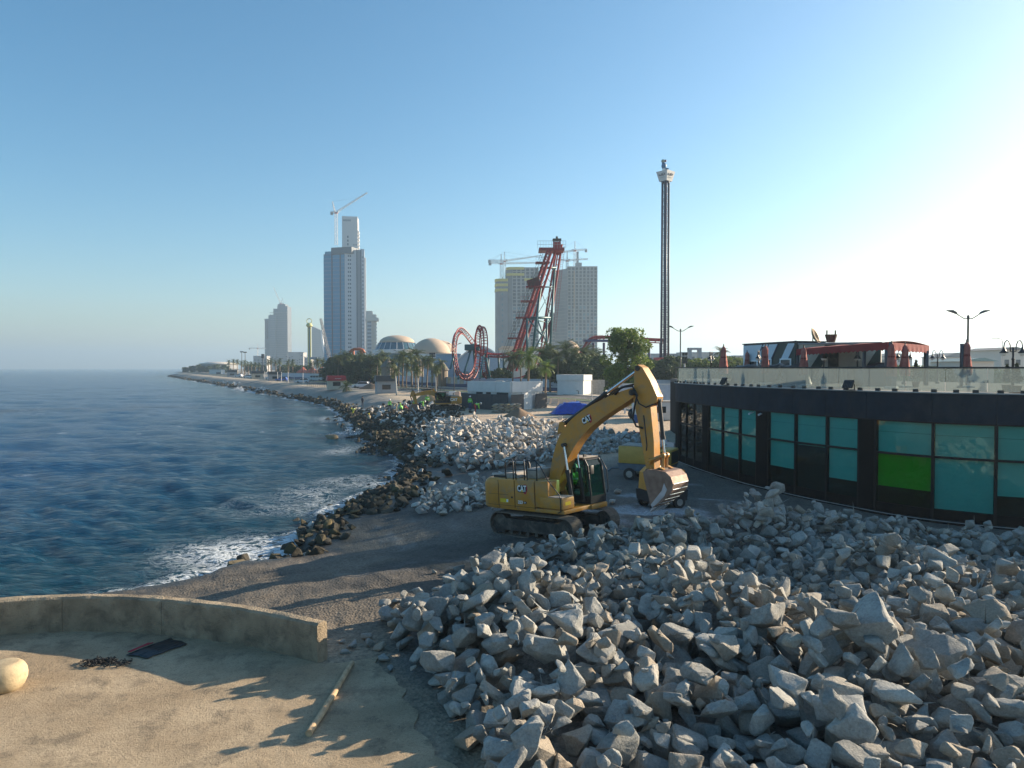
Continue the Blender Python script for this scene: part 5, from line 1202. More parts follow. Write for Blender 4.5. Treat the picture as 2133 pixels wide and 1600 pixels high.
# ================================================================== ROAD
ZR = 1.1
MED = [(76,-12),(54,30),(38,60),(22,95),(-13,160),(-44,212),(-98,313),(-132,370),(-225,540),(-420,900)]
mc = smooth_curve(MED, 14)
def off_line(pts, o):
    out = []
    for i, p in enumerate(pts):
        d = (pts[min(i+1, len(pts)-1)]-pts[max(i-1, 0)]).normalized(); out.append(p+Vector((d.y, -d.x, 0))*o)   # right of travel = inland
    return out
def zg(y): return float(zin(np.array(y)))
def ribbon(name, o0, o1, dz, m, h=0, kind='structure', pts=None, parent=None):
    P = pts or mc; A = off_line(P, o0); B = off_line(P, o1); V = []; n = len(P)
    for a, b in zip(A, B):
        za, zb = zg(a.y)+dz, zg(b.y)+dz; V += [(a.x, a.y, za), (b.x, b.y, zb), (a.x, a.y, za-h-.25), (b.x, b.y, zb-h-.25)]
    f = []
    for i in range(n-1): f += [(4*i, 4*i+1, 4*i+5, 4*i+4), (4*i+2, 4*i+6, 4*i+7, 4*i+3), (4*i, 4*i+4, 4*i+6, 4*i+2), (4*i+1, 4*i+3, 4*i+7, 4*i+5)]
    return MB().add(V, f).build(name, m, parent, False, kind)
M_asph = mat('asphalt', (0.075,0.073,0.072), .9, var=.2, scale=.6, bump=.2)
M_kerb = mat('kerb_stone', (0.42,0.39,0.34), .85, var=.1); M_pave = mat('paving', (0.42,0.36,0.29), .9, var=.12, scale=1)
M_grass = mat('verge_grass', (0.055,0.09,0.02), .9, var=.35, scale=2, bump=.5); M_paint = mat('road_paint', (0.7,0.69,0.66), .7, var=.08)
ribbon('road', -8.2, 10.5, .05, M_asph); ribbon('verge', -1.5, 1.5, .17, M_grass, .1)
for o0, o1 in ((-1.7, -1.5), (1.5, 1.7), (10.5, 10.72), (-8.42, -8.2)): ribbon('kerb', o0, o1, .19, M_kerb, .12)
ribbon('pavement', 10.72, 14.5, .17, M_pave, .1)
for i in range(24, 96, 2): ribbon('lane_marking', 5.9, 6.05, .056, M_paint, 0, 'structure', [mc[i].lerp(mc[i+1], .1), mc[i].lerp(mc[i+1], .75)])
# ================================================================== HOARDING
HP = [(50,153),(19,150),(8,160),(-30,216),(-80,295),(-126,376)]
hd = thing('site_hoarding', 'long grey hoarding with dark blue lower band along the road', 'hoarding')
M_hd = mat('grey_hoarding', (0.44,0.47,0.52), .7, var=.06, scale=.4); M_hb = mat('blue_band', (0.022,0.05,0.13), .6, var=.1)
pm = MB().box((0, 0, 1.45), (2.46, .06, 2.7)).box((1.22, .08, 1.4), (.08, .1, 2.8)).mesh('hoarding_panel', M_hd)
for (a, b) in zip(HP[:-1], HP[1:]):
    A = Vector((*a, 0)); B = Vector((*b, 0)); d = B-A; n = int(d.length/2.5); rz = math.atan2(d.y, d.x)
    for i in range(n):
        q = A.lerp(B, (i+.5)/n); o = obj('hoarding_panel', pm, hd); o.location = (q.x, q.y, zg(q.y)); o.rotation_euler = (0, 0, rz+PI); o.scale = (d.length/n/2.5, 1, 1)
    nn = Vector((d.y, -d.x, 0)).normalized(); nn = -nn if nn.y > 0 else nn
    k = max(2, int(d.length/2)); V = []
    for i in range(k+1):
        q = A.lerp(B, i/k)+nn*.05; z = zg(q.y); V += [(q.x, q.y, z+.1), (q.x, q.y, z+1.05+.12*math.sin(q.x*.5)), (q.x+nn.x*.02, q.y+nn.y*.02, z+.1), (q.x+nn.x*.02, q.y+nn.y*.02, z+1.05+.12*math.sin(q.x*.5))]
    MB().add(V, [(4*i+2, 4*i+6, 4*i+7, 4*i+3) for i in range(k)]+[(4*i+1, 4*i+3, 4*i+7, 4*i+5) for i in range(k)]).build('blue_band', M_hb, hd, fix=False)
def on_line(px, pts):
    for a, b in zip(pts[:-1], pts[1:]):
        u = (px-1066.5)/F; a = Vector(a); b = Vector(b); den = (b.x-a.x)-u*(b.y-a.y)
        if abs(den) < 1e-9: continue
        t = (u*a.y-a.x)/den
        if 0 <= t <= 1: return a.lerp(b, t), (b-a).normalized()
    return None, None
pics = [(857,7,(0.50,0.47,0.38),(0.16,0.20,0.12)),(866,5,(0.45,0.40,0.3),(0.2,0.2,0.14)),(900,9,(0.52,0.5,0.4),(0.2,0.24,0.14)),(924,10,(0.62,0.58,0.44),(0.3,0.3,0.18)),(936,9,(0.60,0.55,0.42),(0.35,0.28,0.18)),(949,10,(0.58,0.52,0.4),(0.2,0.26,0.12)),(962,11,(0.56,0.5,0.36),(0.3,0.24,0.16)),(976,11,(0.5,0.36,0.3),(0.45,0.12,0.08))]
for i, (px, w_, c1, c2) in enumerate(pics):
    q, d = on_line(px, HP)
    if q is None: continue
    nn = Vector((d.y, -d.x)); nn = -nn if nn.y > 0 else nn
    o = MB().box((0, 0, 0), (w_*q.y/F/abs(d.x)*.82 if abs(d.x) > .3 else 2, .03, 1.75)).build('picture_panel', mat('poster_print_%d' % i, c2, .6, col2=c1, scale=1.6), hd)
    o.location = (q.x+nn.x*.07, q.y+nn.y*.07, zg(q.y)+1.9); o.rotation_euler = (0, 0, math.atan2(d.y, d.x))
# dolphin-like blue wave marks on the pale panels, wave strokes only
for px in (1150, 1163, 1234, 1247, 1262):
    q, d = on_line(px, HP)
    if q is None: continue
    nn = Vector((d.y, -d.x)); nn = -nn if nn.y > 0 else nn
    for j in range(3):
        o = MB().prism([(-.5,0),(.1,.28),(.5,.3),(.2,.12)], -.01, .01).build('wave_stroke', M_hb, hd); o.location = (q.x+nn.x*.07+j*.5, q.y+nn.y*.09, zg(q.y)+1.25+j*.22); o.rotation_euler = (0, 0, math.atan2(d.y, d.x) % PI)
# ================================================================== SITE BUILDINGS
M_wht = mat('white_render', (0.62,0.62,0.60), .75, var=.05, scale=1.2, bump=.05); M_char = mat('charcoal_cladding', (0.055,0.055,0.06), .7, var=.15)
M_dkw = mat('dark_window', (0.02,0.03,0.035), .1)
c0 = G(1065, 856, 1.0); t = thing('site_office', 'white flat-roofed office with charcoal lower cladding behind the pale rocks', 'building', (c0.x, c0.y, zg(c0.y)-.05), R(-38.5))
# local: -x = long left face (along -x), +y = right face going back
Lx, Ly, Hh = 7.4, 6.6, 3.75
MB().bbox((-Lx, 0, 0), (0, Ly, Hh-1.35)).build('lower_wall', M_wht, t)
for i in range(3): MB().bev((-Lx+Lx*(i+.5)/3, -.02, Hh-.72), (Lx/3-.03, .28, 1.40), .01).build('fascia_panel', M_wht, t)
for i in range(2): MB().bev((.02, Ly*(i+.5)/2, Hh-.72), (.28, Ly/2-.03, 1.40), .01).build('fascia_panel', M_wht, t)
MB().bbox((-Lx+.1, .1, Hh-1.4), (-.1, Ly-.05, Hh-.15)).build('roof', M_wht, t)
for (x, w_) in ((-5.9, 1.1), (-4.2, .8), (-2.4, 1.9)): MB().bbox((x, -.03, 2.02), (x+w_, .02, 2.4)).build('window', M_dkw, t)
for i in range(6): MB().bbox((-Lx-.5+i*1.33, -.75, 0), (-Lx-.5+(i+1)*1.33-.04, -.68, 2.1)).build('fence_panel', M_char, t)
MB().bbox((.5, -.7, 0), (.57, 1.9, 2.1)).build('fence_panel', M_char, t); MB().bbox((.5, 4.5, 0), (.57, Ly+.4, 2.1)).build('fence_panel', M_char, t)
for i in range(8): MB().bbox((.03, 2.1, .02+i*.29), (.10, 4.3, .29+i*.29)).build('shutter_slat', M_wht, t)
for i in range(5): MB().sphere((-1.6-i*.55, 1.6+.3*math.sin(i*2), Hh-.1), .35, 8, 5, (1, .8, .5)).build('roof_sack', M_dust, t)
# white pumphouse
p = G(1195, 823, 1.1); t = thing('pump_house', 'tall white boxy pump house with overhanging crown by the hoarding', 'building', (p.x, p.y, zg(p.y)), R(-30))
MB().bbox((-3.0,-1.2,0),(2.6,2.6,2.9)).build('wall', M_wht, t); MB().bev((-.2,.7,3.45),(5.9,4.1,1.15),.02).build('crown', M_wht, t)
MB().path([(1.6,-1.25,.3),(1.6,-1.3,.9),(1.2,-1.3,.95)], .06, 8).build('pipe', M_frame, t)
p = G(1228, 822, 1.1); tag(MB().bbox((p.x-.4,p.y+1,zg(p.y)),(p.x+3.2,p.y+2.6,zg(p.y)+2.9)).build('concrete_shed', mat('raw_concrete', (0.34,0.32,0.29), .9, var=.2), None), 'plain grey concrete shed against the white pump house', 'shed')
# big white signboard frame behind the arm
p = W(1347, 816, 86); t = thing('billboard', 'wide blank white billboard in a pale frame behind the excavator arm', 'billboard', (p.x, p.y, zg(p.y)-.05), R(-4))
MB().bbox((-3.2,-.05,1.75),(3.2,.05,3.55)).build('board', mat('billboard_face', (0.42,0.46,0.52), .6), t)
for a, b in (((-3.35,-.1,1.6),(3.35,.1,1.75)),((-3.35,-.1,3.55),(3.35,.1,3.7)),((-3.35,-.1,1.75),(-3.2,.1,3.55)),((3.2,-.1,1.75),(3.35,.1,3.55))): MB().bbox(a, b).build('frame', M_wht, t)
for x in (-2.6, 2.6): MB().bbox((x-.1,-.08,0),(x+.1,.08,1.6)).build('leg', M_wht, t)
# site cabin, barrel, sacks
p = G(1362, 879, .5); t = thing('site_cabin', 'low white site cabin in shade beyond the excavator arm', 'cabin', (p.x, p.y+1.2, zg(p.y)-.05), R(-3))
MB().bev((0,0,1.1),(4.2,2.2,2.0),.03).build('wall', M_wht, t, 40); MB().bev((0,0,2.14),(4.4,2.4,.1),.02).build('roof', M_dust, t); MB().bbox((-1.4,-1.125,.2),(-.6,-1.1,1.8)).build('door', M_frame, t); MB().bbox((.4,-1.125,.9),(1.4,-1.1,1.6)).build('window', M_dkw, t)
p = G(1326, 882, .5); tag(MB().lathe([(.28,0),(.29,.03),(.29,.28),(.305,.3),(.29,.32),(.29,.58),(.305,.6),(.29,.62),(.29,.86),(.27,.88),(.001,.88)], (p.x, p.y, zg(p.y)), 18).build('barrel', mat('blue_plastic', (0.02,0.07,0.22), .45), None, 40), 'blue plastic barrel beside the white site cabin', 'barrel')
p = G(1316, 876, .5); tag(MB().sphere((p.x, p.y, zg(p.y)+.55), .45, 12, 8, (1, .8, 1.3)).build('black_sack', mat('black_sack_plastic', (0.015,0.016,0.018), .4), None, True), 'upright black sack behind the blue barrel', 'sack')
# tarpaulin heap
p = G(1198, 867, .7); V = []; n, m_ = 26, 12
for j in range(m_+1):
    for i in range(n+1):
        u, v = i/n, j/m_; e = min(1, min(u, 1-u)*5)*min(1, min(v, 1-v)*4); k = float(fbm(np.array([u*6.]), np.array([v*4.]), 4, 12)[0])
        V.append((p.x+(u-.48)*6.0, p.y+(v-.3)*3.2, zg(p.y)+.02+e*(1.15+.4*(k-.5)+(.25 if .25 < u < .6 else 0))+.15*(1-e)*k))
tag(MB().add(V, [(j*(n+1)+i, j*(n+1)+i+1, (j+1)*(n+1)+i+1, (j+1)*(n+1)+i) for j in range(m_) for i in range(n)]).build('tarpaulin_heap', mat('blue_tarpaulin', (0.012,0.055,0.36), .38, var=.25), None, 35), 'bright blue tarpaulin draped over a heap of goods', 'tarpaulin')
# sandbags: every bag
bagm = MB().sphere((0, 0, 0), 1, 12, 8, (.36, .22, .10)).mesh('sandbag', mat('sandbag_cloth', (0.30,0.27,0.20), .9, var=.2, objrand=.25), True)
p = G(1054, 861, .9)
for r in range(6):
    for i in range(5):
        for k in range(2):
            o = obj('sandbag', bagm); o.location = (p.x-1.45+i*.70+(r % 2)*.2, p.y+k*.44, zg(p.y)+.09+r*.185); o.rotation_euler = (RNG.normal(0, .05), RNG.normal(0, .06), RNG.normal(0, .15))
            tag(o, 'tan sandbag in the low stack before the white office', 'sandbag', 'sandbags stacked before the office')
# sand cones
def mound(name, label, c, rx, ry, h, m, seed, sharp=1.0):
    V = [(c.x, c.y, zg(c.y)+h)]; n, k = 30, 9
    for i in range(1, k+1):
        for j in range(n):
            a = 2*PI*j/n; r = i/k; w_ = 1+.22*(float(vn(np.array([math.cos(a)*2+seed]), np.array([math.sin(a)*2.+seed]), seed)[0])-.5); bump = (float(vn(np.array([r*5+a*2]), np.array([a*3.]), seed+2)[0])-.5)*.10*h
            V.append((c.x+rx*r*w_*math.cos(a), c.y+ry*r*w_*math.sin(a), zg(c.y)-.06+(h+.06)*(1-r)**sharp+bump*(1-r)))
    f = [(0, 1+j, 1+(j+1) % n) for j in range(n)]+[(1+(i-1)*n+j, 1+i*n+j, 1+i*n+(j+1) % n, 1+(i-1)*n+(j+1) % n) for i in range(1, k) for j in range(n)]
    return tag(MB().add(V, f).build(name, m, None, True), label, 'mound')
M_sand = mat('brown_sand', (0.20,0.135,0.085), .95, var=.15, bump=.3); M_sand2 = mat('orange_sand', (0.44,0.26,0.13), .95, var=.2, bump=.4)
p = G(1081, 873, .6); mound('sand_mound', 'brown conical sand mound in front of the white office', p, 2.2, 2.0, 1.15, M_sand, 3, 1.0)
p = G(897, 840, .9); mound('sand_mound', 'orange sand heap behind the workers and small excavator', p, 2.9, 2.6, 2.0, M_sand2, 5, .8)
p = G(772, 812, .9); mound('sand_mound', 'small brown sand heap beside the grey promenade kiosk', p, 3.0, 2.6, 1.6, M_sand, 8, .9)
# barriers: concrete row by the tarp, plastic ones by the building
def barrier(label, loc, rz, m, L=1.9, h=.85, group=None):
    t = tag(MB().prism([(-.28,0),(.28,0),(.26,.18),(.12,.32),(.09,h),(-.09,h),(-.12,.32),(-.26,.18)], -L/2, L/2).build('barrier', m, None), label, 'barrier', group)
    t.location = loc; t.rotation_euler = (0, 0, rz); return t
M_bar = mat('pale_barrier', (0.52,0.42,0.34), .85, var=.1); M_pl = mat('pinkish_plastic', (0.62,0.50,0.47), .6, var=.08)
for i in range(7):
    q = Vector((8.5, 101, 0)).lerp(Vector((2.2, 112, 0)), i/6); barrier('pale concrete barrier in the row behind the blue tarpaulin', (q.x, q.y, zg(q.y)-.02), R(30), M_bar, 1.8, .9, 'barriers behind the tarpaulin')
for i, (px, d) in enumerate(((1386, 56), (1395, 54), (1404, 52.5), (1410, 50.5))):
    q = W(px, 900, d); q.x = min(q.x, 11.1); barrier('pinkish plastic barrier standing beside the glass building corner', (q.x, q.y, -.04), R(10+6*i), M_pl, 1.5, 1.25, 'plastic barriers by the building corner')
# white post and cone, balloon bag
p = G(1233, 846, .9); tag(MB().tube((p.x, p.y, 0.6), (p.x, p.y, 3.2), .07, n=10).tube((p.x, p.y, 3.2), (p.x, p.y, 4.1), .055, n=10).build('signal_post', mat('galvanised_post', (0.45,0.46,0.47), .5), None, 40), 'slim pale post standing left of the big tree', 'post')
p = G(1267, 938, 0); tag(MB().sphere((p.x, p.y, gz(p.x, p.y)+.16), .17, 12, 8, (1.15, 1, .95)).build('white_bag', mat('white_plastic', (0.7,0.7,0.7), .4), None, True), 'small round white plastic bag lying on the sandy yard', 'bag')
p = G(1240, 818, 1.1); tag(MB().lathe([(.2,0),(.2,.04),(.13,.05),(.03,.7),(.001,.71)], (p.x, p.y, zg(p.y)+.15), 12).build('traffic_cone', mat('cone_orange', (0.6,0.3,0.2), .6), None), 'pale traffic cone on the pavement by the hoarding', 'cone')
# red mesh mat on the ground
p = G(1335, 908, 0); tag(MB().prism([(p.x-1.6,p.y-.3),(p.x+1.0,p.y-.5),(p.x+1.8,p.y+.2),(p.x-.9,p.y+.5)], gz(p.x, p.y)+.03, gz(p.x, p.y)+.06, 'z').build('red_mat', mat('red_netting', (0.40,0.10,0.08), .8), None), 'flat strip of red safety netting on the yard', 'netting')
# ================================================================== TREES
M_leaf = mat('tree_leaf', (0.06,0.095,0.02), .6, col2=(0.13,0.175,0.035), scale=.5, transl=.35)
M_leaf2 = mat('dark_tree_leaf', (0.04,0.065,0.022), .65, col2=(0.08,0.115,0.036), scale=.5, transl=.25)
M_bark = mat('bark', (0.12,0.085,0.055), .9, var=.3, bump=.6); M_palmb = mat('palm_bark', (0.20,0.14,0.09), .9, var=.3, bump=.6)
M_palm = mat('palm_leaf', (0.05,0.075,0.02), .6, col2=(0.10,0.125,0.035), scale=.7, transl=.3); M_palm2 = mat('bright_palm_leaf', (0.10,0.16,0.03), .6, col2=(0.17,0.23,0.05), scale=.7, transl=.35)
def tree_proto(seed, h, r, leafm, nleaf=6000, size=.26, low=.28, nl=34):
    t = thing('broadleaf_tree', '', 'tree'); q = np.random.default_rng(seed)
    b = MB().path([(0, 0, -.3), (.1, 0, h*.2), (-.05, .1, h*.45), (.1, 0, h*.7)], .2, 8, [.26*h/9, .2*h/9, .14*h/9, .05])
    lumps = []
    for i in range(nl):
        a = q.uniform(0, 2*PI); z = low+(1-low)*q.uniform(.04, 1)**.9; rr = r*math.sqrt(max(0.05, 1-((z-.56)/.52)**2))*q.uniform(.35, .92)
        c = np.array([rr*math.cos(a), rr*math.sin(a), z*h]); lumps.append((c, q.uniform(.20, .40)*r))
        if i % 3 == 0: b.path([(0, 0, h*z*.5), tuple(c*np.array([.5, .5, .8])), tuple(c)], .06, 5, [.07, .05, .02])
    b.build('trunk', M_bark, t, True)
    C_ = np.array([l[0] for l in lumps]); Rr = np.array([l[1] for l in lumps])
    def fn(g, n):
        k = g.integers(len(C_), size=n); d = g.normal(size=(n, 3)); d /= np.linalg.norm(d, axis=1)[:, None]; return C_[k]+d*(Rr[k]*g.uniform(.45, 1.08, n)**.6)[:, None]*np.array([1, 1, .8])
    V, Fq = leaf_cloud(nleaf, fn, size, seed); obj('crown', np_mesh('crown', V, Fq, leafm), t); return t
def palm_proto(seed, h, fl, leafm, nf=30, lean=.3, trunkm=None, rt=.17):
    t = thing('palm_tree', '', 'palm'); q = np.random.default_rng(seed)
    pts = [(lean*(i/6)**2, 0, -.3+(h+.3)*i/6) for i in range(7)]; MB().path(pts, rt, 8, [rt*1.5, rt*1.1, rt, rt, rt, rt*1.05, rt*1.2]).build('trunk', trunkm or M_palmb, t, True)
    V = []; Fq = []; top = np.array([lean, 0, h])
    for k in range(nf):
        a = 2*PI*k/nf*2.4+q.uniform(-.2, .2); el = R(78)-R(125)*(k/nf)+q.normal(0, .12); L = fl*q.uniform(.8, 1.1); p = top.copy(); e = el
        prev = p.copy(); n = 9
        for i in range(n):
            d = np.array([math.cos(a)*math.cos(e), math.sin(a)*math.cos(e), math.sin(e)]); nx = prev+d*L/n; e -= R(11)*(.5+i/n)
            sd = np.array([-math.sin(a), math.cos(a), 0]); w_ = L*.24*math.sin(PI*min(1, (i+1.2)/(n+.6)))**.6+.03
            for sg in (-1, 1):
                for f_ in (0., .5):
                    b0 = prev+(nx-prev)*f_; o = len(V); tip = b0+sg*sd*w_+d*w_*.55-np.array([0, 0, w_*q.uniform(.15, .5)])
                    V += [b0, b0+(nx-prev)*.34, tip]; Fq.append((o, o+1, o+2))
            o = len(V); V += [prev-sd*.02, prev+sd*.02, nx]; Fq.append((o, o+1, o+2)); prev = nx
    obj('crown', np_mesh('crown', np.array(V), np.array(Fq), leafm), t); return t
PROTO = []
def plant(proto, spots, group=None):
    """first spot moves the prototype itself, the rest are copies"""
    for i, (x, y, s, rz, lab) in enumerate(spots):
        o = proto if i == 0 else dup(proto, (0, 0, 0))
        o.location = (x, y, zg(y)-.03); o.rotation_euler = (0, 0, rz); o.scale = (s, s, s) if not isinstance(s, tuple) else s; o['label'] = lab
        if group: o['group'] = group
def sp(px, d, s, lab, rz=None): return (( px-1066.5)/F*d, d, s, RNG.uniform(0, 6) if rz is None else rz, lab)
plant(tree_proto(1, 10.4, 3.3, mat('fresh_green_leaf', (0.075,0.125,0.02), .6, col2=(0.16,0.22,0.04), scale=.5, transl=.4), 16000, .20, .02, 80), [sp(1306, 98, 1.0, 'tall leafy green tree behind the excavator boom', 0)])
plant(palm_proto(2, 6.9, 2.5, M_palm2, 34), [sp(1100, 116, 1.05, 'bright fan palm rising behind the white office roof'), sp(1136, 112, (.85,.85,.80), 'shorter bright palm beside the taller fan palm behind the office')])
G1 = 'dark date palms inside the amusement park'
plant(palm_proto(3, 8.2, 3.4, M_palm, 40), [sp(x, d, s, 'dark date palm between the coaster and the leafy tree', None) for x, d, s in ((1128,150,1.0),(1146,156,1.1),(1163,150,.95),(1180,160,1.15),(1196,152,1.0),(1214,158,1.05),(1232,165,1.0),(1085,165,1.0),(1068,150,.9),(1245,170,1.0))], G1)
dk = tree_proto(4, 7.2, 3.6, M_leaf2, 5000, .32, .12)
plant(dk, [sp(x, d, s, 'rounded dark park tree behind the hoarding near the pump house') for x, d, s in ((1205,150,1.0),(1232,153,1.05),(1255,151,.95),(1172,158,.9),(1340,158,1.0),(1368,160,.95),(1395,158,1.05),(1150,165,.8),(1018,185,.6),(1045,180,.7),(1115,170,.8),(1420,165,1.0))], 'dark park trees behind the hoarding')
G2 = 'park palms left of the coaster'
plant(palm_proto(5, 7.4, 2.6, M_palm, 34, .5), [sp(x, d, s, 'park palm in the row left of the looping coaster') for x, d, s in ((815,196,.95),(838,190,1.15),(846,186,.85),(866,184,.8),(858,200,1.2),(879,196,1.0),(889,190,1.0),(872,205,1.25),(900,200,.9),(911,188,.72),(920,196,.9),(830,205,1.1))], G2)
plant(palm_proto(6, 5.2, 2.0, M_palm, 30, .5, mat('white_washed_trunk', (0.5,0.48,0.44), .9, var=.2), .14), [sp(826, 139, .92, 'small palm with whitewashed leaning trunk before the grey kiosk', 2.6), sp(908, 160, .9, 'small palm with pale trunk before the hoarding pictures'), sp(871, 150, .9, 'small palm with whitewashed straight trunk before the hoarding')])
plant(tree_proto(7, 9.0, 4.2, M_leaf2, 4200, .42, .05), [sp(x, d, s, 'dense dark park tree below the glass skyscraper') for x, d, s in ((698,255,1.0),(712,250,1.0),(728,258,1.1),(744,250,1.0),(760,252,1.05),(776,248,.95),(790,246,1.0),(805,250,.9),(685,270,.8),(735,240,.85),(770,238,.85))], 'dense trees below the skyscraper')
plant(palm_proto(8, 8.5, 3.4, M_palm, 34, .3), [sp(x, d, s, 'tall palm among the dark trees below the skyscraper') for x, d, s in ((704,246,1.0),(722,244,1.1),(750,243,1.05),(768,240,1.0),(785,236,1.0),(800,240,1.1),(672,290,.9),(660,300,.95),(648,310,.8))], 'tall palms below the skyscraper')
plant(palm_proto(9, 7.6, 2.4, M_palm, 26, .3, None, .2), [sp(x, d, s, 'slim roadside palm on the far promenade') for x, d, s in ((478,560,1.3),(486,540,1.35),(494,520,1.3),(502,500,1.15),(509,485,1.2),(517,470,1.1),(524,460,1.05),(532,450,1.0),(540,440,.95),(560,430,1.2),(566,420,1.25),(575,410,1.1),(583,400,1.2),(600,380,1.1),(610,375,1.1))], 'slim palms on the far promenade')
plant(tree_proto(10, 6.5, 4.5, M_leaf2, 2200, .55, .05), [sp(x, d, s, 'dark low tree along the far promenade') for x, d, s in ((590,470,1.0),(614,420,1.0),(520,620,1.2),(545,600,1.1),(625,400,.9),(640,380,.9),(450,760,1.2),(400,800,1.0),(418,790,1.2),(435,780,1.0),(470,720,1.1),(385,800,.8))], 'dark low trees on the far promenade')
plant(palm_proto(11, 1.0, 2.3, M_palm, 26, 0), [sp(721, 166, 1.0, 'squat bushy palm beside the red-topped kiosk')])
plant(tree_proto(12, 6.8, 4.0, M_leaf, 3600, .40, .05), [sp(x, d, s, 'green street tree beyond the left end of the terrace') for x, d, s in ((1438,150,.85),(1452,148,.9),(1466,150,.95),(1482,155,.95),(1498,150,1.0),(1516,152,1.0),(1534,150,.9),(1549,160,1.0))], 'green trees beyond the terrace, left')
plant(palm_proto(13, 8.6, 2.4, M_palm, 40, .1), [sp(1502, 168, 1.05, 'lone tall palm above the trees beyond the terrace'), sp(1408, 150, .7, 'low palm beside the leafy tree above the signboard')])
plant(tree_proto(14, 5.2, 4.2, M_leaf, 2600, .42, .05), [sp(x, d, s, 'hazy green tree beyond the terrace, right of the awning') for x, d, s in ((1805,170,.95),(1826,175,1.0),(1848,172,.95),(1868,176,1.0),(1895,180,1.0),(1915,175,.95),(1938,182,1.0),(1960,176,.9),(1982,180,.9),(2036,180,.85),(2060,178,.95),(1760,170,1.0),(1780,175,1.0))], 'hazy trees beyond the terrace, right')
# ================================================================== STREET FURNITURE
M_lpole = mat('dark_lamp_pole', (0.03,0.032,0.045), .45)
def street_lamp_proto():
    t = thing('street_lamp', '', 'street lamp')
    MB().lathe([(.22,0),(.22,.3),(.12,.4),(.11,5.2),(.085,5.3),(.075,10.3),(.10,10.35),(.10,10.55),(.001,10.65)], n=12).build('pole', M_lpole, t, 40)
    for s in (-1, 1):
        MB().path([(0, 0, 10.3), (s*.35, 0, 10.33), (s*.8, 0, 10.6), (s*1.2, 0, 10.85)], .04, 8).build('arm', M_lpole, t, True)
        MB().prism([(s*.98,10.70),(s*1.2,10.78),(s*1.78,10.97),(s*1.78,11.02),(s*1.35,11.02),(s*1.05,10.86)], -.14, .14).build('lamp_head', M_lpole, t)
    return t
plant(street_lamp_proto(), [sp(2015, 60, (1,1,1.03), 'tall dark twin-arm street lamp above the right side of the terrace', 0), sp(1417, 95, 1.0, 'twin-arm street lamp at the left end of the terrace', .05)]+[sp(x, d, s, l, .4) for x, d, s, l in ((946,160,1.0,'twin-arm street lamp before the left coaster loop'),(831,214,.98,'twin-arm street lamp among the park palms below the domes'),(751,262,1.0,'twin-arm street lamp before the dense trees'),(689,290,1.0,'twin-arm street lamp left of the dense trees'),(635,325,1.0,'twin-arm street lamp beside the yellow ride tower'),(603,352,1.0,'twin-arm street lamp before the hazy skyscraper, right of a pair'),(573,378,1.0,'twin-arm street lamp before the hazy skyscraper, left of a pair'))], 'twin-arm street lamps along the road')
p = W(2088, 740, 105); t = thing('single_arm_lamp', 'thin single-arm street lamp before the far villas', 'street lamp', (p.x, p.y, 1.1)); MB().path([(0,0,0),(0,0,9.3),(-.15,0,9.6),(-.9,0,9.75)], .05, 8).build('pole', M_bar if False else mat('galvanised_post', (0.45,0.46,0.47), .5), t, True); MB().bev((-1.2,0,9.75),(.7,.2,.1),.03).build('lamp_head', MATS['galvanised_post'], t)
p = W(1426, 740, 110); t = thing('traffic_light', 'grey post with stacked dark signal heads beyond the terrace corner', 'traffic light', (p.x, p.y, 1.1)); MB().tube((0,0,0),(0,0,6.2),.12,n=10).build('post', MATS['galvanised_post'], t)
for i in range(3): 
    for s in (-1, 1): MB().bev((s*.22, -.1, 6.3+i*.6), (.34, .4, .5), .04).build('signal_head', M_blk, t)
# white slim poles on the promenade
pole = MB().tube((0, 0, -.2), (0, 0, 3.6), .13, .09, 10).lathe([(.16,3.6),(.16,3.68),(.001,3.7)], n=10).mesh('promenade_post', mat('white_post_paint', (0.60,0.58,0.55), .7), 40)
for i, (px, d) in enumerate(((486,430),(507,400),(512,390),(519,375),(543,340),(551,328),(578,290),(586,278),(600,258),(613,243),(631,225))):
    o = obj('promenade_post', pole); o.location = ((px-1066.5)/F*d, d, zg(d)); tag(o, 'white slim post in the row along the far promenade', 'post', 'white posts along the promenade')
# low fence of the promenade
def kiosk(label, px, py, d, w_, dp, h, body, top, rz=.4, band=.9):
    p = W(px, py, d); t = thing('promenade_kiosk', label, 'kiosk', (p.x, p.y, zg(d)-.05), rz)
    MB().bbox((-w_/2,-dp/2,0),(w_/2,dp/2,h-band)).build('wall', body, t); MB().prism([(-w_/2-.25,h-band),(w_/2+.25,h-band),(w_/2+.1,h),(-w_/2-.1,h)], -dp/2-.3, dp/2+.3).build('roof_fascia', top, t)
    MB().bbox((-w_*.22,-dp/2-.03,.9),(w_*.22,-dp/2,min(1.9,h-band-.1))).build('serving_hatch', M_dkw, t); return t
M_grk = mat('grey_kiosk', (0.30,0.31,0.32), .6, var=.1); M_bei = mat('beige_kiosk', (0.50,0.44,0.34), .8, var=.08); M_dkr = mat('dark_slate_top', (0.05,0.055,0.06), .6)
kiosk('grey kiosk with slanted dark top panels on the promenade', 803, 815, 150, 4.0, 3.0, 3.8, M_grk, M_dkr, .3, 1.2)
t = kiosk('beige kiosk with bright red top sign on the promenade', 700, 805, 178, 4.2, 3.2, 3.4, M_bei, mat('red_fascia', (0.42,0.03,0.035), .55), .35, 1.2)
o = obj('sign_script', text_mesh('kiosk' if False else '~~~', .9, .01), t); o.data.materials.append(M_white); o.matrix_local = Matrix.Translation((.3,-1.93,2.75)) @ Matrix.Rotation(PI/2, 4, 'X')
kiosk('small dark-topped kiosk third along the far promenade', 572, 788, 292, 5.0, 3.5, 3.9, M_grk, M_dkr, .45, 1.2)
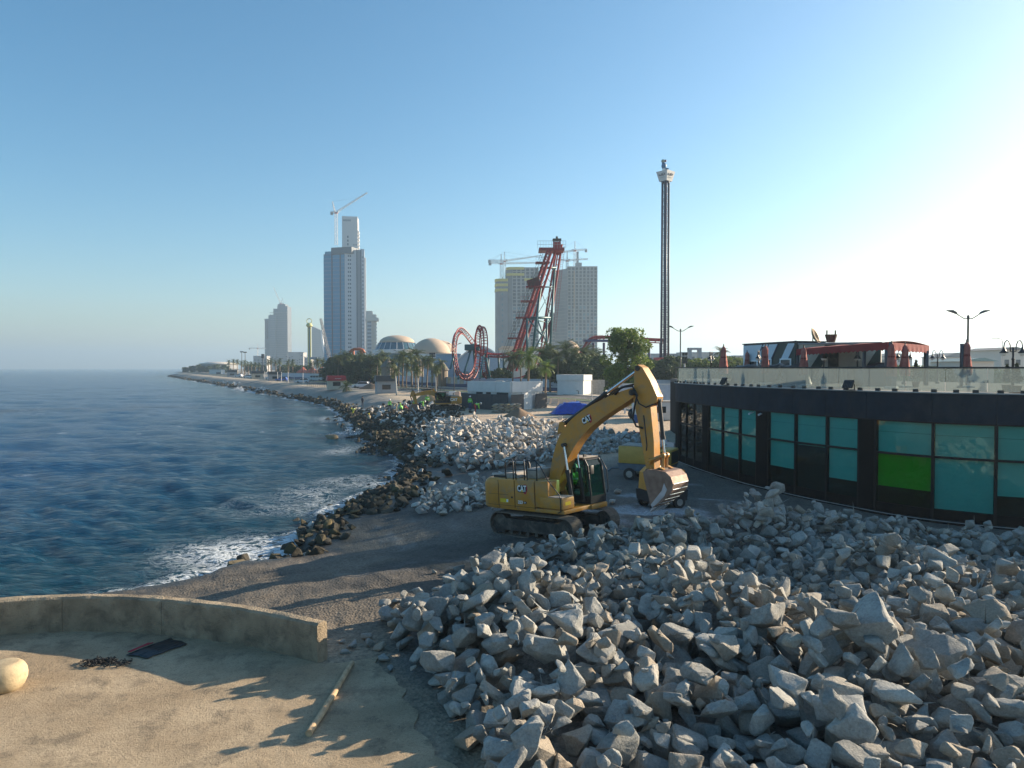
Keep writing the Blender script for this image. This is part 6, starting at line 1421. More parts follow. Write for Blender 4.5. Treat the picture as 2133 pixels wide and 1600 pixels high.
kiosk('small beige dark-topped kiosk fourth along the far promenade', 536, 784, 335, 5.0, 3.5, 3.9, M_bei, M_dkr, .45, 1.2)
kiosk('small dark-topped kiosk far along the promenade near the palms', 483, 778, 430, 5.4, 3.5, 4.0, M_grk, M_dkr, .45, 1.2)
# railings
def railing(label, A, B, n, h=1.1):
    t = thing('railing', label, 'railing'); A = Vector(A); B = Vector(B)
    for k in (.35, .7, 1.0): MB().tube((A.x, A.y, zg(A.y)+h*k), (B.x, B.y, zg(B.y)+h*k), .03, n=6).build('rail', M_frame, t)
    for i in range(n+1): q = A.lerp(B, i/n); MB().tube((q.x, q.y, zg(q.y)-.1), (q.x, q.y, zg(q.y)+h+.05), .04, n=6).build('upright', M_frame, t)
a = G(835, 815, 1.0); b = G(925, 822, 1.0); railing('dark railing on the promenade before the hoarding pictures', (a.x, a.y), (b.x, b.y), 14)
a = G(640, 806, .9); b = G(685, 809, .9); railing('low dark railing left of the red-topped kiosk', (a.x, a.y), (b.x, b.y), 10, .9)
# ================================================================== VEHICLES
def car(label, px, d, colr, rz, kind='suv', z=None, off=0):
    x = (px-1066.5)/F*d; t = thing('car' if kind != 'van' else 'minibus', label, 'car' if kind != 'van' else 'minibus', (x, d, zg(d)+.05), rz); L = 4.7 if kind != 'van' else 6.0; wd = 1.85; hh = 1.65 if kind != 'van' else 2.5
    m = mat('car_paint_%.2f_%.2f' % (colr[0], colr[2]), colr, .3, var=.02, coat=.6)
    if kind == 'van': body = [(-L/2,.35),(L/2,.35),(L/2,1.2),(L/2-.35,1.5),(L/2-.7,hh),(-L/2+.1,hh),(-L/2,1.2)]; cab = None
    else: body = [(-L/2,.35),(L/2,.35),(L/2+.02,.7),(L/2-.15,.88),(L/2-1.05,1.0),(-L/2+.1,1.02),(-L/2,.7)]
    MB().prism(body, -wd/2, wd/2).build('body', m, t, 30)
    if kind != 'van':
        gh = [(L/2-1.25,1.0),(L/2-1.85,hh),(-L/2+.55,hh),(-L/2+.12,1.02)]
        MB().prism(gh, -wd/2+.1, wd/2-.1).build('roof', m, t, 30)
        for s in (-1, 1): MB().prism([(L/2-1.4,1.06),(L/2-1.9,hh-.1),(-L/2+.62,hh-.1),(-L/2+.3,1.08)], s*(wd/2-.1)-.008, s*(wd/2-.1)+.008).build('side_window', M_dkw, t)
        MB().add([(L/2-1.28,-wd/2+.16,1.04),(L/2-1.28,wd/2-.16,1.04),(L/2-1.83,wd/2-.2,hh-.08),(L/2-1.83,-wd/2+.2,hh-.08)], [(0,1,2,3)]).build('windscreen', M_dkw, t).location = (.02, 0, .01)
    else:
        for s in (-1, 1):
            for i in range(4): MB().bbox((-L/2+.4+i*1.25, s*wd/2-.01, 1.35), (-L/2+1.5+i*1.25, s*wd/2+.01, 2.1)).build('side_window', M_dkw, t)
    for sx in (-1, 1):
        for sy in (-1, 1): wheel(t, (sx*L*.31, sy*(wd/2-.1), .33), .34, .22)
    for sy in (-1, 1): MB().bev((L/2-.02, sy*.65, .75), (.08, .34, .14), .02).build('headlight', M_bulb, t); MB().bev((-L/2+.02, sy*.7, .85), (.06, .2, .2), .02).build('tail_light', M_redp, t)
RD = math.atan2(104, -55)
car('white SUV driving past the grey kiosk', 753, 188, (0.70,0.70,0.70), RD+.9)
car('white saloon parked near the promenade posts', 630, 250, (0.68,0.68,0.70), RD+1.2, 'saloon'); car('blue and white car near the third kiosk', 587, 282, (0.06,0.12,0.40), RD+1.0)
car('pale teal minibus passing before the hoarding', 659, 290, (0.40,0.50,0.48), RD+.8, 'van')
for px, d, lab in ((524, 360, 'small white car parked right of the far promenade palms'), (516, 372, 'small white car parked among the far promenade palms'), (530, 352, 'small white car parked left of the beige far kiosk'), (563, 318, 'small white car between the two dark-topped kiosks'), (497, 405, 'small white car farthest along the promenade')): car(lab, px, d, (0.66,0.66,0.67), RD+.7)
# ================================================================== PEOPLE
M_skin = mat('skin', (0.28,0.16,0.10), .6, var=.05); M_vest = mat('hi_vis_green', (0.25,0.70,0.08), .6, var=.08); M_vesty = mat('hi_vis_yellow', (0.70,0.72,0.06), .6, var=.05); M_trd = mat('dark_trousers', (0.03,0.035,0.05), .9); M_trb = mat('blue_overalls', (0.03,0.06,0.16), .9); M_trr = mat('red_trousers', (0.40,0.03,0.04), .9); M_tan = mat('tan_work_shirt', (0.40,0.33,0.22), .9); M_hlm = mat('white_helmet', (0.7,0.7,0.68), .4); M_hly = mat('yellow_helmet', (0.72,0.60,0.04), .4); M_boot = mat('black_boots', (0.02,0.02,0.02), .8); M_strip = mat('reflective_strip', (0.7,0.72,0.72), .3)
def person(label, loc, rz, pose='stand', top=M_vest, legs=M_trd, hat=M_hlm, s=1.0):
    t = thing('person', label, 'person', loc, rz, None, s)
    J = dict(hip=(0,0,.95), wa=(0,0,1.12), ch=(0,0,1.34), nk=(0,0,1.50), hd=(.02,0,1.62), ht=(.02,0,1.72),
             sl=(0,.19,1.42), el=(.03,.27,1.14), wl=(.14,.25,.90), hl=(.20,.24,.82), sr=(0,-.19,1.42), er=(.03,-.27,1.14), wr=(.14,-.25,.90), hr=(.20,-.24,.82),
             tl=(0,.10,.90), kl=(.03,.12,.50), al=(-.02,.13,.09), fl=(.16,.14,.05), tr=(0,-.10,.90), kr=(.03,-.12,.50), ar=(-.02,-.13,.09), fr=(.16,-.14,.05))
    if pose == 'bend':
        for k in ('wa','ch','nk','hd','ht','sl','sr'):
            v = Vector(J[k])-Vector((0,0,.95)); v = Matrix.Rotation(R(78), 3, 'Y') @ v; J[k] = tuple(v+Vector((-.08,0,.95)))
        for sd, y in (('l', .2), ('r', -.2)): J['e'+sd] = (.42, y, .68); J['w'+sd] = (.50, y*.7, .45); J['h'+sd] = (.54, y*.6, .36)
        J['hip'] = (-.08,0,.95); J['tl'] = (-.08,.1,.9); J['tr'] = (-.08,-.1,.9)
    if pose == 'squat':
        for k in ('hip','wa','ch','nk','hd','ht','sl','sr','tl','tr'):
            v = Vector(J[k])-Vector((0,0,.95)); v = Matrix.Rotation(R(28), 3, 'Y') @ v; J[k] = tuple(v+Vector((-.18,0,.42)))
        for sd, y in (('l', .16), ('r', -.16)): J['k'+sd] = (.26, y, .50); J['a'+sd] = (0, y, .09); J['f'+sd] = (.18, y, .05); J['e'+sd] = (.30, y*1.3, .60); J['w'+sd] = (.42, y, .40); J['h'+sd] = (.48, y*.8, .33)
    if pose == 'sit':
        for sd, y in (('l', .13), ('r', -.13)): J['k'+sd] = (.46, y, .95); J['a'+sd] = (.50, y, .50); J['f'+sd] = (.66, y, .46); J['e'+sd] = (.12, y*2, 1.12); J['w'+sd] = (.36, y*1.7, 1.12); J['h'+sd] = (.44, y*1.6, 1.13)
    rad = dict(hip=.155, wa=.14, ch=.165, nk=.06, hd=.095, ht=.085, sl=.075, sr=.075, el=.048, er=.048, wl=.035, wr=.035, hl=.04, hr=.04, tl=.095, tr=.095, kl=.065, kr=.065, al=.048, ar=.048, fl=.042, fr=.042)
    ks = list(J); bones = [('hip','wa'),('wa','ch'),('ch','nk'),('nk','hd'),('hd','ht'),('ch','sl'),('sl','el'),('el','wl'),('wl','hl'),('ch','sr'),('sr','er'),('er','wr'),('wr','hr'),('hip','tl'),('tl','kl'),('kl','al'),('al','fl'),('hip','tr'),('tr','kr'),('kr','ar'),('ar','fr')]
    me = bpy.data.meshes.new('body'); me.from_pydata([J[k] for k in ks], [(ks.index(a), ks.index(b)) for a, b in bones], [])
    o = bpy.data.objects.new('body', me); C.objects.link(o); o.modifiers.new('skin', 'SKIN'); o.modifiers.new('sub', 'SUBSURF').levels = 1
    for i, k in enumerate(ks): me.skin_vertices[0].data[i].radius = (rad[k], rad[k]); 
    me.skin_vertices[0].data[0].use_root = True
    dg = bpy.context.evaluated_depsgraph_get(); m2 = bpy.data.meshes.new_from_object(o.evaluated_get(dg)); bpy.data.objects.remove(o); bpy.data.meshes.remove(me)
    m2.name = 'body'; m2.materials.clear()
    for m in (top, legs, M_skin, M_boot): m2.materials.append(m)
    pts = [(Vector(J[a]).lerp(Vector(J[b]), f), g) for a, b, g in (('hip','wa',0),('wa','ch',0),('ch','nk',0),('nk','hd',2),('hd','ht',2),('sl','el',0),('el','wl',0),('wl','hl',2),('sr','er',0),('er','wr',0),('wr','hr',2),('tl','kl',1),('kl','al',1),('al','fl',3),('tr','kr',1),('kr','ar',1),('ar','fr',3),('hip','tl',1),('hip','tr',1)) for f in (.15, .5, .85)]
    for f in m2.polygons: f.material_index = min(pts, key=lambda q: (q[0]-f.center).length)[1]; f.use_smooth = True
    obj('body', m2, t)
    h = Vector(J['ht']); ax = (h-Vector(J['hd'])).normalized(); q = ax.to_track_quat('Z', 'X').to_matrix().to_4x4()
    hm = MB().lathe([(.155,-.01),(.15,.0),(.125,.02),(.122,.06),(.10,.11),(.05,.14),(.001,.145)], n=14).build('helmet', hat, t, True); hm.matrix_local = Matrix.Translation(h-ax*.01) @ q
    if top in (M_vest, M_vesty):
        cc = Vector(J['ch']).lerp(Vector(J['wa']), .45); ax = (Vector(J['ch'])-Vector(J['wa'])).normalized(); q = ax.to_track_quat('Z', 'X').to_matrix().to_4x4()
        v = MB().lathe([(.178,-.03),(.182,-.03),(.182,.03),(.178,.03)], n=16).build('reflective_band', M_strip, t, True); v.matrix_local = Matrix.Translation(cc) @ q @ Matrix.Scale(.92, 4, (1, 0, 0))
    return t
def who(px, py, z, lab, rz, pose, top, legs, hat, s=1.0):
    p = G(px, py, z); g = gz(p.x, p.y); p = G(px, py, g+.15); person(lab, (p.x, p.y, gz(p.x, p.y)+.12), rz, pose, top, legs, hat, s)
who(890, 846, .6, 'worker in green vest standing with back turned before the orange sand', 1.7, 'stand', M_vest, M_trd, M_hlm)
who(868, 848, .6, 'worker in green vest bent double left of the standing man', 3.3, 'bend', M_vest, M_trd, M_hlm)
who(875, 848, .6, 'second green-vested worker stooping right beside the bent one', .4, 'bend', M_vest, M_trb, M_hlm)
who(812, 864, .4, 'worker in green vest and dark trousers standing among the shore rocks', 1.3, 'stand', M_vest, M_trd, M_hlm)
who(826, 858, .4, 'worker in tan shirt stooping over the rocks', 3.0, 'bend', M_tan, M_tan, M_tan)
who(836, 857, .4, 'green-vested worker squatting among the rocks', 2.6, 'squat', M_vest, M_trd, M_vest)
who(843, 854, .5, 'worker in red top squatting beside the green-vested man', .6, 'squat', mat('red_shirt', (0.42,0.08,0.08), .9), M_trd, M_hlm)
who(741, 873, .0, 'worker in yellow vest bent down near the water line', 2.9, 'bend', M_vesty, M_trd, M_hly)
who(769, 882, .0, 'yellow-helmeted worker squatting low in the dark rocks', 2.0, 'squat', M_tan, M_trd, M_hly)
who(755, 853, .3, 'small dark-clothed man standing on the gravel bank', 1.0, 'stand', M_trd, M_trd, M_trd)
who(979, 853, .8, 'worker in blue overalls and vest standing at the office fence', 1.2, 'stand', M_vest, M_trb, M_hlm)
who(990, 856, .8, 'worker in red trousers and green vest bending at the office fence', .2, 'bend', M_vest, M_trr, M_hlm)
# operator in the cab
mw = Matrix.Translation((EX[0], EX[1], -.14)) @ Euler((0, R(-3.5), R(-43))).to_matrix().to_4x4(); q = mw @ Vector((.36, .86, .86))
person('operator in green vest seated inside the large excavator cab', q, R(-43), 'sit', M_vest, M_trd, M_hlm)
# small excavator at work
p = G(925, 862, .6)
ex2 = excavator('smaller dusty excavator with lowered boom near the sand heap', (p.x, p.y+.5, zg(p.y)+.02), R(196), 0, False, .78, dict(foot=(.18,1.72), bend=(1.9,3.2), tip=(4.9,2.5), atop=(5.2,3.2), apin=(4.6,.9)))
logo_parent = ex2
me = text_mesh('CAT', .62, .004, font_off=.02); decal(me, M_white, ex2, Matrix.Translation((-1.3, 1.362, 1.72)) @ Matrix.Rotation(PI, 4, 'Z') @ Matrix.Rotation(PI/2, 4, 'X'))
# generator boxes and gas bottle beside it
for i, (px, py, w_, m, lab) in enumerate(((943,828,.9,M_wht,'small white equipment box beside the small excavator'),(953,829,.6,mat('pink_box', (0.5,0.36,0.28), .7),'small tan equipment box beside the white one'))):
    p = G(px, py, 1.0); tag(MB().bev((p.x, p.y, zg(p.y)+.5), (w_*1.6, .9, 1.0), .04).bev((p.x, p.y, zg(p.y)+1.02), (w_*1.3, .7, .08), .02).build('equipment_box', m, None, 40), lab, 'box')
# ================================================================== LATTICE HELPERS
def lattice(b, A, B, w0, w1, n, r, rd=None, sides=4):
    """square lattice mast from A to B added to MB b: chords plus zig-zag bracing"""
    A = Vector(A); B = Vector(B); z = (B-A).normalized(); x = z.orthogonal().normalized() if abs(z.z) < .99 else Vector((1, 0, 0)); y = z.cross(x); rd = rd or r*.6
    def cs(t):
        c = A.lerp(B, t); w_ = (w0+(w1-w0)*t)/2
        return [c+x*sx*w_+y*sy*w_ for sx, sy in ((-1,-1),(1,-1),(1,1),(-1,1))]
    a, e = cs(0), cs(1)
    for i in range(4): b.tube(a[i], e[i], r, n=4)
    for k in range(n):
        p, q = cs(k/n), cs((k+1)/n)
        for i in range(4):
            j = (i+1) % 4; b.tube(p[i], q[j] if k % 2 else q[i], rd, n=3, cap=False) if False else b.tube(p[i] if k % 2 else p[j], q[j] if k % 2 else q[i], rd, n=3, cap=False)
            b.tube(q[i], q[j], rd, n=3, cap=False)
    return b
M_cr = mat('crane_white', (0.62,0.62,0.62), .6, var=.05); M_crr = mat('crane_red', (0.42,0.12,0.10), .6); M_cw = mat('crane_weight', (0.25,0.25,0.26), .8)
def crane(label, px, d, zb, zt, jib, cj, up, rz, luff=False, wd=1.8):
    x = (px-1066.5)/F*d; t = thing('tower_crane', label, 'crane', (x, d, zb), rz); H = zt-zb
    k = lattice(MB(), (0, 0, 0), (0, 0, H), wd, wd, max(4, int(H/3)), .16, .11).build('mast', M_cr, t, False, 'stuff')
    MB().box((0, 0, H+.6), (wd*1.2, wd*1.2, 1.2)).build('slew_unit', M_crr, t); MB().bev((wd*.9, -wd*.7, H+1.6), (1.6, 1.4, 2.0), .1).build('cab', M_cr, t)
    lattice(MB(), (0, 0, H+1.2), (jib*math.cos(up), 0, H+1.2+jib*math.sin(up)), 1.5, .8, int(jib/3), .15, .10).build('jib', M_cr, t, False, 'stuff')
    lattice(MB(), (0, 0, H+1.4), (-cj, 0, H+1.4), 1.4, 1.4, max(2, int(cj/3)), .15, .10).build('counter_jib', M_cr, t, False, 'stuff')
    MB().box((-cj+.8, 0, H+.3), (2.4, 1.6, 2.8)).build('counterweight', M_cw, t)
    ah = 9 if not luff else 8
    if luff: lattice(MB(), (-1, 0, H+1.2), (-3.5, 0, H+1.2+ah*1.3), 1.2, .5, 4, .14, .1).build('apex_frame', M_cr, t, False, 'stuff'); top = Vector((-3.5, 0, H+1.2+ah*1.3))
    else: lattice(MB(), (0, 0, H+1.2), (0, 0, H+1.2+ah), 1.2, .4, 4, .14, .1).build('apex_frame', M_cr, t, False, 'stuff'); top = Vector((0, 0, H+1.2+ah))
    MB().tube(top, (jib*.75*math.cos(up), 0, H+1.2+jib*.75*math.sin(up)+.6), .07, n=4).build('tie_rod', M_cw, t); MB().tube(top, (-cj+.6, 0, H+1.8), .07, n=4).build('tie_rod', M_cw, t)
    return t
# ================================================================== GLASS SKYSCRAPER
DT = 690.0
def X(px, d): return (px-1066.5)/F*d
def Z(py, d): return CAMH+(766-py)/F*d
M_sg = mat('blue_curtain_glass', (0.010,0.19,0.34), .3, var=.1, scale=.05, spec=.4); M_sp = mat('blue_spandrel', (0.10,0.23,0.36), .4, var=.05); M_twh = mat('tower_white', (0.48,0.50,0.53), .7, var=.05, scale=.05); M_tgr = mat('tower_grey', (0.24,0.27,0.31), .6, var=.06, scale=.05); M_tdk = mat('tower_dark', (0.06,0.08,0.10), .5)
t = thing('glass_skyscraper', 'tallest tower on the left with blue curtain glass and a white flank', 'skyscraper', (X(719, DT), DT, 1.0), R(-16))
H1 = Z(516, DT)-1.0; WL = (719-673)/F*DT/math.cos(R(16))*1.03; WR = (757-719)/F*DT*1.02
VA = R(27)      # the white flank runs to the right, turned from the glass face
def flank(u0, u1, o0, o1, z0, z1, name, m):
    """box along the flank direction: u along it, o outwards"""
    d = Vector((math.cos(VA), math.sin(VA))); n = Vector((d.y, -d.x)); P = [d*u0+n*o0, d*u1+n*o0, d*u1+n*o1, d*u0+n*o1]
    return MB().prism([(q.x, q.y) for q in P], z0, z1, 'z').build(name, m, t)
MB().bbox((-WL, .3, 0), (-.3, 24, H1-6)).build('core', M_tdk, t)
nf = 30; fh = (H1-7)/nf
cols = [(-WL, -WL*.60), (-WL*.585, -WL*.205), (-WL*.19, -.1)]
for i in range(nf):
    for a, b in cols: MB().bbox((a+.15, .0, i*fh+.55), (b-.15, .28, (i+1)*fh)).build('glass_pane', M_sg, t)
    MB().bbox((-WL, -.06, i*fh+.1), (-.1, .28, i*fh+.55)).build('spandrel', M_sp, t)
for x in (-WL*.593, -WL*.198): MB().bbox((x-.5, -.5, 0), (x+.5, .25, H1-5)).build('mullion_fin', M_tdk, t)
MB().bbox((-WL*.62, -.6, H1-6), (8, 12, H1)).build('roof_plant', M_tdk, t); MB().bbox((-WL*.93, 0, H1-6.5), (-WL*.62, 10, H1-3.4)).build('roof_block', M_sg, t)
flank(0, WR*.62, -9, 0, 0, H1-2.5, 'white_flank', M_twh)
for i in range(nf):
    for u in (WR*.17, WR*.27): flank(u, u+1.2, -.3, .14, i*fh+1.6, i*fh+3.2, 'window', M_tdk)
flank(WR*.62, WR*.66, -9, .5, 0, H1-2, 'dark_fin', M_tdk); flank(WR*.66, WR*.84, -9, -.6, 0, H1-2.2, 'grey_flank', M_tgr); flank(WR*.84, WR*.88, -9, .3, 0, H1-1, 'dark_fin', M_tdk)
flank(WR*.88, WR*1.04, -12, .8, 0, H1-1.5, 'rear_wing', M_twh); flank(WR*1.04, WR*1.12, -14, -4, 0, H1-9, 'rear_wing', M_twh)
for i in range(nf): flank(WR*.91, WR*1.0, .3, .95, i*fh+.5, i*fh+2.3, 'balcony_opening', M_tgr)
# white slab tower standing behind it
D2b = 730.0; D2 = D2b; t = thing('white_slab_tower', 'slender white tower rising behind the blue glass skyscraper', 'skyscraper', (X(714, D2), D2, 1.0), R(9)); H2 = Z(452, D2)-1; w2 = (746-714)/F*D2
MB().bbox((0, 0, 0), (w2, 22, H2)).build('wall', mat('pale_tower_render', (0.55,0.54,0.53), .8, var=.04, scale=.05), t)
MB().bbox((1, -.15, H2-5), (9, 0, H2-3.2)).build('dark_lettering_band', M_tgr, t)
for i in range(20):
    z = H2-22-i*fh
    for x in (w2*.33, ): MB().bbox((x, -.12, z), (x+1.3, .1, z+2.2)).build('window', M_tdk, t)
    for x in (w2*.70, w2*.79, w2*.88):
        if i > 1: MB().bbox((x, -.12, z), (x+.8, .1, z+1.6)).build('window', M_tgr, t)
    MB().bbox((w2, 2, z+6), (w2+1.2, 14, z+8)).build('balcony', M_twh, t)
crane('white luffing crane on top of the blue glass skyscraper', 702, 700, Z(512, 700), Z(447, 700), 36, 5, R(33), 0.05, True, 2.4)
MB().box((0,0,0),(.01,.01,.01)) 
# balcony tower to the right
D3 = 640.0; t = thing('balcony_tower', 'cream tower with stacked white balconies right of the skyscraper', 'skyscraper', (X(763, D3), D3, 1.0), R(6)); H3 = Z(648, D3)-1; w3 = (785-763)/F*D3
M_crm = mat('cream_render', (0.60,0.55,0.48), .8, var=.05, scale=.05)
MB().bbox((0, 0, 0), (w3*.55, 10, H3)).build('wall', M_crm, t); MB().bbox((w3*.5, 1, 0), (w3*.9, 10, H3-3)).build('wing', M_crm, t); MB().bbox((-.6, -1.5, H3-9), (w3+1.2, 9, H3-6)).build('roof_terrace', M_crm, t)
for i in range(14):
    MB().bbox((1.0, -1.4, i*3.3+1.2), (w3*.5, -.02, i*3.3+2.5)).build('balcony', M_twh, t); MB().bbox((1.2, -.1, i*3.3+2.5), (w3*.48, .02, i*3.3+4.3)).build('opening', M_tgr, t); MB().bbox((w3*.62, .2, i*3.3+1.2), (w3*1.0, 1.0, i*3.3+2.4)).build('balcony', M_crm, t)
# ================================================================== TWIN CONCRETE TOWERS
M_cn = mat('raw_tower_concrete', (0.25,0.255,0.26), .9, var=.12, scale=.06); M_cn2 = mat('pale_tower_concrete', (0.28,0.285,0.29), .9, var=.1, scale=.06); M_net = mat('grey_scaffold_net', (0.17,0.18,0.19), .95, var=.15, scale=.1); M_op = mat('dark_opening', (0.035,0.045,0.055), .6); M_opg = mat('glazed_opening', (0.10,0.18,0.22), .2); M_ys = mat('yellow_screen', (0.55,0.44,0.08), .7)
def frame_block(t, x0, x1, y, dp, H, nc, nr, m, fl=3.45, glaze=.3, seed=1):
    """concrete frame: dark core, proud piers and slabs; each opening is a hole in front of the core"""
    q = random.Random(seed); MB().bbox((x0+.4, y+1.0, 0), (x1-.4, y+dp, H-.5)).build('core', M_op, t); w_ = (x1-x0)/nc; pf = MB()
    b = MB()
    for c in range(nc+1): b.bbox((max(x0, x0+c*w_-w_*.16), y, 0), (min(x1, x0+c*w_+w_*.16), y+1.2, H))
    b.build('pier_grid', m, t, False, 'stuff')
    b = MB()
    for r in range(nr+1): b.bbox((x0+.05, y+.06, H-r*fl-.75), (x1-.05, y+1.1, H-r*fl))
    b.build('floor_slabs', m, t, False, 'stuff')
    for r in range(nr):
        for c in range(nc):
            if q.random() < glaze and r > nr*.35: MB().bbox((x0+c*w_+w_*.21, y+.5, H-(r+1)*fl+.05), (x0+(c+1)*w_-w_*.21, y+.7, H-r*fl-.76)).build('window_pane', M_opg, t)
    for s, xx in ((-1, x0), (1, x1)): MB().bbox((xx-.05, y+1.2, 0), (xx+.05, y+dp, H)).build('side_wall', m, t)
    MB().bbox((x0, y, H-.3), (x1, y+dp, H+.2)).build('roof_slab', m, t)
DW = 700.0
t = thing('concrete_tower', 'unfinished grey tower block on the right of the twin pair', 'skyscraper', (X(1158, DW), DW, 1.0), R(0)); k = DW/F; H = Z(556, DW)-1
frame_block(t, (1182-1158)*k, (1244-1158)*k, 0, 26, H, 8, 29, M_cn2, 3.45, .35, 3)
MB().prism([(0,14),((1182-1158)*k,-.5),((1182-1158)*k,26),(0,26)], 0, H-2, 'z').build('netted_flank', M_net, t); 
for r in range(28): MB().prism([(-.4,14),((1182-1158)*k-.2,-1.0),((1182-1158)*k-.2,-.5),(-.1,14.3)], 3.45*r+2.6, 3.45*r+3.0, 'z').build('scaffold_deck', M_cn, t)
MB().bbox((20, 8, H), (26, 14, H+5)).build('lift_head', M_cn, t); MB().bbox((21, 9, H+5), (23, 11, H+16)).build('core_stub', M_cn, t)
for i in range(22): MB().bbox(((1194.5-1158)*k, -2.0, i*4.6), ((1196-1158)*k, -1.0, i*4.6+4.0)).build('hoist_section', M_bei if i < 14 else M_sand2, t)
t = thing('concrete_tower', 'unfinished grey tower block with yellow screens on the left of the twin pair', 'skyscraper', (X(1031, DW), DW, 1.0), R(0))
frame_block(t, (1067-1031)*k, (1122-1031)*k, 0, 26, H-1, 6, 29, M_cn2, 3.45, .3, 5)
MB().prism([((1053-1031)*k,3),((1067-1031)*k,-.3),((1067-1031)*k,24),((1053-1031)*k,24)], 0, H-3, 'z').build('netted_flank', M_net, t)
b = []; n = 10; c0 = ((1057-1031)*k*.5); H5 = Z(582, DW)-1
prof = [(0, 12)]+[(c0-c0*math.cos(PI*i/2/n), 9-9*math.sin(PI*i/2/n)) for i in range(n+1)]+[((1058-1031)*k, 0), ((1058-1031)*k, 22), (0, 22)]
MB().prism(prof, 0, H5, 'z').build('rounded_wing', M_net, t)
for (z, h_) in ((H5-12, 2.6), (H5-7.0, 2.6), (H5-2.2, 2.6)): MB().prism([(a-.5 if a < c0 else a, b_-.9) for a, b_ in prof[:-2]]+[((1058-1031)*k, 3), (2, 14)], z, z+h_, 'z').build('safety_screen', M_ys, t)
prof2 = [((1054-1031)*k, 6)]+[((1054-1031)*k+6-6*math.cos(PI*i/2/8), 4-5*math.sin(PI*i/2/8)) for i in range(9)]+[((1092-1031)*k, -1.2), ((1092-1031)*k, 8)]
for (z, h_) in ((H-9, 2.4), (H-3, 2.4)): MB().prism(prof2, z, z+h_, 'z').build('safety_screen', M_ys, t)
MB().bbox(((1092-1031)*k, -1.2, H-14), ((1124-1031)*k, 6, H-11.6)).build('safety_screen', M_ys, t)
for i in range(18): MB().bbox((c0*1.1, -.25, i*5.2+4), (c0*1.1+1.2, .05, i*5.2+6)).build('window', M_opg, t)
t = thing('concrete_tower', 'lower unfinished block with open floors between the twin towers', 'skyscraper', (X(1146, 760), 760, 1.0)); frame_block(t, 0, 9, 0, 14, Z(652, 760)-1, 3, 14, M_cn2, 3.9, 0, 9)
crane('tower crane with long flat jib over the left twin tower', 1051, 715, Z(582, 715), Z(547, 715), 38, 16, R(9), 0.1, False, 2.0)
crane('tower crane in front of its neighbour left of the left twin tower', 1044, 700, Z(582, 700), Z(552, 700), 55, 12, R(3), 0.25, False, 2.0)
crane('taller tower crane over the right twin tower, jib to the left', 1197, 715, Z(558, 715), Z(525, 715), 24, 12, R(-6), PI-.2, False, 2.2)
crane('shorter tower crane left of the right twin tower roof', 1181, 705, Z(560, 705), Z(546, 705), 22, 16, R(6), .25, False, 2.0)
# ================================================================== FAR HAZY TOWERS
D4 = 1450.0; k4 = D4/F; M_hz = mat('distant_tower', (0.13,0.15,0.17), .8, var=.08, scale=.03)
t = thing('hazy_tower', 'stepped hazy tower cluster under construction far along the coast', 'skyscraper', (X(551, D4), D4, 0))
for (a, b, y, dp, bot) in ((0, 12, 745, 20, 640+32), (9, 24, 0, 24, 657), (18, 30, 4, 24, 643), (27, 48, 2, 26, 638)):
    if y == 745:
        MB().bbox((a*k4, 3, 0), (b*k4, 25, Z(706, D4))).build('block', M_hz, t); MB().bbox((a*k4, 3, Z(668, D4)), (b*k4, 25, Z(664, D4))).build('deck', M_hz, t)
        for c in range(4): MB().bbox(((a+c*3.4)*k4, 4, Z(706, D4)), ((a+c*3.4+1.0)*k4, 24, Z(668, D4))).build('column', M_hz, t)
    else: MB().bbox((a*k4, y, 0), (b*k4, y+dp, Z(bot, D4))).build('block', M_hz, t)
for r in range(26): MB().bbox((12*k4, -.6, r*4.6+3), (47.5*k4, -.02 if r < 24 else 2, r*4.6+4)).build('floor_edge', mat('distant_slab', (0.19,0.20,0.22), .8), t)
MB().bbox((28*k4, 1, Z(638, D4)), (44*k4, 20, Z(634, D4))).build('crown', M_hz, t)
crane('faint crane leaning on top of the hazy tower cluster', 586, 1460, Z(640, 1460), Z(634, 1460), 36, 6, R(66), PI, True, 3)
crane('faint thin crane left of the hazy tower cluster', 537, 1400, 0, Z(727, 1400), 16, 16, 0, 0.1, False, 2)
D5 = 1750.0; k5 = D5/F
t = thing('hazy_tower', 'faint sail-edged tower between the yellow ride and the skyscraper', 'skyscraper', (X(650, D5), D5, 0)); 
pr = [(0, 0), (27*k5, 0)]+[((27-9*math.sin(PI/2*i/8))*k5, Z(750, D5)+(Z(688, D5)-Z(750, D5))*i/8) for i in range(9)]+[(9*k5, Z(684, D5)), (0, Z(680, D5))]
MB().prism(pr, 0, 30).build('block', M_hz, t)
MB().prism([(a+.8, z) for a, z in pr[1:11]]+[(a+5, z) for a, z in reversed(pr[1:11])], -1, 8).build('sail_edge', mat('distant_white', (0.6,0.6,0.6), .7), t)
for r in range(20): MB().bbox((.5, -.5, r*4.6+3), (17*k5, -.02, r*4.6+4)).build('floor_edge', MATS['distant_slab'], t)
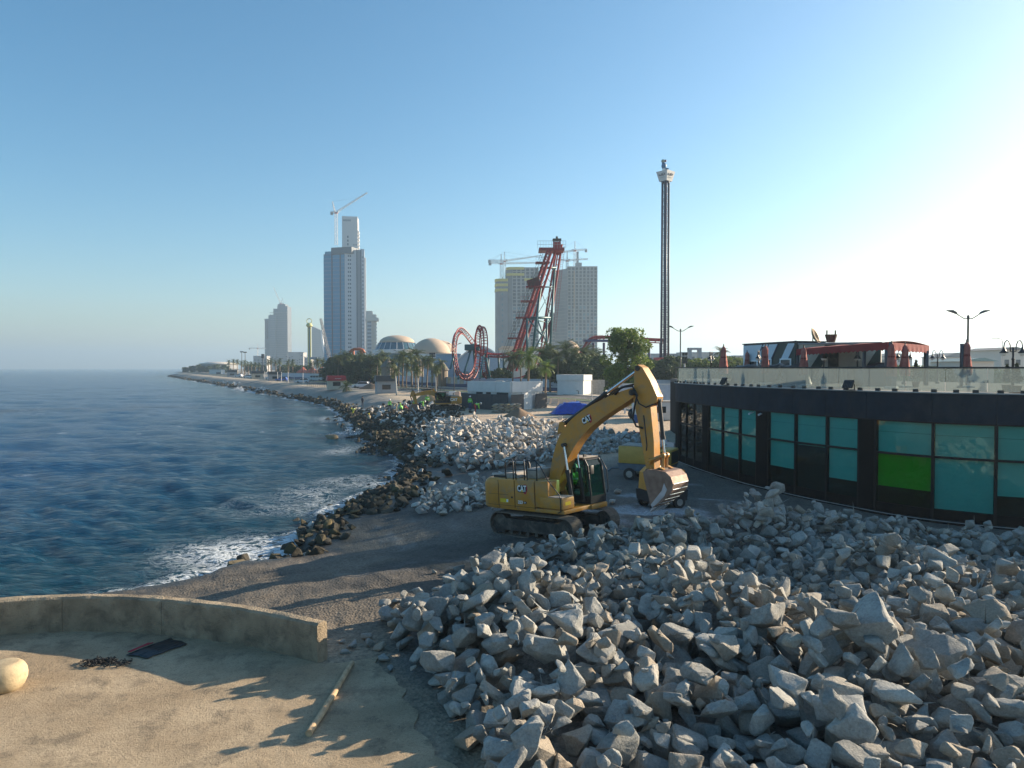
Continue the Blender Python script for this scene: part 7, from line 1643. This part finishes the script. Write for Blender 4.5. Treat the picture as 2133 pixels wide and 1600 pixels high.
# low hazy blocks behind the promenade
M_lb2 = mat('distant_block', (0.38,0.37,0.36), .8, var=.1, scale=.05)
for i, (a, b, top, d, lab) in enumerate(((600,634,734,1100,'hazy low grey block right of the far tower cluster'),(622,632,735,1000,'hazy narrow dark-edged block by the low grey block'),(528,556,742,1000,'hazy low white block left of the far tower cluster'),(634,648,745,950,'low pale building left of the yellow ride tower'),(1420,1500,735,420,'long low pale block beyond the terrace, left'),(1320,1420,738,430,'long grey flat block behind the drop tower base'),(1530,1560,742,380,'small pale block behind the street trees'),(2040,2110,735,330,'pale gabled villa block beyond the right terrace end'),(1960,2040,744,300,'flat pale house beyond the awning'),(2085,2133,728,190,'cream arched villa at the right picture edge'),(2010,2070,752,170,'low teal-roofed house beyond the lone parasol'),(1830,1900,744,400,'far pale house row beyond the awning'))):
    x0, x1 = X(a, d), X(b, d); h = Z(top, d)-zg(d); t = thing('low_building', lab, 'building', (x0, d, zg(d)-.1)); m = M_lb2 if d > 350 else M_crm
    MB().bbox((0, 0, 0), (x1-x0, 14, h)).build('wall', m, t)
    if 'villa' in lab or 'house' in lab: MB().prism([(-.8,h),(x1-x0+.8,h),((x1-x0)*.6,h+ (x1-x0)*.12),((x1-x0)*.4,h+(x1-x0)*.12)], -.8, 14.8).build('roof', mat('teal_roof', (0.16,0.26,0.25), .7) if 'teal' in lab else mat('grey_roof', (0.20,0.19,0.19), .8), t)
    else: MB().bbox((-.2,-.2,h),(x1-x0+.2,14.2,h+.5)).build('roof', M_tgr, t)
    nw = max(2, int((x1-x0)/4)); nr_ = max(1, int(h/3.6))
    for r in range(min(nr_, 5)):
        for c in range(min(nw, 14)): MB().bbox(((c+.3)*(x1-x0)/min(nw, 14), -.12, r*h/nr_+1.0), ((c+.65)*(x1-x0)/min(nw, 14), .05, r*h/nr_+min(2.5, h/nr_*.7))).build('window', M_op, t)
# concrete portal frame
t = thing('portal_frame', 'grey concrete portal frame standing beyond the terrace corner', 'frame', (X(1434, 260), 260, 1.0)); 
for a, b in (((0,0,0),(1.2,2,Z(725,260)-1)),((2.9+.7,0,0),(4.8,2,Z(725,260)-1)),((0,-.1,Z(729,260)-1),(4.8,2.1,Z(724.5,260)-1))): MB().bbox(a, b).build('beam', M_tgr, t)
# ================================================================== DOMES AND HALLS
M_dome = mat('sand_dome', (0.50,0.38,0.28), .85, var=.06, scale=.2); DD = 300.0; kd = DD/F
def dome(label, px, d, r, z0, zt, drum=0, glassy=False):
    x = X(px, d); t = thing('dome_hall', label, 'dome', (x, d+r, zg(d))); z0 -= zg(d); zt -= zg(d); h = zt-z0
    n = 40; pr = [(r*math.cos(PI/2*i/12), z0+h*math.sin(PI/2*i/12)) for i in range(12)]+[(.01, zt)]
    MB().lathe(pr, n=n).build('dome_shell', M_dome, t, True)
    if glassy:
        MB().lathe([(r*1.22, z0-3.2), (r*1.02, z0-.05)], n=n).build('glass_drum', mat('drum_glass', (0.06,0.13,0.17), .12), t)
        for j in range(20):
            a = 2*PI*(j+.5)/20; MB().tube((r*1.24*math.cos(a), r*1.24*math.sin(a), z0-3.3), (r*1.03*math.cos(a), r*1.03*math.sin(a), z0), .16, n=5).build('drum_rib', M_twh, t)
        MB().lathe([(r*1.38, z0-5.0), (r*1.38, z0-3.3), (r*1.2, z0-3.2)], n=n).build('white_ring', M_wht, t); MB().lathe([(r*1.3, 0), (r*1.3, z0-5.0)], n=n).build('lower_wall', mat('drum_glass', (0.06,0.13,0.17), .12), t)
    else: MB().lathe([(r*1.0, z0-1.6), (r*1.0, z0+.02)], n=n).build('white_ring', M_wht, t); MB().lathe([(r*.98, 0), (r*.98, z0-1.6)], n=n).build('lower_wall', mat('hall_blue', (0.26,0.36,0.46), .6), t)
dome('sand-coloured dome with a slanted glass drum, left of the domes', 821, 318, (860-784)/2*318/F*.98, Z(713, 318), Z(697, 318), 1, True)
dome('large plain sand-coloured dome in front of the other domes', 894, 285, 41*285/F, Z(737, 285), Z(703, 285))
dome('sand-coloured dome half hidden behind the larger plain dome', 915, 330, 32*330/F, Z(733, 330), Z(708, 330))
dome('small sand-coloured dome showing above the date palms by the twin towers', 1187, 215, 25*215/F, Z(738, 215), Z(709, 215))
M_hall = MATS.get('hall_blue'); t = thing('curved_hall', 'blue hall with a curved roof behind the coaster loops', 'hall', (X(952, 240), 240, 1.0)); wh = (1048-952)*240/F; hh = Z(723, 240)-1
pr = [(0, 0), (wh, 0)]+[(wh*(1-i/12), hh*.62+hh*.38*math.sin(PI*i/12)) for i in range(13)]
MB().prism(pr, 0, 22).build('wall', M_hall, t); MB().prism([(a, b) for a, b in pr[2:]]+[(a, b+.5) for a, b in reversed(pr[2:])], -.6, 22.5).build('roof_edge', M_wht, t)
for i in range(7): MB().bbox((i*wh/7+.4, -.15, .2), (i*wh/7+wh/7-.6, .0, 4.2)).build('glazed_bay', mat('drum_glass', (0.06,0.13,0.17), .12), t)
t = thing('tan_hall', 'long tan-roofed hall behind the coaster lift', 'hall', (X(1040, 270), 270, 1.0)); MB().bbox((0, 0, 0), (20, 18, Z(728, 270)-1)).build('wall', M_crm, t); MB().prism([(-.5,Z(728,270)-1),(20.5,Z(728,270)-1),(20,Z(723,270)-1),(1,Z(721,270)-1)], -.5, 18).build('roof', M_dome, t)
t = thing('blue_hall', 'low blue hall between the plain dome and the coaster', 'hall', (X(908, 250), 250, 1.0)); MB().bbox((0, 0, 0), (8, 14, Z(738, 250)-1)).build('wall', M_hall, t); MB().bbox((-.3,-.3,Z(738,250)-1),(8.3,14,Z(736.5,250)-1)).build('roof', M_wht, t)
# thatched park huts
for (px, d, w_, top, lab) in ((808,215,34,747,'grey thatched pavilion roof among the park palms'),(921,200,30,752,'thatched hut roof left of the looping coaster'),(872,222,26,745,'small thatched pavilion behind the park palms')):
    t = thing('thatched_hut', lab, 'hut', (X(px, d), d, 1.0)); r = w_*d/F/2; zt = Z(top, d)-1
    MB().lathe([(r, zt-2.6), (r*.5, zt-1.1), (.15, zt)], n=12).build('thatch_roof', mat('grey_thatch', (0.15,0.135,0.11), .95, var=.2), t); MB().lathe([(r*.8, 0), (r*.8, zt-2.4)], n=12).build('wall', mat('hut_wall', (0.25,0.20,0.15), .9), t)
t = thing('red_roof_pavilion', 'low pavilion with red tent roofs left of the trees', 'pavilion', (X(640, 350), 350, 1.0)); 
for i in range(4): MB().lathe([(3.6, 3.0), (1.6, 4.6), (.1, 6.0)], (i*4.6-3, 3, 0), 10).build('tent_roof', mat('red_tent', (0.40,0.10,0.06), .8), t)
MB().bbox((-6, 1, 0), (14, 6, 3.0)).build('wall', M_tgr, t)
# ================================================================== RIDES
M_crd = mat('coaster_red', (0.30,0.012,0.016), .45, var=.08); M_teal = mat('coaster_teal', (0.012,0.10,0.12), .45, var=.08); M_grn = mat('ride_rail_grey', (0.3,0.3,0.3), .5)
def catmull(P, n):
    out = []
    for i in range(len(P)-1):
        p0 = P[max(i-1, 0)]; p1 = P[i]; p2 = P[i+1]; p3 = P[min(i+2, len(P)-1)]
        for j in range(n): t = j/n; out.append(0.5*((2*p1)+(p2-p0)*t+(2*p0-5*p1+4*p2-p3)*t*t+(3*p1-p0-3*p2+p3)*t**3))
    return out+[P[-1]]
co = thing('roller_coaster', 'red steel coaster with steep twin lift spikes, loops and teal supports', 'roller coaster')
DC = 185.0
def PT(L): return [W(a, b, d) for a, b, d in L]
main = PT([(1141,523,182),(1128,560,182.5),(1110,620,183),(1092,680,183.5),(1078,718,184),(1060,735,184.5),(1035,738,185),(1014,736,186),(1000,732,188),(986,715,189),(972,697,188),(961,689,186),(952,698,183),(948,722,180),(950,752,178.5),(957,777,179),(968,786,181),(982,784,184),(991,768,186.5),(995,740,187),(994,708,185),(997,690,182.5),(1002,684,180),(1007,693,178),(1009,716,177),(1007,745,177.5),(1006,768,179),(1016,784,182),(1045,789,186),(1085,786,188),(1112,765,188.5),(1128,718,188.5),(1140,660,188),(1151,600,188),(1160,540,188),(1165,508,188)])
cv = catmull(main, 9)
def track_build(parent, cv, gauge=.8, r=.15, spine=.20, roll=None, flip=1):
    L_, R_, S_ = [], [], []; b = MB(); nvec = None
    for i, p in enumerate(cv):
        t = (cv[min(i+1, len(cv)-1)]-cv[max(i-1, 0)]).normalized()
        if nvec is None: nvec = t.orthogonal().normalized(); side = Vector((0, 1, 0))
        side = (side-t*side.dot(t)).normalized(); up = t.cross(side)
        L_.append(p+side*gauge); R_.append(p-side*gauge); S_.append(p+up*flip*.75)
    MB().path(L_, r, 6).build('rail', M_crd, parent, True); MB().path(R_, r, 6).build('rail', M_crd, parent, True); MB().path(S_, spine, 8).build('spine', M_crd, parent, True)
    for i in range(0, len(cv), 2): b.tube(L_[i], R_[i], .08, n=4, cap=False); b.tube(L_[i], S_[i], .08, n=4, cap=False); b.tube(R_[i], S_[i], .08, n=4, cap=False)
    b.build('track_ties', M_crd, parent, False, 'stuff')
track_build(co, cv)
# lift truss: two deep red chords along the left spike with platforms and stairs
A0, A1 = W(1057, 770, 182), W(1141, 520, 181); B0, B1 = W(1068, 770, 184), W(1150, 520, 184)
for (a, b) in ((A0, A1), (B0, B1)):
    for off in (Vector((0, 0, 0)), Vector((.9, 0, -.4))): MB().tube(a+off, b+off, .30, n=8).build('lift_chord', M_crd, co)
b = MB()
for i in range(46):
    t = i/46; t2 = (i+1)/46; b.tube(A0.lerp(A1, t), B0.lerp(B1, t2), .09, n=4, cap=False); b.tube(A0.lerp(A1, t), B0.lerp(B1, t), .08, n=4, cap=False); b.tube(A0.lerp(A1, t)+Vector((.9,0,-.4)), A0.lerp(A1, t2), .07, n=4, cap=False)
b.build('lift_bracing', M_crd, co, False, 'stuff')
for (px, py) in ((1052,745),(1066,705),(1083,662),(1093,628),(1108,598),(1124,548)):
    p = W(px+6, py, 182); MB().box(p, (3.6 if py != 598 else 4.6, 2.6, .35)).build('platform', M_crd, co)
    b = MB()
    for dx in (-1.7, -.85, 0, .85, 1.7): b.tube(p+Vector((dx, -1.3, 0)), p+Vector((dx, -1.3, 1.2)), .04, n=4)
    b.tube(p+Vector((-1.7, -1.3, 1.2)), p+Vector((1.7, -1.3, 1.2)), .04, n=4).build('guard_rail', M_crd, co)
p = W(1112, 590, 182); MB().box(p, (3.2, 2.4, 2.2), M=Matrix.Rotation(R(-18), 3, 'Y')).build('drive_housing', mat('dark_red_housing', (0.12,0.02,0.02), .6), co)
# stair along the left
b = MB(); s0, s1 = W(1046, 745, 180), W(1131, 528, 180)
for off in (0, .8): b.tube(s0+Vector((off, 0, 0)), s1+Vector((off, 0, 0)), .06, n=4)
for i in range(70): q = s0.lerp(s1, i/70); b.tube(q, q+Vector((.8, 0, 0)), .045, n=4)
b.tube(s0+Vector((-.1, 0, 1.1)), s1+Vector((-.1, 0, 1.1)), .045, n=4)
b.build('stair_flight', M_frame, co, False, 'stuff')
# right spike second chord and top bridge
for a, b_ in (((1140,713,188),(1170,510,188)),((1128,713,187),(1160,512,187))): MB().tube(W(*a), W(*b_), .28, n=8).build('spike_chord', M_crd, co)
p = W(1148, 521, 184); MB().box(p+Vector((0, 0, -.1)), (6.4, 5, .7)).build('top_bridge', M_crd, co)
b = MB(); 
for i in range(11): b.tube(p+Vector((-3.6+i*.72, -2.6, 0)), p+Vector((-3.6+i*.72, -2.6, 1.9)), .04, n=4)
b.tube(p+Vector((-3.6, -2.6, 1.9)), p+Vector((3.6, -2.6, 1.9)), .045, n=4).tube(p+Vector((-3.6, -2.6, 1.0)), p+Vector((3.6, -2.6, 1.0)), .04, n=4).build('guard_rail', M_grn, co, False, 'stuff')
p = W(1160, 508, 186.5); MB().box(p+Vector((0, 0, -1.2)), (2.0, 1.6, 3.2)).build('spike_head', M_crd, co); MB().box(p+Vector((0, 0, 1.0)), (2.2, 1.8, .5)).box(p+Vector((-.8, 0, .6)), (.3, .3, .8)).box(p+Vector((.8, 0, .6)), (.3, .3, .8)).tube(p+Vector((0, 0, 1.2)), p+Vector((0, 0, 1.9)), .3, n=8).build('winch_head', M_frame, co)
b = MB(); s0, s1 = W(1152, 690, 186), W(1171, 512, 186)
for off in (0, .7): b.tube(s0+Vector((off, 0, 0)), s1+Vector((off, 0, 0)), .05, n=4)
for i in range(50): q = s0.lerp(s1, i/50); b.tube(q, q+Vector((.7, 0, 0)), .04, n=4)
b.build('ladder', M_crd, co, False, 'stuff')
# teal supports
def teal(L, r=.28): MB().path(PT(L), r, 8).build('support', M_teal, co, True)
for L, r in (([(1109,735,180),(1131,558,183)], .32), ([(1145,735,188),(1155,558,187)], .32), ([(1098,738,178),(1098,662,181)], .30), ([(1138,735,182),(1139,664,184)], .28), ([(1125,558,184),(1158,558,186)], .30), ([(1095,662,182),(1146,662,185)], .32), ([(1122,598,184),(1150,598,185)], .18),
             ([(1099,663,181),(1130,700,183)], .20), ([(1100,664,181),(1142,672,184)], .16), ([(1119,664,182),(1146,735,187)], .18), ([(1146,664,186),(1113,730,181)], .18), ([(1128,560,184),(1153,598,186)], .08), ([(1153,560,186),(1125,598,184)], .08), ([(1124,600,184),(1149,662,186)], .08), ([(1151,600,186),(1116,662,182)], .08), ([(1104,700,180),(1138,690,184)], .12)): teal(L, r)
for L in ([(985,716,188),(964,786,184)], [(986,716,188),(990,788,190)], [(983,717,188),(976,735,188)], [(948,730,180),(938,768,176)], [(1009,728,178),(1000,788,172)], [(1008,730,178),(1017,788,181)], [(1017,739,185),(1018,788,186)], [(1010,730,178),(1021,788,176)], [(1049,738,185),(1049,788,186)], [(1058,737,185),(1066,785,187)], [(957,777,179),(954,790,178)], [(1038,738,185),(1040,788,187)]): teal(L, .24)
MB().bev(W(984, 724, 188), (4.0, 3.0, 1.6), .2).build('junction_box', M_teal, co)
# second red flat coaster on the right (station track)
fc = thing('flat_ride_track', 'low red and purple ride track between the leafy tree and the drop tower', 'ride')
M_pur = mat('purple_steel', (0.05,0.045,0.14), .5)
c2 = catmull(PT([(1200,762,190),(1220,728,191),(1232,711,192),(1250,707,193),(1290,708,194),(1340,711,195),(1385,713,196)]), 8); track_build(fc, c2, .6, .16, .34)
for px in (1376, 1352, 1258, 1236): p = W(px, 714, 195); MB().tube((p.x, p.y, 1), p, .35, n=8).build('support', M_pur, fc)
MB().box(W(1242, 710, 192), (7, 3, .6)).build('station_deck', M_pur, fc); b = MB()
for i in range(8): q = W(1228+i*4, 705, 192); b.tube(q, q+Vector((0, 0, .9)), .05, n=4)
b.tube(W(1228, 698.5, 192), W(1256, 698.5, 192), .05, n=4).build('guard_rail', M_sand2, fc, False, 'stuff')
# drop tower
DP = 190.0; dt = thing('drop_tower', 'very tall slim navy lattice drop tower with a white flared crown', 'ride tower', (X(1384.5, DP), DP, 1.0), R(42)); HT = Z(381, DP)-1
M_navy = mat('navy_steel', (0.012,0.016,0.06), .45, var=.1); M_dgr = mat('dark_grey_steel', (0.05,0.05,0.065), .5)
b = MB(); wq = .95
for i, (sx, sy) in enumerate(((-1,-1),(1,-1),(1,1),(-1,1))): MB().tube((sx*wq*.72, sy*wq*.72, 0), (sx*wq*.62, sy*wq*.62, HT), .30, .28, 8).build('column', M_navy if i in (0, 3) else M_dgr, dt, True)
for i in range(56):
    z, z2 = i*HT/56, (i+1)*HT/56
    for (p0, p1) in (((-1,-1),(1,-1)),((1,-1),(1,1)),((1,1),(-1,1)),((-1,1),(-1,-1))):
        q = .68*wq; a, c = ((p0, p1) if i % 2 else (p1, p0)); b.tube((a[0]*q, a[1]*q, z), (c[0]*q, c[1]*q, z2), .06, n=3, cap=False); b.tube((p0[0]*q, p0[1]*q, z2), (p1[0]*q, p1[1]*q, z2), .06, n=3, cap=False)
b.build('lattice_bracing', M_navy, dt, False, 'stuff')
for s in (-1, 1): MB().bbox((s*.26-.12, -.2, 0), (s*.26+.12, .2, HT)).build('guide_rail', M_dgr, dt)
# crown: four sloping white boards
zc = HT; ch = Z(361, DP)-Z(381, DP); r0, r1 = 1.55, 2.3
cr = [(r0, zc), (r1, zc+ch)]
for i in range(4):
    a0, a1 = R(45+90*i), R(135+90*i)
    V = [(r0*1.1*math.cos(a0), r0*1.1*math.sin(a0), zc), (r0*1.1*math.cos(a1), r0*1.1*math.sin(a1), zc), (r1*1.1*math.cos(a1), r1*1.1*math.sin(a1), zc+ch), (r1*1.1*math.cos(a0), r1*1.1*math.sin(a0), zc+ch)]
    bo = MB().add(V+[(x*.93, y*.93, z) for x, y, z in V], [(0,1,2,3),(7,6,5,4),(0,4,5,1),(1,5,6,2),(2,6,7,3),(3,7,4,0)]).build('crown_board', M_wht, dt)
    am = (a0+a1)/2; c = Vector(((r0+r1)/2*.785*math.cos(am), (r0+r1)/2*.785*math.sin(am), zc+ch*.5)); ux = Vector((math.sin(am), -math.cos(am), 0))*-1; 
    uz = (Vector(((r1-r0)*.78*math.cos(am), (r1-r0)*.78*math.sin(am), ch))).normalized(); nn = ux.cross(uz)
    if nn.dot(Vector((math.cos(am), math.sin(am), 0))) < 0: ux = -ux; nn = ux.cross(uz)
    Mm = Matrix((ux, uz, nn)).transposed().to_4x4(); Mm.translation = c+nn*.03
    # the rounded arabic word and a fainter second line, as strokes
    for pts, r_ in (([(-.95,.05),(-.85,.45),(-.8,.05),(-.3,.0)], .07), ([(-.3,.0),(-.1,.45),(.15,.45),(.2,.02),(-.1,.0)], .07), ([(.3,.0),(.75,.05),(.85,.5)], .07), ([(.45,.55),(.5,.6)], .06)):
        o = MB().path([(x, y+.12, .02) for x, y in pts], r_, 5).build('crown_stroke', M_navy, bo); o.matrix_local = Mm
    o = MB().path([(-.7,-.45,.02),(-.3,-.42,.02),(.2,-.45,.02),(.7,-.42,.02)], .055, 5).build('crown_stroke', mat('faint_print', (0.40,0.45,0.40), .7), bo); o.matrix_local = Mm
MB().lathe([(1.1, zc-.3), (1.1, zc+.1)], n=12).build('crown_base', M_navy, dt)
# gondola ring near the foot
MB().lathe([(1.6, 7.0), (2.9, 7.0), (3.0, 8.2), (1.6, 8.2)], n=20).build('gondola', mat('gondola_red', (0.42,0.05,0.05), .5), dt); 
for i in range(8): a = 2*PI*i/8; MB().bev((3.1*math.cos(a), 3.1*math.sin(a), 6.6), (.7, .7, 1.2), .1, a).build('seat', mat('gondola_red', (0.42,0.05,0.05), .5), dt)
# plain bird figure
p = W(1383, 356, DP); bf = thing('bird_statue', 'small blue bird statue perched on the drop tower crown', 'statue', (p.x, p.y, Z(361, DP)-.2), R(180))
V = []
MB().sphere((0, 0, 1.75), .72, 14, 10, (.95, .8, 1.25)).sphere((-.7, 0, 1.05), .42, 12, 8, (1.7, .6, .5)).sphere((.15, 0, 2.45), .42, 12, 8).build('body', mat('blue_paint', (0.02,0.12,0.26), .5), bf, True)
MB().sphere((.25, 0, 3.05), .48, 12, 8).build('head', mat('grey_green_paint', (0.28,0.33,0.27), .6), bf, True); MB().sphere((-.35, 0, 3.1), .36, 12, 8).build('crest', mat('dull_purple_paint', (0.20,0.12,0.18), .6), bf, True)
MB().lathe([(.62,0),(.5,.3),(.45,.9),(.3,1.2)], n=14).build('pedestal', M_wht, bf, True)
# yellow ride tower, orange arch, stacked lamps
t = thing('yellow_ride_tower', 'slim yellow-green column ride with a ring on top', 'ride tower', (X(645, 420), 420, 1.0)); hh = Z(682, 420)-1
for s in (-.65, .65): MB().tube((s, 0, 0), (s, 0, hh), .42, n=8).build('column', mat('pale_yellow_steel', (0.50,0.48,0.20), .6), t)
MB().bbox((-.3,-.2,0),(.3,.2,hh)).build('guide', M_tgr, t); MB().lathe([(1.0, hh), (1.9, hh+.8), (1.5, hh+2), (.6, hh+2.6)], n=14).build('cap', MATS['pale_yellow_steel'], t); MB().path([(1.5*math.cos(a), 0, hh+3.6+1.5*math.sin(a)) for a in np.linspace(0, 2*PI, 22)], .2, 6).build('top_ring', MATS['pale_yellow_steel'], t)
t = thing('orange_arch_ride', 'orange arch-shaped ride frame above the dense trees', 'ride', (X(733, 262), 262, 1.0)); M_oa = mat('orange_frame', (0.48,0.13,0.05), .6); za = Z(726, 262)-1
for x in (0, 3.0): MB().bbox((x, 0, 0), (x+.8, 1, za-.8)).build('leg', M_oa, t)
MB().path([(-.8,.5,za-1.6),(-.2,.5,za-.6),(.8,.5,za-.2),(3,.5,za-.2),(4,.5,za-.6),(4.6,.5,za-1.6)], .5, 8).build('arch', M_oa, t, True)
for (px, d, top, lab) in ((482+ 54, 640, 733, 'twin floodlight mast far along the promenade, left'),(482+60, 640, 734, 'twin floodlight mast far along the promenade, right')):
    px = 504 if 'left' in lab else 511; t = thing('floodlight_mast', lab, 'mast', (X(px, d), d, .8)); h = Z(top, d)-.8; MB().tube((0,0,0),(0,0,h),.35,.25,8).build('pole', M_lpole, t); MB().bev((0,0,h),(3,1,1),.1).build('lamp_bank', M_lpole, t)
t = thing('floodlight_mast', 'dark floodlight mast before the hazy tower cluster', 'mast', (X(548, 430), 430, 1)); MB().tube((0,0,0),(0,0,Z(744,430)-1),.3,n=8).build('pole', M_lpole, t); MB().bev((0,0,Z(742,430)-1),(1.8,1,2.6),.2).build('lamp_bank', M_lpole, t)
t = thing('scoreboard', 'small dark panel sign on a post above the trees left of the skyscraper', 'sign', (X(654, 330), 330, 1)); MB().tube((0,0,0),(0,0,Z(748,330)-1),.2,n=8).build('post', M_lpole, t); MB().bbox((-1.6,-.2,Z(749,330)-1),(1.6,.2,Z(744,330)-1)).build('panel', M_tgr, t)
t = thing('floodlight_mast', 'park floodlight mast with four lamps before the plain dome', 'mast', (X(901, 215), 215, 1)); MB().tube((0,0,0),(0,0,Z(735,215)-1),.2,n=8).build('pole', M_lpole, t)
for i in range(2):
    for j in range(2): MB().bev((-.55+i*1.1, -.2, Z(737+j*5, 215)-1), (.8, .5, .6), .05).build('lamp', M_lpole, t)
# leaning scaffold boom beside the skyscraper
t = thing('piling_rig', 'leaning lattice rig boom left of the glass skyscraper', 'rig', (0, 0, 0)); lattice(MB(), W(686, 745, 560), W(668, 664, 560), 2.0, 1.2, 16, .2, .14).build('boom', M_cw, t, False, 'stuff')
# ================================================================== FAR POINT
M_pt = mat('point_building', (0.24,0.25,0.26), .8, var=.15, scale=.1)
t = thing('round_seaside_hall', 'wide round grey building with a pale roof on the far point', 'building', (X(447, 800), 812, .6)); r = 38*800/F
MB().lathe([(r, 0), (r, Z(759, 800)-.6)], n=36).build('wall', M_pt, t, True); MB().lathe([(r*1.04, Z(759,800)-.6), (r*1.03, Z(757.5,800)-.6), (r*.5, Z(754,800)-.6), (.1, Z(753.5,800)-.6)], n=36).build('roof', M_crm, t, True); MB().lathe([(r*1.01, 3.2), (r*1.01, 4.6)], n=36).build('window_band', M_op, t, True)
t = thing('white_seaside_block', 'small white block before the round building on the far point', 'building', (X(436, 600), 600, .9)); MB().bbox((0,0,0),(10,8,Z(771,600)-.9)).build('wall', M_wht, t); MB().bbox((6,-.3,0),(9.5,0,1.8)).build('opening', M_op, t); MB().bbox((-.3,-.3,Z(771,600)-.9),(10.3,8.3,Z(770,600)-.9)).build('roof', M_wht, t)
for (px, w_, top, d, lab) in ((381,12,766,850,'tiny dark hut at the very tip of the point'),(398,10,763,830,'small dark lookout left of the round building')):
    t = thing('shore_hut', lab, 'hut', (X(px, d), d, .5)); MB().bbox((0,0,0),(w_*d/F,6,Z(top,d)-.5)).build('wall', M_tdk, t); MB().prism([(-.6,Z(top,d)-.5),(w_*d/F+.6,Z(top,d)-.5),(w_*d/F*.5,Z(top-1.5,d)-.5)], -.5, 6.5).build('roof', M_pt, t)
# sea spray thrown up where waves hit the far rocks
M_spray = mat('white_spray', (0.82,0.84,0.86), .9, var=.02, transl=.3)
for (px, py, d, w_, h, lab) in ((545,818,225,5,2.2,'s'),(552,818,222,3,1.8,'s'),(493,806,310,7,2.2,'s'),(468,802,345,6,2.0,'s'),(395,789,480,6,1.6,'s'),(500,812,290,4,1.2,'s'),(610,830,180,3,.8,'s'),(735,905,82,4,.8,'s')):
    p = G(px, py, SEA); q = np.random.default_rng(px); n = 900
    def fn(g, n, w_=w_, h=h): a = g.normal(0, .35, n); z = g.random(n)**1.8*np.exp(-(a/.5)**2)*(.55+.6*np.sin(a*9+px)**2); return np.stack([a*w_, g.normal(0, .35, n), z*h], 1)
    V, Fq = leaf_cloud(n, fn, .11*(d/200)**.5, px); o = obj('sea_spray', np_mesh('sea_spray', V, Fq, M_spray), None, 'stuff'); o.location = (p.x, p.y, SEA)
# ================================================================== HAZE
hz = MB().bbox((-8600, -8600, -7.5), (8600, 8600, 190))
hm = bpy.data.materials.new('haze_air'); hm.use_nodes = True; n = hm.node_tree.nodes; n.remove(n['Principled BSDF'])
pv = n.new('ShaderNodeVolumePrincipled'); pv.inputs['Color'].default_value = (0.58, 0.78, 0.96, 1); pv.inputs['Density'].default_value = 0.00031; pv.inputs['Anisotropy'].default_value = 0.35
hm.node_tree.links.new(pv.outputs[0], n['Material Output'].inputs['Volume'])
hzo = hz.build('haze', hm, None, False, 'stuff')
